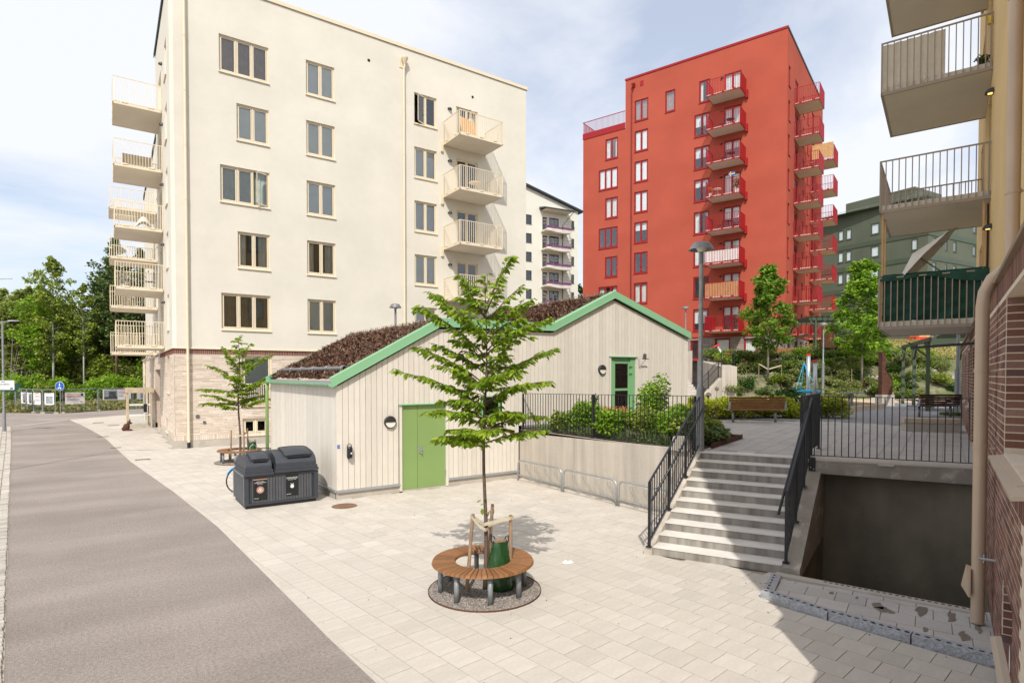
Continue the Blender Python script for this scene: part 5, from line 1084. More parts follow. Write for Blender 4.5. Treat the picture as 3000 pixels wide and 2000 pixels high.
for a in np.arange(14.15, 18.7, .13): RL.box(mb, a, a + .02, .02, .04, 26.95, 28.0)
RL.box(mb, 14.12, 18.68, .01, .05, 28.0, 28.06)
for d in np.arange(-3, 0, .15): RL.box(mb, 18.62, 18.66, d, d + .02, 26.95, 28.0)
RL.box(mb, 18.62, 18.66, -3, .0, 28.0, 28.06); mb.build('terrace_railing', 'red_metal', rp_)
seq = ['curtain_pink', 'blind_white', 'blind_white', 'blind_white', 'half', 'none', 'curtain_white', 'curtain_white_part', 'blind_white', 'curtain_white', 'none', 'none', 'curtain_white_part', 'none', 'curtain_pink', 'curtain_white_part', 'half', 'half', 'half', 'curtain_white_part', 'blind_white', 'none', 'half']
for w_, c in zip(wins, seq): window(rt, RL, *w_, 'red_metal', c, rec=.04, fw=.07, gm='glass')
for h in drs: window(rt, RL, h[0], h[1], h[2], h[3], 2, 'red_metal', 'half', rec=.05, name='balcony_door')
for h in ww: window(rt, RFr, h[0], h[1], h[2], h[3], 1 if h[1] - h[0] < 1 else 2, 'red_metal', 'blind_white', rec=.05)
for k in range(8):
    s1 = balcony(rt, RL, 3.15, 5.92, 26.32 - 2.8 * k, 1.75, 'red_metal', 'soffit', th=.17, rail=1.36, sp=.13, bw=.014)
    mb = MB(DR); RL.box(mb, 3.145, 3.165, .05, 1.7, 26.42 - 2.8 * k, 27.6 - 2.8 * k); mb.build('side_panel', 'red_metal', s1)
    mb = MB(DR); RL.box(mb, 2.98, 3.14, .0, .25, 26.1 - 2.8 * k, 26.75 - 2.8 * k); mb.build('wall_box', 'red_metal', s1)
    wall_lamp(rt, RL, 5.15, 28.35 - 2.8 * k)
    z = 25.68 - 2.75 * k
    s2 = balcony(rt, RFr, 2.7, 5.0, z, 1.9, 'red_metal', 'soffit', th=.17, rail=1.4, sp=.13, bw=.014); mb = MB(DR); RFr.box(mb, 2.75, 4.95, 1.86, 1.885, z + .1, z + 1.34); mb.build('side_panel', 'red_metal', s2)
    if k: s3 = balcony(rt, RFr, 10.0, 12.6, z, 1.95, 'red_metal', 'soffit', th=.17, rail=1.4, sp=.13, bw=.014); mb = MB(DR); RFr.box(mb, 10.05, 12.55, 1.90, 1.93, z + .1, z + 1.34); mb.build('side_panel', 'red_metal', s3)
mb = MB(DR); mb.tube([(-.07, 13.45, 6.6), (-.07, 13.45, 29.5), (-.07, 13.3, 29.8), (-.2, 13.25, 29.95)], .055, 8); mb.lathe([(.06, 0), (.16, .25), (.16, .3)], (-.2, 13.25, 29.95), 10); mb.build('downpipe', 'red_dark', rt)
for v in (13.1, 12.3): mb = MB(DR); RL.box(mb, v, v + .32, 0, .03, 29.9, 30.35); mb.build('overflow_plate', 'red_metal', rt)
# brick ground floor
mb = MB(DR); bd = [(1.3, 1.31, 4, 4.1), (7.0, 7.75, 4.5, 6.2), (4.3, 5.6, 4.25, 6.3), (2.1, 3.2, 4.5, 6.2)]; bd = bd[1:]
wall(RL, 0.03, 18.65, 1.6, 6.42, bd, mb, .2); bd2 = [(.9, 1.4, 4.5, 6.1), (3.9, 4.9, 4.3, 6.2), (6.1, 6.9, 4.3, 6.1), (8.5, 9.6, 4.3, 6.2), (12, 12.8, 4.3, 6.1)]; wall(RFr, .03, 16.4, 1.6, 6.42, bd2, mb, .25); mb.build('brick_base', 'brick_grey', rt)
mb = MB(DR); RL.box(mb, -.03, 18.65, .0, .06, 6.40, 6.47); RFr.box(mb, -.03, 16.4, .0, .06, 6.40, 6.47); mb.build('flashing', 'red_metal', rt)
for h, c in zip(bd, ('none', 'blind', 'curtain_white')): window(rt, RL, h[0], h[1], h[2], h[3], 1, 'red_metal', c, rec=.1, fw=.09)
for h in bd2: window(rt, RFr, h[0], h[1], h[2], h[3], 1, 'red_metal', 'none', rec=.12, fw=.09)
# things on the red balconies
wavy('balcony_screen', 'white', DR, RL, 3.2, 5.88, 1.71, 26.42 - 14 + .15, 26.42 - 14 + 1.05, 'white fabric screen behind the rails of the third red balcony from the bottom', 'screen', amp=.01, fq=8, wr=.01, nx=30, nz=4)
def reed(name, label, pl, a0, a1, d, z0, z1, fr=DR):
    t = thing(name, label, 'screen', tuple(fr(pl.p(a0, d, z0)))); mb = MB(fr); a = a0
    while a < a1: pl.box(mb, a, a + .045, d - .01, d + .01, z0, z1 + random.uniform(-.04, .03)); a += .053
    mb.build('reeds', 'timber', t, kind='stuff')
reed('bamboo_screen', 'golden bamboo screen behind the rails of the second red balcony from the bottom', RL, 3.2, 5.88, 1.70, 26.45 - 16.8 + .05, 26.45 - 16.8 + 1.15)
mb = MB(DR); RFr.box(mb, 9.94, 9.97, .15, 1.9, 23.2, 24.55); mb.build('bamboo_screen', 'timber', loc=DR(RFr.p(9.95, 1, 23.2)), label='tall tan screen on the topmost rear balcony of the shaded red side', cat='screen')
mb = MB(DR); RL.box(mb, 5.5, 5.88, .3, 1.6, 7.0, 8.0); mb.build('storage_box', 'red_metal', loc=DR(RL.p(5.7, 1, 7)), label='red box at the left end of the lowest red balcony', cat='box')
for k, (a, d) in ((1, (4.2, .8)), (2, (4.1, .8)), (4, (4.3, .8)), (3, (5.2, .9))): bistro(DR, *RL.p(a, d, 0)[:2], 26.48 - 2.8 * k, 'small table on the ' + ('', 'second', 'third', 'fourth', 'fifth')[k] + ' crimson balcony from the top of the sunny red side', m='black' if k != 3 else 'white'); chair(DR, *RL.p(a + .65, d, 0)[:2], 26.48 - 2.8 * k, 1.6, 'chair on the ' + ('', 'second', 'third', 'fourth', 'fifth')[k] + ' crimson balcony from the top, beside its table', m='black')
t = thing('flag', 'small blue flag with a yellow cross on the fourth crimson balcony from the top', 'flag', DR(RL.p(3.55, 1.5, 19.3))); z = 19.35
mb = MB(DR); RL.box(mb, 3.50, 4.0, 1.795, 1.80, z, z + .36); mb.build('cloth', 'blue', t); mb = MB(DR); RL.box(mb, 3.82, 3.90, 1.801, 1.806, z, z + .36); RL.box(mb, 3.5, 4.0, 1.801, 1.806, z + .14, z + .22); mb.build('cross', 'yellow', t)
P = DR(np.array([RL.p(3.5, 1.2, 18.9)])); t = thing('balcony_plant', 'leafy potted plant beside the flag on the fourth crimson balcony', 'plant', tuple(P[0])); foliage('foliage', clump(P[0], (.3, .3, .5), 260, .2), .13, 'leaf_sage', t)
P = DR(np.array([RL.p(5.65, 1.3, 18.6)])); t = thing('balcony_plant', 'bushy plant in a white pot at the left end of the fourth crimson balcony', 'plant', tuple(P[0])); foliage('foliage', clump(P[0], (.22, .22, .4), 200, .2), .13, 'leaf_orange', t); MB(DR).lathe([(0, -.55), (.14, -.55), (.17, -.2)], RL.p(5.65, 1.3, 18.6), 10).build('pot', 'white', t)

# ================================================================== white building under construction and green block
h7 = -7.3; WFm = Fr((60.91, 69.72, 0), h7); wb = thing('apartment_building', 'white apartment building with dark sloping roof and unfinished balconies beside the red tower', 'building', (60.91, 69.72, 3)); WP = Pl(WFm, 'F')
wins = []
for k in range(8): wins.append((-9.33, -8.35, 25.8 - 2.78 * k, 27.2 - 2.78 * k)); wins.append((-1.24, -.73, 25.8 - 2.78 * k, 27.2 - 2.78 * k))
dd = []
for k in range(8): dd.append((-6.5, -5.65, 25.1 - 2.78 * k, 27.15 - 2.78 * k)); dd.append((-5.28, -3.56, 25.85 - 2.78 * k, 27.2 - 2.78 * k))
mb = MB(WFm); wall(WP, -16, 0, 3, 28.5, wins + dd, mb, .1); zr = lambda x: 28.85 - x * .275
mb.quad((-16, 0, 28.5), (0, 0, 28.5), (0, 0, 28.75), (-16, 0, zr(-16) - .1)); mb.quad((0, 0, 3), (0, 12, 3), (0, 12, 28.75), (0, 0, 28.75)); mb.build('wall', 'plaster_white', wb)
mb = MB(WFm); mb.hexa([(-16, -.5, zr(-16) - .05), (.7, -.5, zr(.7) - .05), (.7, 12, zr(.7) - .05), (-16, 12, zr(-16) - .05)], [(-16, -.5, zr(-16) + .2), (.7, -.5, zr(.7) + .2), (.7, 12, zr(.7) + .2), (-16, 12, zr(-16) + .2)]); mb.build('roof', 'anthracite', wb)
for h in wins: window(wb, WP, *h, 1, 'anthracite', 'none', rec=.05, fw=.08)
for h in dd: window(wb, WP, *h, 1 if h[1] - h[0] < 1 else 2, 'anthracite', 'curtain_pink' if h[1] - h[0] > 1 else 'none', rec=.05, fw=.08)
mb = MB(WFm); mb.hexa([(-7.05, -1.7, 28.1), (-1.6, -1.7, 28.1), (-2.1, 0, 28.3), (-7.05, 0, 28.3)], [(-7.05, -1.7, 28.25), (-1.6, -1.7, 28.25), (-2.1, 0, 28.6), (-7.05, 0, 28.6)]); mb.build('canopy', 'anthracite', wb)
mb = MB(WFm); mb.box(-6.7, -2.0, -1.6, -.05, 28.04, 28.09); mb.build('canopy_soffit', 'soffit', wb)
mb = MB(WFm); mb.tube([(-1.8, -1.6, 28.1), (-2.9, -.1, 26.3), (-2.95, -.1, 3)], .06, 6); mb.build('downpipe', 'anthracite', wb)
for k in range(8):
    z = 24.95 - 2.78 * k; mb = MB(WFm); mb.box(-6.75, -2.2, -1.6, 0, z - .12, z + .1); b_ = mb.build('balcony', 'soffit', wb)
    mb = MB(WFm); mb.grid(lambda u, v: (-5.9 + 3.6 * u, -1.63, z + .12 - v * (.28 + .3 * sin(pi * u) * .5)), 12, 2); mb.build('tarpaulin', 'tarp', b_)
    mb = MB(WFm); mb.box(-6.9, -2.3, -1.55, -1.5, z + .25, z + .6); mb.build('guard_board', 'purple', b_)
    mb = MB(WFm)
    for x_ in (-6.7, -5.5, -4.3, -2.3): mb.box(x_, x_ + .06, -1.56, -1.5, z + .1, z + 1.5)
    for q in (1.0, 1.4): mb.box(-6.7, -2.3, -1.53, -1.51, z + q, z + q + .04)
    mb.build('guard_posts', 'steel_dull', b_)
    mb = MB(WFm)
    for x_ in (-6.75, -2.35):
        for q in (.9, 1.4): mb.bar((x_, -1.6, z + q), (x_ + .3, -.2, z + q + .3), .07)
    mb.build('side_plank', 'timber', b_)
# worker on the lowest visible balcony
sk = bpy.data.meshes.new('person'); V = [(0, 0, .9), (0, 0, 1.2), (.05, -.15, 1.4), (.12, -.3, 1.45), (-.2, 0, 1.35), (-.3, -.25, 1.15), (.25, -.05, 1.35), (.35, -.3, 1.15), (-.1, 0, .5), (-.1, .02, .05), (.1, 0, .5), (.1, .02, .05)]; Eg = [(0, 1), (1, 2), (2, 3), (1, 4), (4, 5), (1, 6), (6, 7), (0, 8), (8, 9), (0, 10), (10, 11)]
sk.from_pydata(V, Eg, []); po = bpy.data.objects.new('body', sk); COL.objects.link(po); pm_ = po.modifiers.new('s', 'SKIN'); sk.materials.append(K['black_plastic'])
for i, v in enumerate(sk.skin_vertices[0].data): v.radius = [(.16, .12), (.17, .12), (.07, .07), (.10, .11), (.06, .06), (.045, .045), (.06, .06), (.045, .045), (.08, .08), (.055, .055), (.08, .08), (.055, .055)][i]; v.use_root = i == 0
po.modifiers.new('u', 'SUBSURF').levels = 1
pp = WFm((-4.9, -1.0, 24.95 - 2.78 * 4 + .1)); t = thing('person', 'worker in dark clothes bending over the lowest visible balcony of the white building', 'person', tuple(pp)); po.parent = t; ORG['body'] = pp
GF = Fr((83.08, 30.05, 0), -6.3); gb = thing('apartment_building', 'olive green clad apartment block behind the maples', 'building', (83.08, 30.05, 5)); G1 = Pl(GF, 'F'); h85 = 85.1
GL = Fr((83.08, 30.05, 0), 85.1 - 90); GLp = Pl(GL, 'L')
# right-hand face (F) and left-hand face (L)
rows = [23.2 - 3.0 * k for k in range(6)]; gh_ = []
for z in rows:
    for a in (1.1, 9.4, 10.5, 14.5, 19.5, 20.7, 25, 30, 31.2): gh_.append((a + .0, a + .8, z - 1.45, z))
    for a in (5.75,): gh_.append((a, a + 1.1, z - 1.45, z))
mb = MB(GL); wall(GLp, 0, 45, 3, 25.25, gh_, mb, .1); mb.build('wall', 'green_clad', gb)
g2_ = []
for z in rows:
    for a in (1.15, 4.1, 6.0, 11.0, 14.0): g2_.append((a, a + (.55 if a == 4.1 else .9), z - 1.3, z))
mb = MB(GF); wall(G1, 0, 26, 3, 25.25, g2_, mb, .1); mb.quad((0, 0, 25.2), (26, 0, 25.2), (26, 45, 25.2), (-6, 45, 25.2)); mb.build('wall', 'green_clad', gb)
for h in gh_: window(gb, GLp, *h, 1, 'green_band', 'blind', rec=.03, fw=.08)
for h in g2_: window(gb, G1, *h, 1, 'green_band', 'blind_white', rec=.03, fw=.08)
for k in range(8):
    z = 24.75 - 3.0 * k if k else 25.2; mb = MB(GL); GLp.box(mb, -.1, 45, .0, .07, z - 1.35 if k else z - .2, z - .75 if k else z + .05); mb.build('fascia', 'green_band', gb); mb = MB(GF); G1.box(mb, -.05, 26, .0, .07, z - 1.35 if k else z - .2, z - .75 if k else z + .05); mb.build('fascia', 'green_band', gb)
mb = MB(GL)
for a in np.arange(0, 45, 2.5): mb.tube([(.3, a, 25.3), (.3, a, 25.75)], .03, 4)
mb.tube([(.3, 0, 25.75), (.3, 45, 25.75)], .03, 4); mb.build('roof_rail', 'steel_dull', gb)
mb = MB(GL); mb.box(3, 10, 3, 12, 25.3, 27.6); mb.build('roof_house', 'green_clad', gb)
mb = MB(Fr(tuple(DL(62, 24)), 18.6)); mb.add([(0, 0, 4.2), (12, 0, 4.2), (12, 0, 8.4), (6, 0, 9.2), (0, 0, 8.2), (0, 6, 4.2), (12, 6, 4.2), (12, 6, 8.4), (6, 6, 9.2), (0, 6, 8.2)], [(0, 1, 2, 3, 4), (5, 6, 7, 8, 9), (0, 5, 9, 4), (1, 6, 7, 2), (4, 3, 8, 9), (3, 2, 7, 8)]); mb.build('garden_shed', 'black_plastic', loc=tuple(DL(62, 24, 4.2)), label='black shed behind the pergola next to the red tower', cat='shed')

# ================================================================== round benches, young cherry trees, stakes, bags
def round_bench(label):
    t = thing('round_bench', label, 'bench', (0, 0, 0), 'round tree benches'); R0, R1, n = .40, .745, 60; me = None
    for k in range(n):
        a = 2 * pi * k / n; da = 2 * pi / n; g0 = .0035
        if me is None:
            m_ = MB(); w0, w1 = R0 * da / 2 - g0, R1 * da / 2 - g0; ch = .012
            m_.hexa([(R0, -w0, .415), (R1, -w1, .415), (R1, w1, .415), (R0, w0, .415)], [(R0 + ch, -w0 + .002, .452), (R1 - ch, -w1 + .002, .452), (R1 - ch, w1 - .002, .452), (R0 + ch, w0 - .002, .452)]); me = m_.mesh('slat', 'bench_wood')
        o = bpy.data.objects.new('slat', me); COL.objects.link(o); o.parent = t; o.rotation_euler = (0, 0, a); ORG[o.name] = np.zeros(3)
    for k in range(8):
        a = 2 * pi * (k + .5) / 8; m_ = MB(); m_.tube([(.62 * cos(a), .62 * sin(a), -.02), (.62 * cos(a), .62 * sin(a), .41)], .038, 14); m_.build('leg', 'steel_dull', t, smooth=True)
    m_ = MB(); m_.lathe([(.45, .39), (.68, .39), (.68, .413), (.45, .413), (.45, .39)], (0, 0, 0), 32); m_.build('ring_frame', 'lamp_grey', t); return t
def gravel_bed(label):
    t = thing('tree_pit', label, 'tree pit', (0, 0, 0), 'gravel tree pits'); m_ = MB(); R = .82
    m_.quad(*[(R * cos(a), R * sin(a), .008) for a in np.linspace(0, 2 * pi, 49)[:-1]]); m_.build('gravel', 'gravel', t)
    m_ = MB(); m_.lathe([(R, -.02), (R, .022), (R + .008, .022), (R + .008, -.02)], (0, 0, 0), 48); m_.build('steel_edge', 'rust', t)
    n = 9000; r = R * np.sqrt(RNG.random(n)) * .99; a = RNG.random(n) * 2 * pi; P = np.stack([r * np.cos(a), r * np.sin(a), .008 + RNG.random(n) * .008], 1)
    T = np.array([(-.5, -.4, 0), (.5, -.5, 0), (.45, .5, 0), (-.4, .4, 0), (0, 0, .7)]); V = leafset(P, .017, -.0, T, None); V = T[None] * (.015 * RNG.uniform(.5, 1.3, n))[:, None, None]; an = RNG.random(n) * 6.3
    V = np.stack([V[..., 0] * np.cos(an)[:, None] - V[..., 1] * np.sin(an)[:, None], V[..., 0] * np.sin(an)[:, None] + V[..., 1] * np.cos(an)[:, None], V[..., 2]], -1) + P[:, None]
    link('pebbles', npmesh('pebbles', V, [(0, 1, 4), (1, 2, 4), (2, 3, 4), (3, 0, 4)], 'stone_chip'), t, kind='stuff'); return t
def stake(p, q, label, loc, grp='tree stakes'):
    m_ = MB(); m_.tube([p, q], [.028, .025], 10); o = m_.build('tree_stake', 'stake_wood', smooth=False, loc=loc, label=label, cat='stake', group=grp); return o
def water_bag(c, label, rot=0):
    t = thing('watering_bag', label, 'watering bag', c, 'watering bags'); m_ = MB(); cx_, cy_, _z = c
    prof_ = [(.16, 0), (.215, .02), (.22, .12), (.20, .25), (.17, .4), (.14, .55), (.125, .66), (.11, .70)]
    def fn(u, v):
        k = v * (len(prof_) - 1); i = min(int(k), len(prof_) - 2); f = k - i; r = prof_[i][0] * (1 - f) + prof_[i + 1][0] * f; z = prof_[i][1] * (1 - f) + prof_[i + 1][1] * f
        a = 2 * pi * u; sq = 1 - .35 * abs(sin(a)) * v; rr = r * (1 + .05 * sin(a * 7 + z * 9) + .03 * sin(a * 13 - z * 20)); return (cx_ + rr * cos(a + rot), cy_ + rr * sin(a + rot) * sq, z + .012)
    m_.grid(fn, 40, 16); m_.build('bag_body', 'bag', t, smooth=True)
    for s in (-1, 1):
        m_ = MB(); m_.tube([(cx_ + RGT[0] * s * .05, cy_ + RGT[1] * s * .05, .69), (cx_ + RGT[0] * s * .09, cy_ + RGT[1] * s * .09, .78), (cx_ + RGT[0] * s * .12, cy_ + RGT[1] * s * .12, .79), (cx_ + RGT[0] * s * .13, cy_ + RGT[1] * s * .13, .72), (cx_ + RGT[0] * s * .10, cy_ + RGT[1] * s * .10, .66)], .009, 5); m_.build('handle', 'black', t)
    m_ = MB(); m_.hexa([(cx_ - .08, cy_ - .02, .70), (cx_ + .08, cy_ - .05, .70), (cx_ + .08, cy_ + .01, .70), (cx_ - .08, cy_ + .04, .70)], [(cx_ - .07, cy_ - .02, .74), (cx_ + .07, cy_ - .05, .74), (cx_ + .07, cy_ + .01, .74), (cx_ - .07, cy_ + .04, .74)]); m_.build('timber_strip', 'stake_wood', t)
    return t
def cherry(loc, label, branches, H, trunk0, lean=(0, 0), leaf=.105, nind=300, r0=.034):
    """branches: (z at trunk, lateral right of the view, depth, rise)"""
    t = thing('cherry_tree', label, 'tree', loc, 'young cherry trees'); L0 = np.array(loc)
    def tr(z): f = z / H; return L0 + RGT * (lean[0] * f * f) + FWD * (.03 * sin(z * 2)) + RGT * (.02 * sin(z * 2.3)) + np.array([0, 0, z])
    m_ = MB(); zs = np.linspace(0, H, 14); m_.tube([tr(z) for z in zs], [r0 * (1 - .85 * z / H) for z in zs], 10); m_.build('trunk', 'bark', t, smooth=True)
    lp = []; ld = []; bm = MB()
    def limb(a, d, L, r, droop, n, sub=True, dens=1.):
        pts = []; p = np.array(a); d = np.array(d, float)
        for i in range(n + 1):
            pts.append(p.copy()); p = p + d * L / n; d = d + np.array([RNG.normal() * .05, RNG.normal() * .05, droop / n + RNG.normal() * .03])
        bm.tube(pts, [r * (1 - .8 * i / n) for i in range(n + 1)], 5, cap=False); m_ = int(L * 50 * dens)
        for k in range(m_):
            f = (k + RNG.random()) / m_
            if f < .18: continue
            i = min(int(f * n), n - 1); q = pts[i] + (pts[i + 1] - pts[i]) * (f * n - i); ax = (pts[i + 1] - pts[i]); ax /= np.linalg.norm(ax) + 1e-9
            sd = np.cross(ax, [0, 0, 1]); sd /= np.linalg.norm(sd) + 1e-9; s_ = RNG.choice([-1, 1]); lp.append(q + sd * s_ * .012); ld.append(sd * s_ * .7 + ax * .65 + np.array([0, 0, -.35]) + RNG.normal(size=3) * .22)
        if sub and L > .35:
            for f in np.arange(.22, .92, .125 / L * .75):
                i = min(int(f * n), n - 1); ax = pts[i + 1] - pts[i]; ax /= np.linalg.norm(ax); sd = np.cross(ax, [0, 0, 1]); sd /= np.linalg.norm(sd); s_ = RNG.choice([-1, 1]); dd_ = ax * .85 + sd * s_ * .6 + np.array([0, 0, .12]) * RNG.normal(); limb(pts[i], dd_ / np.linalg.norm(dd_), min(.34, L * .33) * (1.15 - f * .6) * RNG.uniform(.7, 1.2), r * .4, -.15, 4, False, 1.25)
    for z, la, de, ri in branches:
        v = RGT * la * 1.22 + FWD * de * 1.1 + np.array([0, 0, ri * 1.1]); L = np.linalg.norm(v); limb(tr(z), v / L + np.array([0, 0, .25]), L, .013, -.5, 8)
    for z in np.arange(trunk0 + .02, H, .06):
        a = RNG.random() * 2 * pi; L = (.66 - .42 * (z - trunk0) / (H - trunk0)) * RNG.uniform(.6, 1.2); v = np.array([cos(a), sin(a), .35]); limb(tr(z), v / np.linalg.norm(v), L, .006, -.4, 4, L > .45, 1.2)
    limb(tr(H - .25), np.array([RGT[0] * .12, RGT[1] * .12, 1.]), .34, .006, 0, 4, False, 1.5)
    bm.build('branches', 'bark', t)
    P = np.array(lp) - L0; Dd = np.array(ld); V = leafset(P, leaf, .15, LEAF_T * np.array([.8, 1, 1]), LEAF_F, Dd, .8, (.45, 1.25))
    # leaves that show largest are separate objects
    idx = np.argsort(((P + L0 - np.array([0, 0, CAMH])) ** 2).sum(1)); near = idx[:nind]; rest = idx[nind:]
    base = bpy.data.meshes.new('leaf'); T = LEAF_T * np.array([.8, 1, 1]); base.from_pydata(T.tolist(), [], LEAF_F); base.materials.append(K['leaf_cherry'])
    from mathutils import Matrix
    for i in near:
        y = V[i, 3] - V[i, 0]; s_ = np.linalg.norm(y) / np.linalg.norm(T[3] - T[0]); A3 = np.column_stack([V[i, 1] - V[i, 0], V[i, 3] - V[i, 0], V[i, 5] - V[i, 0]]); B3 = np.column_stack([T[1] - T[0], T[3] - T[0], T[5] - T[0]]); M3 = A3 @ np.linalg.pinv(B3)
        nz = np.cross(M3[:, 0], M3[:, 1]); M3[:, 2] = nz / (np.linalg.norm(nz) + 1e-9) * s_
        M4 = np.eye(4); M4[:3, :3] = M3; M4[:3, 3] = V[i, 0]; o = bpy.data.objects.new('leaf', base); COL.objects.link(o); o.parent = t; o.matrix_local = Matrix(M4.tolist()); ORG[o.name] = L0
    link('leaves', npmesh('leaves', V[rest], LEAF_F, 'leaf_cherry'), t, kind='stuff'); return t
TC = (4.5, 7.2, 0)
g1 = gravel_bed('round gravel tree pit with steel edge under the near round bench'); g1.location = TC
b1 = round_bench('round slatted wooden bench on steel legs around the near cherry tree'); b1.location = (4.48, 7.22, 0)
cherry(TC, 'young cherry tree with layered drooping leaves in the near round bench',
       [(2.15, .90, -.1, .10), (2.1, -.70, .15, -.0), (2.35, .75, .4, .1), (2.5, -.62, -.4, .1), (2.75, .78, -.2, .28), (2.65, -1.05, .1, .55), (2.9, .35, -.75, .25), (2.85, -.4, .7, .3), (3.0, .82, .15, .42), (3.15, -.72, .1, .45), (3.25, .55, -.5, .42), (3.45, .75, .1, .50), (3.4, -.85, -.05, .68), (3.55, -.30, -.6, .45), (3.6, .3, .55, .4), (3.75, .62, -.1, .45), (3.7, -.80, .1, .60), (4.0, -.35, .2, .3), (4.05, .22, -.3, .35), (4.15, .36, .05, .62), (2.3, .1, -.7, .1), (2.25, -.35, -.5, .05), (3.1, .2, .6, .3), (2.45, .45, .5, .1), (2.5, -.55, .3, .2), (2.7, .5, .35, .25), (2.95, -.5, -.35, .3), (3.3, -.4, .4, .35), (3.5, .5, -.3, .4), (3.65, -.45, -.2, .45), (3.9, .4, .1, .45), (3.95, -.4, -.1, .5), (2.25, .4, .3, .1), (3.0, -.9, .0, .5), (2.2, -.5, -.2, .02)], 4.55, 2.1, lean=(.02, 0), leaf=.118)
tw = MB(); 
for z, s in ((1.05, -1), (1.12, 1), (1.18, -1), (.98, 1)): pass
for p, q, lb in (((4.21, 7.24, -.05), (4.36, 7.30, 1.12), 'leaning wooden stake left of the near cherry trunk'), ((4.66, 7.40, -.05), (4.74, 7.36, 1.2), 'tallest wooden stake behind the near cherry trunk'), ((4.84, 7.02, -.05), (4.82, 7.0, 1.10), 'wooden stake right of the near cherry trunk')): stake(p, q, lb, p)
def strap(pts, label, loc, w=.05):
    m_ = MB(); n = len(pts)
    for a, b in zip(pts, pts[1:]): m_.hexa([(a[0], a[1], a[2] - w / 2), (b[0], b[1], b[2] - w / 2), (b[0] + .004, b[1] + .004, b[2] - w / 2), (a[0] + .004, a[1] + .004, a[2] - w / 2)], [(a[0], a[1], a[2] + w / 2), (b[0], b[1], b[2] + w / 2), (b[0] + .004, b[1] + .004, b[2] + w / 2), (a[0] + .004, a[1] + .004, a[2] + w / 2)])
    m_.build('tree_strap', 'strap', loc=loc, label=label, cat='strap', group='canvas tree straps')
strap([(4.32, 7.27, 1.08), (4.39, 7.17, .96), (4.47, 7.13, .90), (4.54, 7.17, .90), (4.55, 7.23, .92), (4.49, 7.25, .97), (4.40, 7.29, 1.05), (4.33, 7.33, 1.08), (4.32, 7.27, 1.08)], 'canvas strap from the left stake around the near cherry trunk', (4.4, 7.2, .95))
strap([(4.47, 7.15, .98), (4.62, 7.07, 1.02), (4.79, 6.96, 1.06), (4.86, 6.97, 1.06), (4.86, 7.03, 1.06), (4.70, 7.12, 1.0), (4.55, 7.22, .93), (4.46, 7.21, .95), (4.47, 7.15, .98)], 'canvas strap from the right stake around the near cherry trunk', (4.6, 7.1, 1.0))
strap([(4.54, 7.19, .86), (4.62, 7.25, .95), (4.72, 7.33, 1.05), (4.78, 7.38, 1.08), (4.70, 7.40, 1.08), (4.5, 7.25, .9)], 'canvas strap from the rear stake around the near cherry trunk', (4.6, 7.3, 1.0))
water_bag((4.70, 7.10, .0), 'green watering bag leaning on the right stake in the near round bench', .4)
m_ = MB(); P = np.array([(4.52, 7.17, 1.15), (4.46, 7.22, 1.2), (4.47, 7.16, 1.28), (4.44, 7.2, 1.33), (4.53, 7.14, 1.12), (4.46, 7.18, 1.36)]); o = link('sucker_leaves', npmesh('sucker_leaves', leafset(P, .09, .1, LEAF_T, LEAF_F), LEAF_F, 'leaf_cherry'), kind='stuff', label='few small leaves sprouting from the near cherry trunk', cat='leaves')
# second one by the cream building
T2 = (3.86, 22.92, 0); random.seed(3)
x = copy_tree(g1); x.location = T2; x['label'] = 'round gravel tree pit under the far round bench by the cream building'
x = copy_tree(b1); x.location = T2; x['label'] = 'round slatted wooden bench around the far cherry tree by the cream building'
cherry(T2, 'young cherry tree in the far round bench in front of the cream building', [(1.9, 1.0, 0, .35), (1.9, -1.25, 0, .12), (2.1, .6, .6, .3), (2.1, -.7, -.6, .3), (2.4, 1.05, -.2, .5), (2.45, -1.2, .2, .15), (2.7, .3, -.8, .4), (2.8, -.9, .1, .65), (3.0, .95, .1, .75), (3.1, -.4, .6, .5), (3.3, .4, .5, .5), (3.3, -.5, -.1, .75), (3.7, .35, 0, .5), (2.0, .1, .9, .2), (2.6, 1.2, 0, .35)], 4.5, 1.9, leaf=.13, nind=0, r0=.045)
for (dx, dy, h), lb in (((-.28, .1, 1.15), 'wooden stake left of the far cherry trunk'), ((.14, -.1, 1.1), 'wooden stake close to the right of the far cherry trunk'), ((.32, .12, 1.2), 'tallest wooden stake beside the far cherry trunk')): stake((T2[0] + dx, T2[1] + dy, 0), (T2[0] + dx * .9, T2[1] + dy, h), lb, (T2[0] + dx, T2[1] + dy, 0))
strap([(T2[0] - .26, T2[1] + .1, 1.05), (T2[0], T2[1] - .05, .95), (T2[0] + .13, T2[1] - .1, 1.0), (T2[0] + .3, T2[1] + .1, 1.08)], 'canvas strap joining the stakes of the far cherry tree', (T2[0], T2[1], 1), .06)
water_bag((4.28, 22.85, 0), 'green watering bag hung in the far round bench')

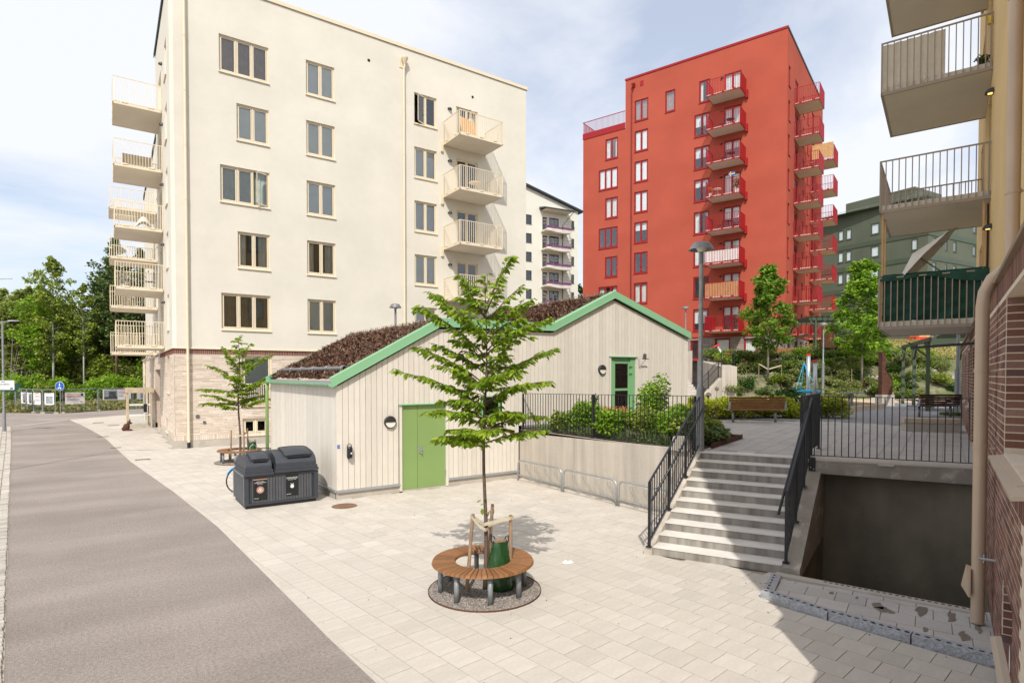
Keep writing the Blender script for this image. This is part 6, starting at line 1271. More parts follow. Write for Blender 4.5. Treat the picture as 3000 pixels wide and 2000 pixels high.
# ================================================================== waste bins
bt = thing('waste_bins', 'charcoal slatted waste station with a small and a large domed lid', 'waste bin', (2.56, 14.68, 0)); BX0, BX1, BY0, BY1, BH = 2.56, 4.27, 14.68, 16.1, .78
MB().box(BX0 + .04, BX1 - .04, BY0 + .05, BY1 - .03, .0, .08).build('base', 'black_plastic', bt); MB().box(BX0 + .03, BX1 - .03, BY0 + .04, BY1 - .02, .08, BH - .02).build('body', 'bin_dark', bt)
m_ = MB()
for x0, x1 in ((BX0, BX0 + .10), (BX1 - .10, BX1)): m_.box(x0, x1, BY0 - .004, BY0 + .05, .08, BH)
m_.build('corner_board', 'bin_dark', bt); m_ = MB(); m_.box(BX0 + .10, BX1 - .10, BY0 - .002, BY0 + .04, .08, .13); m_.box(BX0 + .10, BX1 - .10, BY0 - .002, BY0 + .04, BH - .06, BH); m_.build('cross_rail', 'bin_dark', bt)
x = BX0 + .17
while x < BX1 - .17: MB().box(x + .004, x + .060, BY0 + .005, BY0 + .042, .135, BH - .065).build('slat', 'bin_slat', bt); x += .066
for k in range(6): y_ = BY0 + .04 + k * .226; MB().box(BX0 + .012, BX0 + .032, y_ + .004, y_ + .222, .09, BH - .02).build('side_panel', 'bin_slat', bt)
m_ = MB(); m_.box(BX0 - .006, BX0 + .035, BY0, BY0 + .03, .08, BH); m_.box(BX0 - .006, BX0 + .035, BY1 - .03, BY1, .08, BH); m_.box(BX0 - .006, BX0 + .035, BY0, BY1, BH - .03, BH + .004); m_.build('side_frame', 'steel_dull', bt)
def lid(x0, x1, z0, hgt, y1, name_l):
    m_ = MB(); m_.box(x0 - .02, x1 + .02, BY0 - .05, y1, z0, z0 + .06); m_.box(x0, x1, BY0 - .02, y1 - .03, z0 + .06, z0 + .13)
    n = 18
    def pr_(u): a = pi * u; return (BY0 + .02 + (y1 - BY0 - .1) * (1 - cos(a)) / 2, z0 + .13 + hgt * sin(a) ** .75)
    V = []; 
    for xx, sc in ((x0 + .02, 1), (x0 + .05, 1.03), (x1 - .05, 1.03), (x1 - .02, 1)):
        for i in range(n + 1): y_, z_ = pr_(i / n); V.append((xx, y_, z0 + .13 + (z_ - z0 - .13) * sc))
    F = [(j * (n + 1) + i, j * (n + 1) + i + 1, (j + 1) * (n + 1) + i + 1, (j + 1) * (n + 1) + i) for j in range(3) for i in range(n)] + [tuple(range(n + 1)), tuple(range(3 * (n + 1), 4 * (n + 1)))]
    m_.add(V, F); lo = m_.build('lid', 'bin_dark', bt, label=name_l)
    m_ = MB(); xa, xb = x0 + (x1 - x0) * .24, x1 - (x1 - x0) * .10
    def hat(u, v): f = .17 + .38 * v; y_, z_ = pr_(f); return (xa + (xb - xa) * u, y_ - .01, z_ + .045 + .015 * sin(pi * u))
    ed = .03; m_.grid(hat, 12, 8); 
    m_.add([hat(0, 0), hat(1, 0), hat(1, 1), hat(0, 1), *[tuple(np.array(hat(u, v)) - [0, 0, .04]) for u, v in ((0, 0), (1, 0), (1, 1), (0, 1))]], [(0, 1, 5, 4), (1, 2, 6, 5), (3, 0, 4, 7)])
    ho = m_.build('hatch', 'bin_dark', lo, smooth=False); rim = [hat(u, 0) for u in np.linspace(.04, .96, 8)] + [hat(1, v) for v in np.linspace(.1, .9, 6)] + [hat(u, 1) for u in np.linspace(.96, .04, 8)] + [hat(0, v) for v in np.linspace(.9, .1, 6)] + [hat(.04, 0)]; m_ = MB(); m_.tube(rim, .014, 6); m_.build('hatch_edge', 'black_plastic', lo); m_ = MB(); y_, z_ = pr_(.15); m_.tube([(xa + .05, y_ - .02, z_ + .03), (xb - .05, y_ - .02, z_ + .03)], .02, 6); m_.build('hatch_grip', 'black', lo); return lo
lid(BX0 + .02, BX0 + .64, BH + .0, .30, BY1 - .1, 'small domed lid with a hatch'); lid(BX0 + .70, BX1 - .02, BH + .02, .33, BY1 + .12, 'large domed lid with a hatch')
m_ = MB(); m_.tube([(BX0 + .30, BY1 - .5, BH + .42), (BX0 + .31, BY1 - .5, BH + .58), (BX0 + .38, BY1 - .48, BH + .64), (BX0 + .46, BY1 - .46, BH + .58), (BX0 + .48, BY1 - .45, BH + .42)], .012, 8); m_.build('lifting_loop', 'steel', bt)
BFr = Fr()
def poster(x0, x1, z0, z1, top, head, sub, kind):
    y_ = BY0 - .012; m_ = MB(); m_.box(x0, x1, y_, y_ + .012, z0, z1); p = m_.build('info_plate', 'sign_black', bt); xc = (x0 + x1) / 2; w_ = x1 - x0
    if top: MB().box(x0, x1, y_ - .004, y_ - .001, z1 - .03, z1 - .005).build('label_strip', 'brown_pink', p)
    text(head, .034, 'white', BFr, (xc, y_ - .002, z1 - .075), p); text(sub, .028, 'white', BFr, (xc, y_ - .002, z1 - .125), p); MB().box(x0 + .02, x1 - .02, y_ - .003, y_ - .001, z1 - .10, z1 - .094).build('rule_line', 'white', p)
    m_ = MB(); disc(m_, (xc, y_ - .002, z0 + .235), .085, (1, 0, 0), (0, 0, 1), 28); m_.build('emblem_disc', 'brown_pink' if kind == 'food' else 'black', p)
    m_ = MB(); c = np.array((xc, y_ - .004, z0 + .235))
    if kind == 'food':
        P = [c + .066 * np.array([sin(a), 0, cos(a)]) - np.array([0, 0, .008]) for a in (0, 2 * pi / 3, 4 * pi / 3)]
        for a, b in ((0, 1), (1, 2), (2, 0)): d = P[b] - P[a]; m_.bar(P[a] + d * .13, P[b] - d * .13, .011, .004)
        m_.box(c[0] - .012, c[0] + .012, y_ - .008, y_ - .004, c[2] - .028, c[2] + .006); m_.box(c[0] - .016, c[0] + .016, y_ - .008, y_ - .004, c[2] + .008, c[2] + .013)
    else:
        m_.quad(*[c + np.array([.042 * cos(a) * (1 - .12 * sin(a)), 0, -.012 + .045 * sin(a)]) for a in np.linspace(0, 2 * pi, 21)[:-1]]); 
        for s in (-1, 1): m_.quad(c + [0, -.001, .03], c + [s * .03, -.001, .062], c + [s * .034, -.001, .038])
    m_.build('emblem', 'white', p); text('MOLOK', .030, 'white', BFr, (x0 + .065, y_ - .002, z0 + .035), p)
poster(BX0 + .20, BX0 + .505, .20, .70, True, 'MATAVFALL', 'Food waste', 'food'); poster(BX0 + .935, BX0 + 1.225, .225, .735, False, 'HUSHÅLLSAVFALL', 'Domestic waste', 'bag')
# bicycle behind the bins
bc = thing('bicycle', 'black bicycle with blue tape and wire basket parked behind the bins', 'bicycle', (2.6, 17.0, 0)); W0 = np.array([2.83, 17.05, .33]); W1 = np.array([3.83, 17.45, .33]); dirb = (W1 - W0) / np.linalg.norm(W1 - W0)
for c in (W0, W1):
    m_ = MB(); m_.tube([c + dirb * .33 * cos(a) + np.array([0, 0, .33 * sin(a)]) for a in np.linspace(0, 2 * pi, 33)], .018, 6, cap=False); wl_ = m_.build('wheel', 'black_plastic', bc, smooth=True)
    m_ = MB(); 
    for a in np.linspace(0, 2 * pi, 17)[:-1]: m_.tube([c, c + dirb * .31 * cos(a) + np.array([0, 0, .31 * sin(a)])], .0025, 3)
    m_.build('spokes', 'steel', wl_, kind='stuff')
m_ = MB(); BB = W0 + dirb * .42 + np.array([0, 0, -.03]); ST_ = BB - dirb * .15 + np.array([0, 0, .55]); HT = W1 - dirb * .16 + np.array([0, 0, .52]); HB = W1 - dirb * .08 + np.array([0, 0, .32])
for a, b in ((W0, BB), (W0, ST_ - np.array([0, 0, .08])), (BB, ST_), (BB, HB), (ST_ - np.array([0, 0, .12]), HT - np.array([0, 0, .05])), (HT, W1)): m_.tube([a, b], .016, 7)
m_.build('frame', 'black', bc); m_ = MB(); m_.tube([W0 + dirb * .36 * cos(a) + np.array([0, 0, .36 * sin(a)]) for a in np.linspace(1.9, 2.6, 6)], .02, 6); m_.tube([HB, HT - [0, 0, .06]], .024, 7); m_.build('fender', 'sky_paint', bc)
m_ = MB(); nb_ = np.array([-dirb[1], dirb[0], 0]); m_.tube([HT, HT + [0, 0, .22]], .014, 7); m_.tube([HT + [0, 0, .22] - nb_ * .28 - dirb * .14, HT + [0, 0, .24] - nb_ * .1, HT + [0, 0, .24] + nb_ * .1, HT + [0, 0, .22] + nb_ * .28 - dirb * .14], .014, 7); m_.build('handlebar', 'black', bc)
m_ = MB(); m_.box(ST_[0] - .13, ST_[0] + .13, ST_[1] - .07, ST_[1] + .07, ST_[2] + .04, ST_[2] + .09); m_.build('saddle', 'black', bc)
m_ = MB(); c = HT + dirb * .2 + np.array([0, 0, .05])
for i in range(9):
    for s in (-.14, .14): m_.tube([c + dirb * (-.14 + i * .035) + nb_ * s, c + dirb * (-.12 + i * .03) + nb_ * s * .8 - [0, 0, .2]], .003, 3); m_.tube([c + nb_ * (-.14 + i * .035) + dirb * s, c + nb_ * (-.12 + i * .03) + dirb * s * .8 - [0, 0, .2]], .003, 3)
for h, w_ in ((0, .14), (-.1, .127), (-.2, .11)): m_.tube([c + dirb * w_ + nb_ * w_ + [0, 0, h], c - dirb * w_ + nb_ * w_ + [0, 0, h], c - dirb * w_ - nb_ * w_ + [0, 0, h], c + dirb * w_ - nb_ * w_ + [0, 0, h], c + dirb * w_ + nb_ * w_ + [0, 0, h]], .005, 4)
m_.build('basket', 'steel_dull', bc)
# steel bicycle stand behind (thin hoop right of the bicycle)
m_ = MB(); m_.tube([(4.35, 18.4, 0), (4.35, 18.4, .68), (4.30, 18.5, .8), (4.2, 18.7, .86), (4.15, 18.9, .8), (4.15, 18.95, 0)], .02, 8); m_.build('steel_hoop', 'steel', smooth=True, loc=(4.3, 18.5, 0), label='thin steel hoop stand beside the bicycle at the shed side wall', cat='stand')

# ================================================================== bicycle racks
def rack(y0, y1, label):
    xr = 10.02; t = thing('bicycle_rack', label, 'bicycle rack', (xr, y0, 0), 'bicycle racks'); m_ = MB(); R = .16; H_ = .62
    pts = [(xr, y0, -.02), (xr, y0, H_ - R)] + [(xr, y0 - R + R * cos(a), H_ - R + R * sin(a)) for a in np.linspace(0, pi / 2, 7)[1:]] + [(xr, y1 + R - R * sin(a), H_ - R + R * cos(a)) for a in np.linspace(0, pi / 2, 7)] + [(xr, y1, -.02)]
    m_.tube(pts, .024, 10); m_.build('frame_tube', 'steel', t, smooth=True); m_ = MB(); m_.tube([(xr, y0, .17), (xr, y1, .17)], .018, 8); m_.build('lower_tube', 'steel', t)
    for i in range(4):
        y_ = y0 + (y1 - y0) * (i + .82) / 4.5; m_ = MB()
        for o in (0, -.09): m_.tube([(xr, y_ + o, .17), (xr + .16, y_ + o, .02), (xr + .24, y_ + o, .1), (xr - .0, y_ + o - .0, .44), (xr - .02, y_ + o - .01, .52), (xr, y_ + o - .05, .585)], .007, 5)
        m_.build('wheel_loop', 'steel', t, smooth=True)
    return t
rack(14.15, 12.12, 'galvanised bicycle rack in the corner by the shed'); rack(12.03, 10.05, 'middle galvanised bicycle rack against the concrete wall'); rack(9.97, 7.99, 'galvanised bicycle rack partly hidden behind the stair railing')

# ================================================================== lamp posts
def lamp(loc, H_, label, r=.048, cap=.27, base=.085, bh=1.9):
    t = thing('street_lamp', label, 'street lamp', loc, 'mushroom shaped street lamps'); x, y, z = loc; m_ = MB(); m_.lathe([(base, 0), (base, bh), (base * 1.05, bh + .03), (r, bh + .12), (r * .9, H_ - .45)], loc, 16); m_.build('pole', 'steel_dull', t, smooth=True)
    m_ = MB(); m_.lathe([(r * .75, H_ - .46), (r * .9, H_ - .44), (r * .9, H_ - .22), (r * 1.2, H_ - .16)], loc, 14); m_.build('neck', 'lamp_grey', t)
    m_ = MB(); m_.lathe([(cap, H_ - .15), (cap * .9, H_ - .11), (cap * .72, H_ - .03), (cap * .6, H_), (0, H_ + .012)], loc, 28); m_.lathe([(cap, H_ - .15), (cap * .9, H_ - .145), (cap * .5, H_ - .06), (0, H_ - .05)], loc, 28); m_.build('hood', 'lamp_grey', t)
    m_ = MB(); m_.lathe([(.06, H_ - .20), (.12, H_ - .10), (.0, H_ - .06)], loc, 16); m_.build('lamp_lens', 'lens', t); return t
lamp((10.56, 8.06, ZC), 4.50, 'tall grey mushroom street lamp standing at the top of the stairs', r=.05, bh=1.32, base=.085)
lamp((9.72, 22.46, 0), 6.06, 'grey mushroom street lamp rising behind the sedum roof', r=.05, cap=.25)
lamp(tuple(DL(44, 13.1, 4.2)), 4.1, 'grey mushroom street lamp in front of the red tower, left of the basketball hoop', cap=.3, bh=1.4)
lamp(tuple(DL(38, 20.3, 1.6)), 4.95, 'grey mushroom street lamp on the planted slope in front of the pergola', cap=.29, bh=2.3)
# ================================================================== benches in the courtyard
def bench(P_, Q_, zb, label, back=1, m='bench_wood', legs=True):
    P_ = np.array([*P_, zb]); Q_ = np.array([*Q_, zb]); L = np.linalg.norm(Q_ - P_); d = (Q_ - P_) / L; n = np.array([-d[1], d[0], 0]) * back; t = thing('park_bench', label, 'bench', tuple(P_), 'park benches')
    def bd(a0, a1, b0, b1, z0, z1, tilt, name):
        m_ = MB(); c = [P_ + d * a0 + n * b0, P_ + d * a1 + n * b0, P_ + d * a1 + n * b1, P_ + d * a0 + n * b1]; m_.hexa([q + np.array([0, 0, z0]) for q in c], [q + np.array([0, 0, z1]) - n * tilt for q in c]); m_.build(name, m, t)
    for i in range(5): bd(-.02, L + .02, .06 + i * .09, .14 + i * .09, .41, .445, 0, 'seat_slat')
    for i in range(5): z_ = .47 + i * .088; bd(-.02, L + .02, .02 - i * .022, .045 - i * .022, z_, z_ + .076, .02, 'back_slat')
    for s in (.22, L - .22):
        m_ = MB(); q = P_ + d * s + n * .2; m_.tube([q, q + np.array([0, 0, .41])], .045, 12); m_.build('leg', 'steel_dull', t, smooth=True)
    for s in (.0, L):
        m_ = MB(); q = P_ + d * s; m_.hexa([q + d * -.02 + n * .0 + [0, 0, .42], q + d * .03 + n * .0 + [0, 0, .42], q + d * .03 + n * .48 + [0, 0, .42], q + d * -.02 + n * .48 + [0, 0, .42]], [q + d * -.02 - n * .06 + [0, 0, .46], q + d * .03 - n * .06 + [0, 0, .46], q + d * .03 + n * .48 + [0, 0, .46], q + d * -.02 + n * .48 + [0, 0, .46]]); m_.hexa([q + d * -.02 - n * .06 + [0, 0, .46], q + d * .03 - n * .06 + [0, 0, .46], q + d * .03 + n * .0 + [0, 0, .46], q + d * -.02 + n * .0 + [0, 0, .46]], [q + d * -.02 - n * .12 + [0, 0, .74], q + d * .03 - n * .12 + [0, 0, .74], q + d * .03 - n * .04 + [0, 0, .74], q + d * -.02 - n * .04 + [0, 0, .74]]); m_.build('armrest', 'alu', t)
    return t
bench((17.62, 12.26), (19.20, 11.17), ZC, 'brown slatted park bench seen from behind in front of the lime green shrubs', 1)
bench((25.75, 9.55), (27.35, 8.72), ZC, 'dark brown park bench behind the low stone planter on the right', 1, m='rust')
t = thing('low_planter', 'low concrete block with tan timber seat on the terrace by the brick wall', 'planter', (19.2, 7.6, ZC)); m_ = MB(); pf = Fr((19.25, 7.45, ZC), -55); m_.fr = pf; m_.box(0, 1.35, 0, .5, 0, .24); m_.build('block', 'concrete', t)
for k in range(4): MB(pf).box(-.05, 1.4, -.03 + k * .14, .10 + k * .14, .25, .38).build('board', 'taupe_sill', t)
# ================================================================== planting bed behind the fence
def shrub(name, label, c, r, n, leaf, m, cat='shrub', grp=None, T=RH_T, F=RH_F, droop=.2, stems=True, lobes=7):
    c = np.array(c, float); t = thing(name, label, cat, tuple(c - [0, 0, r[2] if len(r) > 2 else r[0]]), grp); P = []
    for k in range(lobes):
        a = RNG.random() * 2 * pi; q = c + np.array([cos(a) * r[0] * .5, sin(a) * r[1] * .5, RNG.uniform(-.35, .5) * r[2]]); P.append(clump(q, (r[0] * .55, r[1] * .55, r[2] * .5), n // lobes, .35))
    P = np.vstack(P); foliage('foliage', P, leaf, m, t, droop, T=T, F=F)
    if stems:
        m_ = MB(); 
        for k in range(5): a = RNG.random() * 6.3; m_.tube([c - [0, 0, r[2]], c + [cos(a) * r[0] * .5, sin(a) * r[1] * .5, r[2] * .4]], .012, 4, cap=False)
        m_.build('stems', 'bark', t, kind='stuff')
    return t
bedm = MB(); bedm.quad((10.5, 14.5, ZC + .01), (10.5, 8.3, ZC + .01), (10.9, 8.2, ZC + .02), (11.4, 8.45, ZC + .02), (13.5, 8.95, ZC + .02), (13.2, 10.4, ZC + .02), (16.9, 13.4, ZC + .02), (16.4, 14.6, ZC + .02)); bedm.build('planting_bed', 'soil', kind='structure')
def edging(a, b, label, h=.1):
    m_ = MB(); m_.hexa([(a[0], a[1], ZC), (b[0], b[1], ZC), (b[0] + .02, b[1] + .02, ZC), (a[0] + .02, a[1] + .02, ZC)], [(a[0], a[1], ZC + h), (b[0], b[1], ZC + h), (b[0] + .02, b[1] + .02, ZC + h), (a[0] + .02, a[1] + .02, ZC + h)]); m_.build('bed_edging', 'rust', loc=(a[0], a[1], ZC), label=label, cat='edging', group='rusty steel bed edgings')
edging((11.0, 8.1), (13.45, 8.95), 'rusty steel bed edging running back from the top of the stairs', .12); edging((13.45, 8.95), (13.2, 10.2), 'rusty steel bed edging at the pointed end of the planting bed')
m_ = MB(); m_.hexa([(10.28, 8.22, ZC - .02), (10.75, 8.4, ZC - .02), (10.62, 8.75, ZC - .02), (10.28, 8.65, ZC - .02)], [(10.33, 8.27, ZC + .28), (10.68, 8.42, ZC + .28), (10.58, 8.68, ZC + .28), (10.33, 8.6, ZC + .28)]); m_.build('lamp_footing', 'concrete', loc=(10.4, 8.4, ZC), label='small concrete block at the foot of the tall lamp', cat='block')
spec = [((10.95, 13.1), (.45, .4, .33), 'leaf_forest2', 'low dark bush at the left end of the terrace bed by the shed wall'), ((11.0, 12.3), (.6, .6, .50), 'leaf_bright', 'round green bush left of the orange azalea'), ((11.0, 11.0), (.6, .75, .46), 'leaf_bright', 'wide green bush below the orange azalea'), ((11.1, 10.1), (.6, .6, .50), 'leaf_forest2', 'dark green bush in the middle of the fenced bed'), ((11.1, 9.3), (.6, .6, .50), 'leaf_bright', 'leafy bush right of the middle of the fenced bed'), ((11.0, 8.75), (.42, .42, .36), 'leaf_forest2', 'dark bush beside the foot of the tall lamp'), ((12.1, 9.15), (.55, .4, .38), 'leaf_forest2', 'round dark leafed bush at the edge of the upper paving'), ((12.7, 9.15), (.4, .25, .2), 'leaf_sage', 'low feathery grey green plant at the edge of the upper paving'), ((11.7, 8.6), (.45, .25, .22), 'leaf_sage', 'low grey green plant behind the bed edging')]
for (x_, y_), r, m, lb in spec: shrub('garden_bush', lb, (x_, y_, ZC + r[2]), r, 2600, .095, m, grp='bushes in the terrace bed')
shrub('azalea', 'orange flowering azalea behind the black terrace fence', (11.9, 12.2, ZC + .55), (.55, .5, .28), 600, .08, 'leaf_orange', 'shrub')
shrub('tall_bush', 'tall upright bush in front of the upper green door', (12.2, 10.9, ZC + .95), (.5, .5, .85), 1900, .10, 'leaf_bright', 'shrub', T=LEAF_T, F=LEAF_F, droop=-.1)
shrub('tall_bush', 'thin upright shoots at the left part of the terrace bed', (11.3, 12.25, ZC + .9), (.15, .15, .35), 160, .08, 'leaf_dark', 'shrub')
for k, (x_, y_) in enumerate(((12.6, 12.6), (13.3, 11.5), (12.9, 10.4), (14.4, 12.3), (13.8, 13.2))): shrub('lime_shrub', ('lime leaved shrub furthest left beside the shed wall', 'lime leaved shrub between the tall bush and the shed corner', 'lime leaved shrub right of the tall bush', 'lime leaved shrub by the right end of the shed', 'lime leaved shrub against the shed wall')[k], (x_, y_, ZC + .35), (.6, .6, .33), 900, .07, 'leaf_lime', grp='lime leaved shrubs', droop=-.2)
n = 2600; P = np.stack([10.55 + RNG.random(n) * .6, 8.5 + RNG.random(n) * 5.8, ZC + .02 + RNG.random(n) * .12], 1); foliage('ground_cover', P, .05, 'leaf_sage', None, -.2)
n = 350; P = np.stack([10.62 + RNG.random(n) * .15, 8.7 + RNG.random(n) * 5.2, np.full(n, ZC + .03)], 1); link('iris_blades', npmesh('iris_blades', leafset(P, .32, -2.2, np.array([(-.03, 0, 0), (.03, 0, 0), (.01, 1, 0), (-.01, 1, 0)]), [(0, 1, 2, 3)], jitter=.6), [(0, 1, 2, 3)], 'leaf_sage'), kind='stuff')
def allium(p, h, label):
    t = thing('allium', label, 'flower', p, 'dry allium heads'); m_ = MB(); m_.tube([p, (p[0], p[1], p[2] + h)], .008, 4); m_.build('stem', 'leaf_sage', t); c = np.array([p[0], p[1], p[2] + h]); foliage('flower_head', clump(c, (.07, .07, .07), 150, .7), .035, 'allium', t)
for k, (x_, y_, h) in enumerate(((11.9, 9.3, 1.0), (12.0, 9.12, .82), (12.3, 9.3, .86), (12.4, 9.1, .72), (12.9, 9.35, .8), (13.6, 10.3, 1.25), (13.7, 10.2, 1.1))): allium((x_, y_, ZC), h, 'dry allium head on a thin stalk, ' + ('the left tallest by the fence', 'next to the tallest by the fence', 'in the middle of the fence group', 'lowest of the fence group', 'right of the fence group', 'higher one at the shed end', 'lower one at the shed end')[k])
for k, lat in enumerate(np.linspace(6.4, 12.3, 9)):
    c = DL(22.4 + (k % 2) * .25, lat, ZC + .38)
    shrub('lime_shrub', 'lime green shrub in the row behind the park bench, ' + ('nearest the shed', 'second from the shed', 'third from the shed', 'left of the bench', 'behind the left bench leg', 'behind the bench middle', 'behind the right bench leg', 'right of the bench', 'rightmost of the row')[k], c, (.80, .7, .52), 2900, .10, 'leaf_lime', grp='lime shrubs behind the bench', droop=-.2)
shrub('yew_bush', 'dark feathery bush behind the right end of the park bench', DL(24.5, 11.6, ZC + .6), (.95, .7, .55), 2600, .12, 'leaf_dark', droop=.0)
for k, lat in enumerate((7.9, 8.4, 7.5)): allium(tuple(DL(21.3, lat, ZC)), 1.15, 'dry round allium head behind the park bench, ' + ('middle one', 'right one', 'left one')[k])

# ================================================================== planted slope
def sm(x): x = min(max(x, 0), 1); return x * x * (3 - 2 * x)
def hz(dep, lat):
    foot = 38.3 + .25 * sin(lat * .7) - (1.5 if lat > 27 else 0); top = 4.25 + 1.35 * sm((lat - 22) / 9) * sm((dep - 43) / 14) ; z = 1.5 + (top - 1.5) * sm((dep - foot) / 5.4) ** .9
    z += .9 * sm((dep - 46) / 25) * sm((lat - 24) / 6)
    return z + (.10 * sin(dep * 2.1 + lat * 1.3) * sin(lat * 1.9 - dep * .8) if z > 1.55 and dep < 45 else 0)
m_ = MB(); m_.grid(lambda u, v: tuple(DL(37.6 + 60 * v ** 2, 14.6 + 50 * u, hz(37.6 + 60 * v ** 2, 14.6 + 50 * u) + .004)), 90, 70); m_.build('hillside', 'hill', kind='structure', smooth=True)
m_ = MB(); m_.grid(lambda u, v: tuple(DL(43.5 + 18 * v, 27.2 + 18 * u, hz(43.5 + 18 * v, 27.2 + 18 * u) + .05 + .55 * sm((v) * 2) * (1 if True else 0))), 30, 20); m_.build('grass_bank', 'grassy', kind='structure', smooth=True)
P = np.array([DL(d, l, hz(d, l) + .05 + .55 * sm((d - 43.5) / 9)) for d, l in zip(43.5 + 16 * RNG.random(7000), 27.2 + 12 * RNG.random(7000))]); foliage('dry_grass', P, .14, 'grass_dry', None, -1.0)
sandm = MB(); sandm.quad(*[tuple(DL(a, b, ZC + .008)) for a, b in ((33.5, 13.2), (33.5, 19), (35, 30), (38.5, 31), (38.5, 13.2))]); sandm.build('sand_area', 'sand', kind='structure')
def blob(name, m, c, r, label=None, cat=None, grp=None, parent=None, seed=0):
    m_ = MB(); rs = np.random.default_rng(seed); ph = rs.random(6) * 6
    def fn(u, v):
        a, b = 2 * pi * u, pi * v - pi / 2; k = 1 + .18 * sin(3 * a + ph[0]) * cos(b) + .14 * sin(5 * a + ph[1] + 3 * b) + .10 * sin(7 * b + ph[2]); return (c[0] + r[0] * k * cos(a) * cos(b), c[1] + r[1] * k * sin(a) * cos(b), c[2] + r[2] * k * sin(b))
    m_.grid(fn, 12, 7); return m_.build(name, m, parent, loc=None if parent else tuple(c), label=label, cat=cat, group=grp)
k = 0
for i in range(70):
    l = RNG.uniform(14.9, 31); d = RNG.uniform(38.3, 44.5); s = RNG.uniform(.22, .6); blob('rock', 'rock', DL(d, l, hz(d, l) - .05), (s, s * .8, s * .5), 'pale granite rock on the planted slope, ' + ('low' if d < 40.5 else 'halfway up' if d < 42.6 else 'near the top') + ', ' + ('left of the first maple' if l < 17 else 'near the first maple' if l < 19 else 'between the maples' if l < 23 else 'near the second maple' if l < 25.5 else 'right of the corten fin'), 'rock', 'rocks on the planted slope', seed=i)
def lab(m, l, row):
    look = {'leaf_hill': 'mid green shrub', 'leaf_bright': 'bright green shrub', 'leaf_olive': 'pale yellow green shrub', 'leaf_sage': 'grey green shrub', 'leaf_forest2': 'fresh green shrub', 'leaf_dark': 'dark green shrub'}[str(m)]
    return look + {'lower': ' low', 'middle': ' halfway', 'upper': ' high'}[row] + ' on the planted slope, ' + ('left of the first maple' if l < 17.2 else 'around the first maple' if l < 18.8 else 'above the nest swing' if l < 20.4 else 'between the two maples' if l < 23 else 'around the second maple' if l < 24.8 else 'behind the corten fin' if l < 27 else 'behind the right hand pergola')
P = []; cols = ['leaf_hill', 'leaf_bright', 'leaf_olive', 'leaf_sage', 'leaf_dark']
def hillshrub(l, d, r, h, m, lb, n, leaf=.13, flower=False):
    z = hz(d, l); t = shrub('hillside_shrub', lb, DL(d, l, z + h * .5), (r, r, h * .6), n, leaf, m, grp='shrubs on the planted slope', droop=-.1, stems=False, lobes=6)
    if flower: foliage('pale_blossom', clump(DL(d, l, z + h * .7), (r * .9, r * .9, h * .5), n // 5, .7), leaf * .6, 'leaf_cream', t, -.4)
    return t
i = 0
for d in np.arange(38.7, 44.8, .82):
    for l in np.arange(15.0, 30.6, .98):
        l2 = l + RNG.uniform(-.35, .35); d2 = d + RNG.uniform(-.3, .3); q = RNG.random()
        if q < .07: continue
        if l2 < 18.3 and d2 < 40.5 and q < .30: continue
        m = RNG.choice(['leaf_hill', 'leaf_bright', 'leaf_olive', 'leaf_hill', 'leaf_sage', 'leaf_forest2', 'leaf_dark']) if not (20.4 < l2 < 23 and d2 < 41) else 'leaf_olive'
        if d2 > 43.3 and l2 < 21: m = RNG.choice(['leaf_forest2', 'leaf_dark', 'leaf_sage'])
        row = 'lower' if d < 41 else ('middle' if d < 43 else 'upper'); hillshrub(l2, d2, RNG.uniform(.55, .85), RNG.uniform(.55, 1.05), m, lab(m, l2, row), 800, .13, q > .5); i += 1
for k, (l, d, h) in enumerate(((25.5, 44.6, 2.1), (27.2, 45.0, 2.0), (24.4, 45.2, 1.6), (28.6, 45.6, 1.5))): hillshrub(l, d, 1.1, h, 'leaf_forest2', 'large dark green bush on the slope top, ' + ('second right of the second maple', 'third right of the second maple', 'nearest the second maple', 'rightmost of four')[k], 1900, .16)
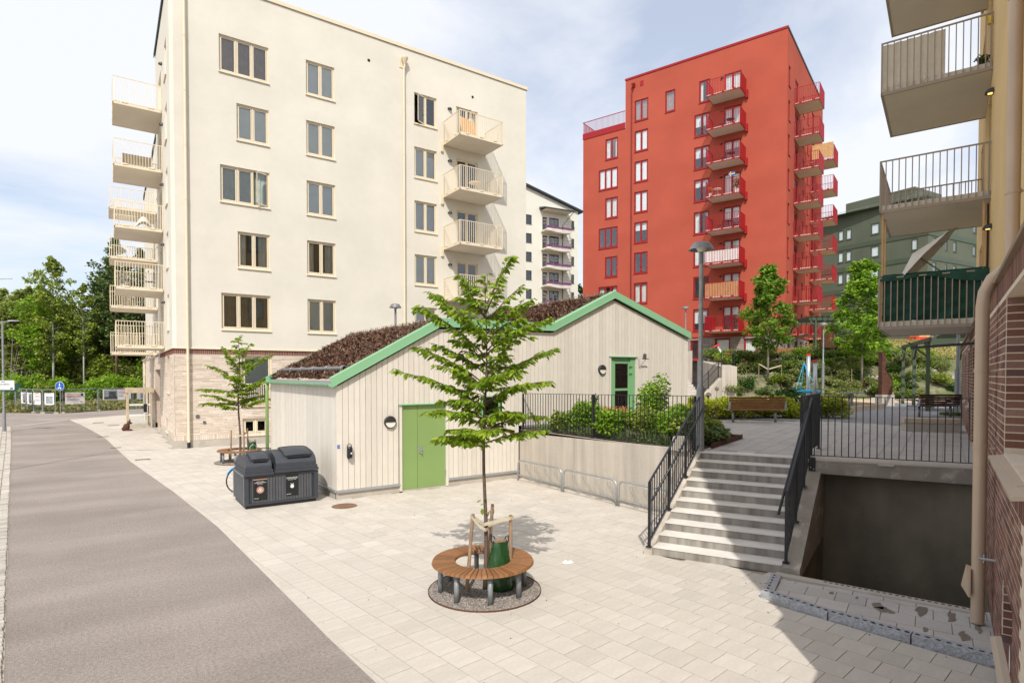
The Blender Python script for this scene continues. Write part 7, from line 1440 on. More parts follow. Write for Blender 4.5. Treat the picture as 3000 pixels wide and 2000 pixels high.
# maples on the slope
LOBE_T = np.array([(0, 0, 0), (.32, .12, -.04), (.5, .5, -.1), (.18, .55, 0), (0, 1, -.14), (-.18, .55, 0), (-.5, .5, -.1), (-.32, .12, -.04)]); LOBE_F = [(0, 1, 2), (0, 2, 3), (0, 3, 4), (0, 4, 5), (0, 5, 6), (0, 6, 7)]
def crown_tree(name, label, base, H, crown, m, bark, n, leaf, trunk_r=.09, z0=1.6, nl=40, top=.25, grp=None, T=LOBE_T, F=LOBE_F, droop=.35, shape='cone', seed=1):
    rs = np.random.default_rng(seed); t = thing(name, label, 'tree', tuple(base), grp); b = np.array(base, float); m_ = MB(); m_.tube([b - [0, 0, .1], b + [.03, 0, H * .4], b + [0, .05, H * .75], b + [0, 0, H * .97]], [trunk_r, trunk_r * .75, trunk_r * .4, .01], 9); m_.build('trunk', bark, t, smooth=True)
    P = []; lb = MB()
    for k in range(nl):
        f = (k + rs.random()) / nl; z = z0 + (H - z0) * f
        w = crown * ((1 - f) ** .55 * min(1, .45 + f * 3.2) + top * .35) if shape == 'cone' else crown * (math.sqrt(max(.02, 1 - (2 * f - .9) ** 2)))
        a = k * 2.4 + rs.random(); L = w * rs.uniform(.55, 1.08); e = b + np.array([cos(a) * L, sin(a) * L, z + rs.uniform(0, .4) * (1 + L * .3)]); s_ = b + np.array([0, 0, z - .35 * L * .5])
        lb.tube([s_, (s_ + e) / 2 + [0, 0, .05], e], [trunk_r * .3 * (1 - f * .6), trunk_r * .2 * (1 - f * .6), .006], 4, cap=False); c_ = n // nl // 2
        P.append(clump(e, (L * .26 + .14, L * .26 + .14, .2 + L * .12), c_, .15)); u = rs.random((c_, 1)) ** .6; P.append(s_ + (e - s_) * u + rs.normal(size=(c_, 3)) * (.10 + .12 * L * .5))
    lb.build('branches', bark, t, kind='stuff'); foliage('crown', np.vstack(P), leaf, m, t, droop, T=T, F=F); return t
crown_tree('maple_tree', 'young maple tree on the slope in front of the red tower', DL(40.4, 17.75, 3.0), 7.5, 1.75, 'leaf_maple', 'bark_pale', 5200, .24, .085, 2.0, 46, grp='young maples on the slope', seed=4)
crown_tree('maple_tree', 'young bright green maple tree on the slope in front of the green block', DL(39.7, 23.85, 2.6), 8.1, 1.9, 'leaf_maple2', 'bark_pale', 6000, .25, .085, 2.0, 50, grp='young maples on the slope', seed=9)
for (l, d, lb) in ((17.0, 40.1, 'left wooden stake of the first maple on the slope'), (18.6, 40.2, 'right wooden stake of the first maple on the slope'), (23.05, 39.5, 'left wooden stake of the second maple on the slope'), (24.6, 39.4, 'right wooden stake of the second maple on the slope')): q = DL(d, l, hz(d, l)); stake(q, q + np.array([0, 0, 1.55]), lb, tuple(q), 'maple stakes'); 
a_, b_, c_ = DL(40.1, 17.0, hz(40.1, 17) + 1.5), DL(40.35, 17.75, hz(40, 17.8) + 1.25), DL(40.2, 18.6, hz(40.2, 18.6) + 1.5); strap([a_, b_, c_], 'pale canvas strap between the stakes of the first maple', tuple(b_), .09)
wb_ = water_bag(tuple(DL(40.0, 17.8, hz(40, 17.8))), 'green watering bag at the foot of the first maple on the slope'); wb_.scale = (1.6, 1.6, 1.6)
wb_ = water_bag(tuple(DL(39.3, 23.6, hz(39.3, 23.6))), 'green watering bag at the foot of the second maple on the slope'); wb_.scale = (1.4, 1.4, 1.4)
# pergolas
def pergola(fr, L, Wd, H, label, nx, z_o=0, knee=True):
    t = thing('pergola', label, 'pergola', tuple(fr((0, 0, 0))), 'green timber pergolas')
    for i in range(nx):
        for j in (0, 1):
            x_ = L * i / (nx - 1); y_ = Wd * j; MB(fr).box(x_ - .07, x_ + .07, y_ - .07, y_ + .07, -.3, H - .12).build('post', 'pergola', t)
            if knee:
                m_ = MB(fr)
                if i < nx - 1: m_.bar((x_, y_, H - .85), (x_ + .75, y_, H - .15), .08)
                if i: m_.bar((x_, y_, H - .85), (x_ - .75, y_, H - .15), .08)
                m_.bar((x_, y_, H - .85), (x_, y_ + (.75 if j == 0 else -.75), H - .15), .08); m_.build('brace', 'pergola', t)
    for j in (0, 1): MB(fr).box(-.5, L + .5, Wd * j - .05, Wd * j + .05, H - .14, H + .04).build('beam', 'pergola', t)
    for k in range(int((L + .8) / .42)): MB(fr).box(-.4 + k * .42, -.34 + k * .42, -.45, Wd + .45, H + .045, H + .17).build('rafter', 'pergola', t)
    return t
pergola(Fr(tuple(DL(43.8, 22.8, 4.2)), -34.7), 3.6, 4.0, 3.2, 'green timber pergola on top of the slope beside the red tower', 2)
pergola(Fr(tuple(DL(26.6, 19.0, ZC)), 28.5), 7.6, -2.6, 3.3, 'green timber pergola beside the red brick wall behind the black fence', 3)
# low corten grill by the first pergola, timber bench boards, fence gates
t = thing('corten_grill', 'rusty corten grill with chimney beside the first pergola', 'grill', tuple(DL(44, 24.0, 4.2))); gf = Fr(tuple(DL(44, 23.6, 4.2)), -34)
MB(gf).box(0, .9, 0, .6, 0, 1.0).build('base', 'dark', t); m_ = MB(gf); m_.hexa([(0, 0, 1.0), (.95, 0, 1.0), (.95, .6, 1.0), (0, .6, 1.0)], [(.0, .1, 1.75), (.5, .1, 1.75), (.5, .5, 1.75), (.0, .5, 1.75)]); m_.build('hood', 'rust_warm', t); MB(gf).box(0, .48, .12, .48, 1.75, 2.75).build('chimney', 'rust_warm', t)
MB(Fr(tuple(DL(44.2, 19.5, 4.25)), -34)).box(0, 3.6, 0, .06, .25, .95).build('timber_counter', 'rust_warm', loc=tuple(DL(44.2, 19.5, 4.3)), label='orange brown timber counter under the first pergola', cat='counter')
for k in range(2):
    m_ = MB(); o = DL(46, 25.6 + k * 1.25, 4.4); m_.tube([o, o + [0, 0, 1.3], o + [0, 0, 1.42] + RGT * .1, o + [0, 0, 1.42] + RGT * 1.0, o + [0, 0, 1.3] + RGT * 1.1, o + RGT * 1.1], .025, 6); b_ = m_.build('barrier', 'steel', loc=tuple(o), label=('grey tube barrier left, beside the corten grill', 'grey tube barrier right, with a small red tag')[k], cat='barrier', group='tube barriers')
    if k: MB().hexa([o + RGT * .25 + [0, 0, .95], o + RGT * .6 + [0, 0, .95], o + RGT * .6 + FWD * .02 + [0, 0, .95], o + RGT * .25 + FWD * .02 + [0, 0, .95]], [o + RGT * .25 + [0, 0, 1.12], o + RGT * .6 + [0, 0, 1.12], o + RGT * .6 + FWD * .02 + [0, 0, 1.12], o + RGT * .25 + FWD * .02 + [0, 0, 1.12]]).build('tag', 'red', b_)
# ramp wall, upper stairs with railings and basketball hoop at the left of the slope
t = thing('concrete_ramp_wall', 'pale concrete wall and sloping stair cheek at the left end of the slope', 'wall', tuple(DL(39, 14.5, ZC))); HP = lambda d, l, z: tuple(DL(d, l, z))
m_ = MB(); m_.hexa([HP(38.8, 14.0, 1.4), HP(38.8, 15.0, 1.4), HP(44, 15.3, 1.4), HP(44, 14.0, 1.4)], [HP(38.8, 14.0, 3.70), HP(38.8, 15.0, 3.70), HP(44, 15.3, 4.25), HP(44, 14.0, 4.25)]); m_.build('wall_block', 'concrete_wall', t)
m_ = MB(); m_.hexa([HP(37.4, 12.2, 1.4), HP(38.8, 13.99, 1.4), HP(39.1, 13.9, 1.4), HP(37.7, 12.0, 1.4)], [HP(37.4, 12.2, 1.55), HP(38.8, 13.99, 2.95), HP(39.1, 13.9, 2.95), HP(37.7, 12.0, 1.55)]); m_.build('sloping_cheek', 'concrete_wall', t)
m_ = MB(); m_.hexa([HP(42, 8, 2.6), HP(42, 13.0, 2.6), HP(42.3, 13.0, 2.6), HP(42.3, 8, 2.6)], [HP(42, 8, 4.2), HP(42, 13.0, 4.9), HP(42.3, 13.0, 4.9), HP(42.3, 8, 4.2)]); m_.build('upper_wall', 'concrete_wall', t)
for k in range(8): MB().hexa([HP(37.8 + k * .4, 8, 1.5 + k * .17), HP(37.8 + k * .4, 12.4, 1.5 + k * .17), HP(42, 12.4, 1.5 + k * .17), HP(42, 8, 1.5 + k * .17)], [HP(37.8 + k * .4, 8, 1.66 + k * .17), HP(37.8 + k * .4, 12.4, 1.66 + k * .17), HP(42, 12.4, 1.66 + k * .17), HP(42, 8, 1.66 + k * .17)]).build('step', 'sand', t)
railing('stair_railing', 'small black railing on the far stairs beside the red tower', DL(37.5, 12.0)[:2], DL(39.2, 13.9)[:2], lambda s: 1.6 + 1.4 * s, 1.1, (-.1, .8, 0, .9), (0, .5, 1), .14); railing('terrace_fence', 'black fence on the concrete wall in front of the red tower', DL(39.2, 14.1)[:2], DL(39.3, 15.0)[:2], lambda s: 3.74, 1.0, None, (0, 1), .12)
railing('terrace_fence', 'black mesh fence below the red tower left of the basketball hoop', DL(42.1, 8)[:2], DL(42.1, 12.6)[:2], lambda s: 4.3, 1.6, None, (0, .5, 1), .12)
t = thing('basketball_hoop', 'leaning basketball stand with orange ring by the concrete wall', 'basketball hoop', HP(42, 15.2, 4.2)); m_ = MB(); m_.bar(HP(42, 15.2, 4.2), HP(42, 15.15, 4.7), .12); m_.bar(HP(42, 15.18, 4.6), HP(42, 14.85, 5.15), .12); m_.build('stand', 'white', t)
m_ = MB(); c = DL(41.9, 14.72, 5.25); m_.tube([c + RGT * .26 * cos(a) + FWD * .26 * sin(a) + [0, 0, .12 * cos(a)] for a in np.linspace(0, 2 * pi, 17)], .035, 6, cap=False); m_.build('ring', 'red', t); m_ = MB(); c = DL(41.9, 15.5, 4.62); m_.tube([c + RGT * .22 * cos(a) + FWD * .22 * sin(a) for a in np.linspace(0, 2 * pi, 17)], .03, 6, cap=False); m_.build('lower_ring', 'red', t)
hillb = shrub('hedge_bush', 'green bush behind the black fence next to the basketball hoop', DL(40.6, 14.75, 4.2), (.6, .6, .45), 700, .12, 'leaf_forest2')
# play things
t = thing('basket_swing', 'nest swing with blue seat between two steel posts with red caps', 'swing', HP(30, 15.3, ZC)); gp = [DL(33.5, 17.05, ZC), DL(29.3, 15.25, ZC)]
for k, p in enumerate(gp):
    hh = (4.02 - ZC + .0, 3.42)[k] if False else (2.75, 2.3)[k]; m_ = MB(); m_.tube([p, p + [0, 0, hh]], .10 if k else .11, 12); m_.build('post', 'steel', t, smooth=True); m_ = MB(); m_.tube([p + [0, 0, hh], p + [0, 0, hh + .10]], .125, 12); m_.build('cap', 'red', t)
c = DL(32, 16.2, ZC + .75); m_ = MB(); m_.tube([c + RGT * .62 * cos(a) + FWD * .62 * sin(a) for a in np.linspace(0, 2 * pi, 25)], .085, 8, cap=False); s_ = m_.build('seat_ring', 'cyan', t, smooth=True); m_ = MB(); m_.quad(*[tuple(c + RGT * .6 * cos(a) + FWD * .6 * sin(a)) for a in np.linspace(0, 2 * pi, 17)[:-1]]); m_.build('seat_net', 'black', t)
for a in (0, 1.6, 3.1, 4.7): m_ = MB(); m_.tube([c + RGT * .6 * cos(a) + FWD * .6 * sin(a), DL(32.6, 16.35, ZC + 2.35)], .014, 5); m_.build('rope', 'cyan', t)
def beam_frame(pts, label, z=ZC, h=.22, w=.18, m='timber_pale', name='sandpit_frame', cat='sandpit'):
    t = thing(name, label, cat, (*pts[0], z), 'timber play frames')
    for a, b in zip(pts, pts[1:]):
        a, b = np.array(a), np.array(b); d = (b - a) / np.linalg.norm(b - a); n = np.array([-d[1], d[0]]) * w / 2; m_ = MB(); m_.hexa([(*(a - n), z), (*(b - n), z), (*(b + n), z), (*(a + n), z)], [(*(a - n), z + h), (*(b - n), z + h), (*(b + n), z + h), (*(a + n), z + h)]); m_.build('beam', m, t)
    return t
q = lambda d, l: tuple(DL(d, l)[:2])
beam_frame([(27.58, 12.94), (31.9, 13.35), (33.2, 16.4), (28.6, 14.6), (27.58, 12.94)], 'low timber sandpit frame with brown fill on the grey gravel'); m_ = MB(); m_.quad(*[(x_, y_, ZC + .06) for x_, y_ in ((27.58, 12.94), (31.9, 13.35), (33.2, 16.4), (28.6, 14.6))]); m_.build('sandpit_fill', 'soil', kind='structure')
beam_frame([q(36.5, 14.2), q(37.6, 18.6)], 'long timber beam behind the park bench, rear one', h=.3); beam_frame([q(35.2, 14.5), q(35.6, 19.2)], 'long timber beam behind the park bench, front one', h=.26); beam_frame([q(37.8, 13.7), q(35.3, 14.4)], 'short timber beam closing the left end of the long beams', h=.28)
beam_frame([q(35.0, 18.8), q(35.6, 31)], 'long timber edge between the grey gravel and the slope', h=.2)
t = thing('spring_table', 'small grey round play table on a post in the sandpit', 'table', (30, 14.0, ZC)); MB().lathe([(.06, 0), (.06, .75)], (30, 14.0, ZC), 10).build('post', 'steel_dull', t); MB().lathe([(0, .75), (.55, .75), (.55, .80), (0, .80)], (30, 14.0, ZC), 20).build('top', 'steel_dull', t)
t = thing('corten_sculpture', 'tall pointed corten steel fin on a pale concrete plinth', 'sculpture', (34.4, 14.15, ZC)); sf = Fr((34.1, 14.36, ZC), -34.7); MB(sf).box(0, .68, 0, .6, 0, .58).build('plinth', 'concrete', t)
m_ = MB(sf); m_.extr([(.08, .15, .58), (.66, .15, .58), (.66, .15, 1.42), (.30, .15, 1.95), (.28, .15, 2.72), (.08, .15, 2.90)], (0, .32, 0)); m_.build('fin', 'rust', t)
t = thing('picnic_table', 'orange brown picnic table with benches on the right below the slope', 'picnic table', (30.5, 10.8, ZC)); pf = Fr((31.2, 11.1, ZC), -34)
for k in range(5): MB(pf).box(0, 2.1, k * .16, k * .16 + .145, .70, .74).build('table_board', 'bench_wood', t)
for y0 in (-.65, 1.05):
    for k in range(2): MB(pf).box(-.25, 2.2, y0 + k * .16, y0 + k * .16 + .145, .42, .46).build('bench_board', 'bench_wood', t)
for x_ in (.3, 1.75): m_ = MB(pf); m_.box(x_ - .04, x_ + .04, -.6, 1.3, .36, .41); m_.box(x_ - .05, x_ + .05, .2, .6, 0, .70); m_.build('leg', 'steel_dull', t)
m_ = MB(); m_.tube([(28.7, 9.25, ZC), (28.7, 9.25, ZC + 1.9)], .10, 12); m_.tube([(28.7, 9.25, ZC + 1.9), (28.7, 9.25, ZC + 5)], .06, 12); m_.build('steel_post', 'steel_dull', loc=(28.7, 9.25, ZC), label='galvanised lamp post at the far end of the brick wall', cat='post')
P = np.array([(28.0 + RNG.random() * 1.2, 8.85 + RNG.random() * .8, ZC + .03) for _ in range(900)]); foliage('grass_tuft', P, .10, 'grass', None, -.8)
t = thing('small_excavator', 'small red and yellow machine on the grass bank by the green block', 'machine', HP(60, 42.3, 6.0)); MB(Fr(HP(60, 41.6, 6.35), -30)).box(0, 2.4, 0, 1.5, 0, .7).build('chassis', 'red', t); MB(Fr(HP(60, 41.9, 7.05), -30)).box(0, 1.2, 0, 1.3, 0, 1.5).build('cab', 'timber', t)
# ================================================================== left: street, fence, signs, lamps
def fence_panel(a, b, label, banner=None, h=1.95):
    a = np.array([*a, 0.]); b = np.array([*b, 0.]); L = np.linalg.norm(b - a); d = (b - a) / L; t = thing('site_fence_panel', label, 'fence', tuple(a), 'temporary fence panels'); m_ = MB()
    m_.tube([a + d * .04, a + d * .04 + [0, 0, h - .08], a + d * .12 + [0, 0, h], b - d * .12 + [0, 0, h], b - d * .04 + [0, 0, h - .08], b - d * .04], .028, 6); m_.tube([a + [0, 0, .12], b + [0, 0, .12]], .02, 6); m_.build('frame', 'mesh', t)
    m_ = MB()
    for s in np.arange(.15, L, .16): m_.bar(a + d * s + [0, 0, .12], a + d * s + [0, 0, h], .005)
    for z_ in np.arange(.3, h, .3): m_.bar(a + [0, 0, z_], b + [0, 0, z_], .005)
    m_.build('wire_mesh', 'mesh', t, kind='stuff'); m_ = MB(); m_.box(a[0] - .15, a[0] + .15, a[1] - .1, a[1] + .1, 0, .1); m_.build('foot_block', 'timber_pale', t)
    if banner:
        s0, s1, z0, z1, kind = banner; n = np.array([d[1], -d[0], 0]) * .06; n = n if n @ FWD < 0 else -n; P_ = lambda s, z_, o=0: tuple(a + d * (L * s) + n * (1 + o) + [0, 0, z_ - .05 * sin(pi * s)])
        m_ = MB(); m_.grid(lambda u, v: P_(s0 + (s1 - s0) * u, z0 + (z1 - z0) * v), 8, 2); bn = m_.build('banner', 'paper', t); w_ = s1 - s0
        def rect(u0, u1, v0, v1, m, nm): q_ = MB(); q_.quad(P_(s0 + w_ * u0, z0 + (z1 - z0) * v0, .3), P_(s0 + w_ * u1, z0 + (z1 - z0) * v0, .3), P_(s0 + w_ * u1, z0 + (z1 - z0) * v1, .3), P_(s0 + w_ * u0, z0 + (z1 - z0) * v1, .3)); q_.build(nm, m, bn)
        if kind == 'photo': rect(.04, .5, .08, .94, 'photo_grey', 'printed_photo'); rect(.04, .5, .08, .3, 'photo_dark', 'printed_photo'); rect(.2, .46, .28, .8, 'photo_dark', 'printed_photo'); x0 = .54
        elif kind == 'half': rect(.15, .85, .1, .75, 'photo_grey', 'printed_photo'); x0 = None
        else: x0 = .08
        if x0 is not None:
            for v in (.86, .72, .6): rect(x0, .9 if v > .8 else .8, v, v + .035, 'red_print', 'printed_line')
            for v in (.45, .37, .3): rect(x0, .72, v, v + .02, 'photo_dark', 'printed_line')
            rect(.78, .82, .1, .26, 'red_print', 'printed_mark'); rect(.84, .95, .14, .17, 'photo_dark', 'printed_line')
        if kind == 'text': 
            Rr = tuple(d if d @ RGT > 0 else -d); text('Här bygger vi nya bostäder', .17, 'red_print', Fr(), P_(s0 + w_ * .42, z0 + (z1 - z0) * .66, .35), bn, right=Rr)
            q_ = MB(); cc = P_(s0 + w_ * .86, z0 + (z1 - z0) * .82, .35); disc(q_, cc, .12, Rr, (0, 0, 1), 14); q_.build('round_stamp', 'green_cloth', bn)
    return t
fp = [(-3.19, 60.43), (-.82, 62.55), (1.8, 64.6), (4.6, 67)]
fence_panel(fp[0], fp[1], 'mesh fence panel carrying the text banner right of the round blue sign', (.06, .60, .75, 1.72, 'text')); fence_panel(fp[1], fp[2], 'mesh fence panel carrying the banner with a building photo', (.12, .93, .95, 1.90, 'photo')); fence_panel(fp[2], fp[3], 'mesh fence panel partly hidden behind the glass vestibule', (.1, .8, .9, 1.9, 'half'))
lf = [(-3.6, 60.5), (-4.5, 61.0), (-5.2, 62.6), (-5.75, 64.2), (-6.3, 66.0), (-6.9, 68.1), (-8.5, 68.4), (-10.5, 70.0), (-13, 72)]
kinds = [(.1, .8, .75, 1.7, 'half'), (.1, .9, .75, 1.7, 'line'), (.1, .9, .75, 1.7, 'photo'), (.1, .9, .75, 1.7, 'photo'), None, None, None, None]
for k in range(8): fence_panel(lf[k], lf[k + 1], 'mesh fence panel left of the round blue sign, number ' + ('one counted from the sign', 'two counted from the sign', 'three counted from the sign', 'four counted from the sign', 'five counted from the sign', 'six counted from the sign', 'seven counted from the sign', 'eight counted from the sign')[k], kinds[k])
t = thing('round_road_sign', 'round blue pedestrian and cycle path sign on a grey pole', 'road sign', (-3.3, 60.3, 0)); MB().tube([(-3.3, 60.3, 0), (-3.3, 60.3, 2.6)], .035, 8).build('pole', 'steel_dull', t); Rv = tuple(RGT); cc = np.array([-3.3, 60.3, 2.24]) - FWD * .05
m_ = MB(); disc(m_, cc, .37, Rv, (0, 0, 1), 28); m_.build('sign_rim', 'white', t); m_ = MB(); disc(m_, cc - FWD * .01, .345, Rv, (0, 0, 1), 28); m_.build('sign_face', 'blue', t)
m_ = MB(); p_ = lambda x_, z_: tuple(cc - FWD * .02 + RGT * x_ + [0, 0, z_])
m_.quad(p_(-.03, .02), p_(.03, .02), p_(.05, .14), p_(0, .2), p_(-.05, .14)); m_.quad(p_(-.05, .0), p_(.06, .0), p_(.06, .05), p_(-.05, .05)); disc(m_, p_(0, .23), .03, Rv, (0, 0, 1), 8); disc(m_, p_(-.09, -.17), .06, Rv, (0, 0, 1), 10); disc(m_, p_(.09, -.17), .06, Rv, (0, 0, 1), 10); m_.quad(p_(-.09, -.17), p_(.05, -.17), p_(.02, -.08), p_(-.06, -.08)); m_.build('symbol', 'white', t)
def street_lamp2(x, y, H_, arm, label, two=True):
    t = thing('arm_street_lamp', label, 'street lamp', (x, y, 0), 'street lamps along the road'); m_ = MB(); m_.lathe([(.085, 0), (.085, 1.1), (.06, 1.2), (.045, H_)], (x, y, 0), 12); m_.build('pole', 'steel_dull', t, smooth=True)
    for s in ((1, -1) if two else (1,)):
        p0 = np.array([x, y, H_ - .05]); m_ = MB(); m_.tube([p0, p0 + RGT * s * arm * .4 + [0, 0, .05]], .03, 6); m_.build('arm', 'steel_dull', t); a = p0 + RGT * s * arm * .35 + [0, 0, .05]; b = p0 + RGT * s * arm + [0, 0, .07]
        m_ = MB(); m_.hexa([a + FWD * .06, b + FWD * .05, b - FWD * .05, a - FWD * .06], [a + FWD * .04 + [0, 0, .07], b + FWD * .03 + [0, 0, .03], b - FWD * .03 + [0, 0, .03], a - FWD * .04 + [0, 0, .07]]); m_.build('lamp_head', 'alu', t)
    return t
sl_ = street_lamp2(-4.80, 42.45, 6.1, .95, 'grey street lamp with two arms carrying the white bus stop board')
street_lamp2(-5.6, 47.5 - 7.5, 8.0, 1.95, 'taller street lamp whose head reaches in at the left edge', False)
street_lamp2(-4.55, 23.13, 8.6, 1.6, 'street lamp standing beside the cobbled strip just left of the picture', False)
street_lamp2(-8.2, 64.0, 6.2, 1.2, 'farther street lamp with a small head at the left edge', False)
t = thing('bus_stop_board', 'white bus stop board with black lettering on the two armed lamp', 'sign', (-4.7, 42.3, 2.6)); bo = np.array([-4.73, 42.38, 2.6]) - FWD * .1; P_ = lambda x_, z_, o=0.: tuple(bo + RGT * x_ - FWD * o + [0, 0, z_])
m_ = MB(); m_.hexa([P_(-.52, -.26), P_(.62, -.26), P_(.62, -.26, .03), P_(-.52, -.26, .03)], [P_(-.52, .25), P_(.62, .25), P_(.62, .25, .03), P_(-.52, .25, .03)]); m_.build('board', 'white', t)
text('6904', .11, 'sign_black', Fr(), P_(.02, .17, .035), t, right=Rv); text('Flextrafiken', .155, 'sign_black', Fr(), P_(.02, .04, .035), t, right=Rv); m_ = MB(); disc(m_, P_(-.28, -.12, .034), .085, Rv, (0, 0, 1), 16); m_.build('number_disc', 'blind', t); text('91', .10, 'white', Fr(), P_(-.28, -.12, .04), t, right=Rv)
m_ = MB(); m_.quad(*[P_(.47 + .095 * cos(a), -.19 + .045 * sin(a), .034) for a in np.linspace(0, 2 * pi, 17)[:-1]]); m_.build('operator_badge', 'sign_black', t); text('UL', .07, 'white', Fr(), P_(.47, -.19, .04), t, right=Rv)
t = thing('back_of_sign', 'dark back of a road sign below the white bus stop board', 'road sign', (-6.3, 60, 1.7)); m_ = MB(); c_ = DL(47, -40.6, 2.1); m_.quad(*[tuple(c_ + RGT * x_ + [0, 0, z_]) for x_, z_ in ((-.8, .1), (-.6, .4), (.9, .4), (1.0, .25), (.5, -.3), (-.6, -.4))]); m_.build('panel', 'green_cloth', t)
# grassy verge behind the fence
m_ = MB(); vg = lambda u, v: (-14 + 24 * u, 61.0 + 7.8 * abs(u - .46) * 1.9 * (1 if u < .46 else .55 * 1.9) + 9 * v + (6 * (.42 - u) if u < .42 else 0), .02 + .5 * v + .12 * sin(u * 25) * v); m_.grid(vg, 40, 10); m_.build('grass_verge', 'grassy', kind='structure', smooth=True)
P = np.array([vg(u, v) for u, v in zip(RNG.random(9000), RNG.random(9000))]); foliage('verge_grass', P, .26, 'grass_dry', None, -1.0); P = np.array([vg(u, v) for u, v in zip(RNG.random(4000), RNG.random(4000))]); foliage('verge_weeds', P, .3, 'grass', None, -1.0)
# ================================================================== the wood on the left
def wood_tree(name, label, dep, lat, H, crown, m, bark, n, leaf, z0, nl, shape, seed, tr=.14, grp='trees of the wood beyond the fence', droop=.2):
    return crown_tree(name, label, DL(dep, lat, .3), H, crown, m, bark, n, leaf, tr, z0, nl, grp=grp, T=RH_T, F=RH_F, droop=droop, shape=shape, seed=seed)
rs = np.random.default_rng(5)
wood_tree('birch_tree', 'tallest slender birch with white trunk in the wood', 66, -52.0, 16.0, 2.3, 'leaf_forest2', 'birch', 5200, .30, 4.5, 70, 'oval', 11, .13, droop=.7)
wood_tree('birch_tree', 'thin birch with white trunk right of the tallest one', 67, -49.3, 13.0, 1.6, 'leaf_forest2', 'birch', 2400, .28, 5, 40, 'oval', 12, .10, droop=.7)
wood_tree('oak_tree', 'bright green broad tree in the middle of the wood', 67, -53.8, 12.6, 3.0, 'leaf_bright', 'bark_pine', 6500, .32, 3.5, 60, 'oval', 13, .2)
for k, (lat, dep, H) in enumerate(((-60.8, 72, 12.4), (-58.3, 70, 13.0), (-56.2, 72, 12.0), (-62.8, 70, 11.8), (-64.5, 74, 13.5))): wood_tree('ash_tree', 'pale green tree with grey bare lower limbs, ' + ('third from the left edge of the wood', 'fourth from the left edge of the wood', 'just left of the bright green broad tree', 'second from the left edge of the wood', 'leftmost of the wood')[k], dep, lat, H, 3.3, 'leaf_forest', 'twig', 7500, .36, 4.0, 80, 'oval', 20 + k, .17)
for k, (lat, dep, H, c) in enumerate(((-48.0, 70, 16.6, 2.3), (-46.2, 68, 18.5, 2.5), (-44.3, 70, 17.5, 2.4), (-50.3, 72, 14.5, 2.2), (-42, 72, 18, 2.5), (-47.2, 75, 16.5, 2.4))): wood_tree('pine_tree', 'dark pine with bare reddish trunk, ' + ('nearest left of the cream balconies', 'tall one behind the cream balconies', 'rising right behind the cream balconies', 'short one right of the thin birch', 'rightmost against the cream building', 'farthest back behind the cream balconies')[k], dep, lat, H, c, 'leaf_pine', 'bark_pine', 4600, .34, 6, 60, 'oval', 30 + k, .17, droop=-.1)
for k in range(16):
    lat = -64 + k * 1.5; dep = 76 + rs.uniform(-1, 5); wood_tree('forest_tree', 'green tree in the back row of the wood, ' + ('at the left edge', 'at the far left', 'left of the broad tree', 'behind the broad tree', 'behind the birches', 'behind the pines')[min(5, k // 3)], dep, lat, rs.uniform(10, 13), 3.2, rs.choice(['leaf_forest', 'leaf_forest2', 'leaf_forest']), 'bark_pine', 5200, .45, 1.0, 60, 'oval', 50 + k, .15)
for k in range(12):
    lat = -65 + k * 1.95; shrub('young_wood_tree', 'leafy young growth in the shade of the wood, ' + ('first from the left', 'second from the left', 'third from the left', 'fourth from the left', 'fifth from the left', 'sixth from the left', 'seventh from the left', 'eighth from the left', 'ninth from the left', 'tenth from the left', 'eleventh from the left', 'last before the cream building')[k], DL(69 + (k % 3), lat, 2.9), (2.2, 2.0, 2.7 + .5 * (k % 2)), 3600, .30, ('leaf_forest2', 'leaf_forest', 'leaf_bright')[k % 3], grp='young growth in the wood', lobes=12)
m_ = MB()
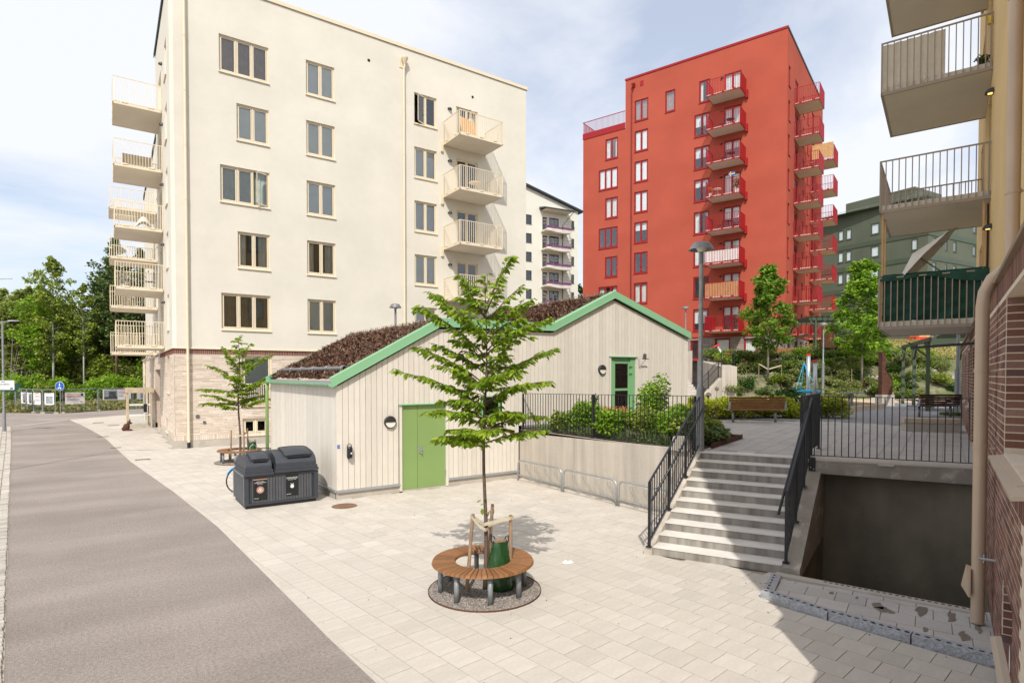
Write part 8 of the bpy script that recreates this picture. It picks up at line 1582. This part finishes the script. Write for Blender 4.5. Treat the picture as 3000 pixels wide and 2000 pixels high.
for k in range(46):
    c = DL(66 + rs.uniform(0, 8), rs.uniform(-66, -50), .2); h = rs.uniform(4, 8); top = c + [rs.normal() * .8, rs.normal() * .8, h]; m_.tube([c, (c + top) / 2 + [rs.normal() * .2, rs.normal() * .2, 0], top], [.09, .07, .02], 5, cap=False)
    for j in range(9): f = rs.uniform(.3, .95); s0_ = c + (top - c) * f; m_.tube([s0_, s0_ + [rs.normal() * 1.1, rs.normal() * 1.1, rs.uniform(-.3, .7)]], [.03, .008], 3, cap=False)
m_.build('bare_stems', 'twig', kind='stuff')
for k, (lat, dep, r, h, m) in enumerate(((-52.4, 62.5, 2.0, 3.6, 'leaf_bright'), (-50.0, 63.5, 1.7, 3.0, 'leaf_bright'), (-47.6, 64.5, 1.9, 2.8, 'leaf_bright'), (-45.6, 65, 1.8, 3.6, 'leaf_bright'), (-43.8, 66, 1.8, 3.2, 'leaf_bright'), (-54.6, 64, 1.6, 2.2, 'leaf_forest2'), (-49.0, 61, 1.1, 2.4, 'leaf_forest2'), (-57, 66, 1.6, 2.0, 'leaf_forest2'), (-59.5, 67, 1.5, 1.8, 'leaf_forest'), (-62, 67, 1.6, 2.0, 'leaf_forest2'), (-46.5, 63.2, .9, 1.5, 'leaf_bright'))):
    shrub('undergrowth_bush', 'leafy bush at the edge of the wood, ' + ('in front of the birch', 'between the birches', 'behind the photo banner', 'left of the cream building low corner', 'hard against the cream building', 'left of the round blue sign', 'small and dark between the two banners', 'behind the small banners', 'behind the bending fence panels', 'at the far left', 'low one right of the dark one')[k], DL(dep, lat, h * .5), (r, r, h * .55), 2600, .22, m, grp='bushes at the edge of the wood', lobes=10)
crown_tree('oak_tree', 'low hillside tree seen in the gap beside the red tower', DL(95, 11.2, 12), 5.5, 1.8, 'leaf_dark', 'bark_pine', 1200, .4, .1, .5, 20, seed=70, T=RH_T, F=RH_F)
m_ = MB(); m_.grid(lambda u, v: tuple(DL(80 + 60 * v, -8 + 30 * u, 2 + 10.5 * sm(v * 3.2) )), 10, 10); m_.build('far_hill', 'hill', kind='structure')
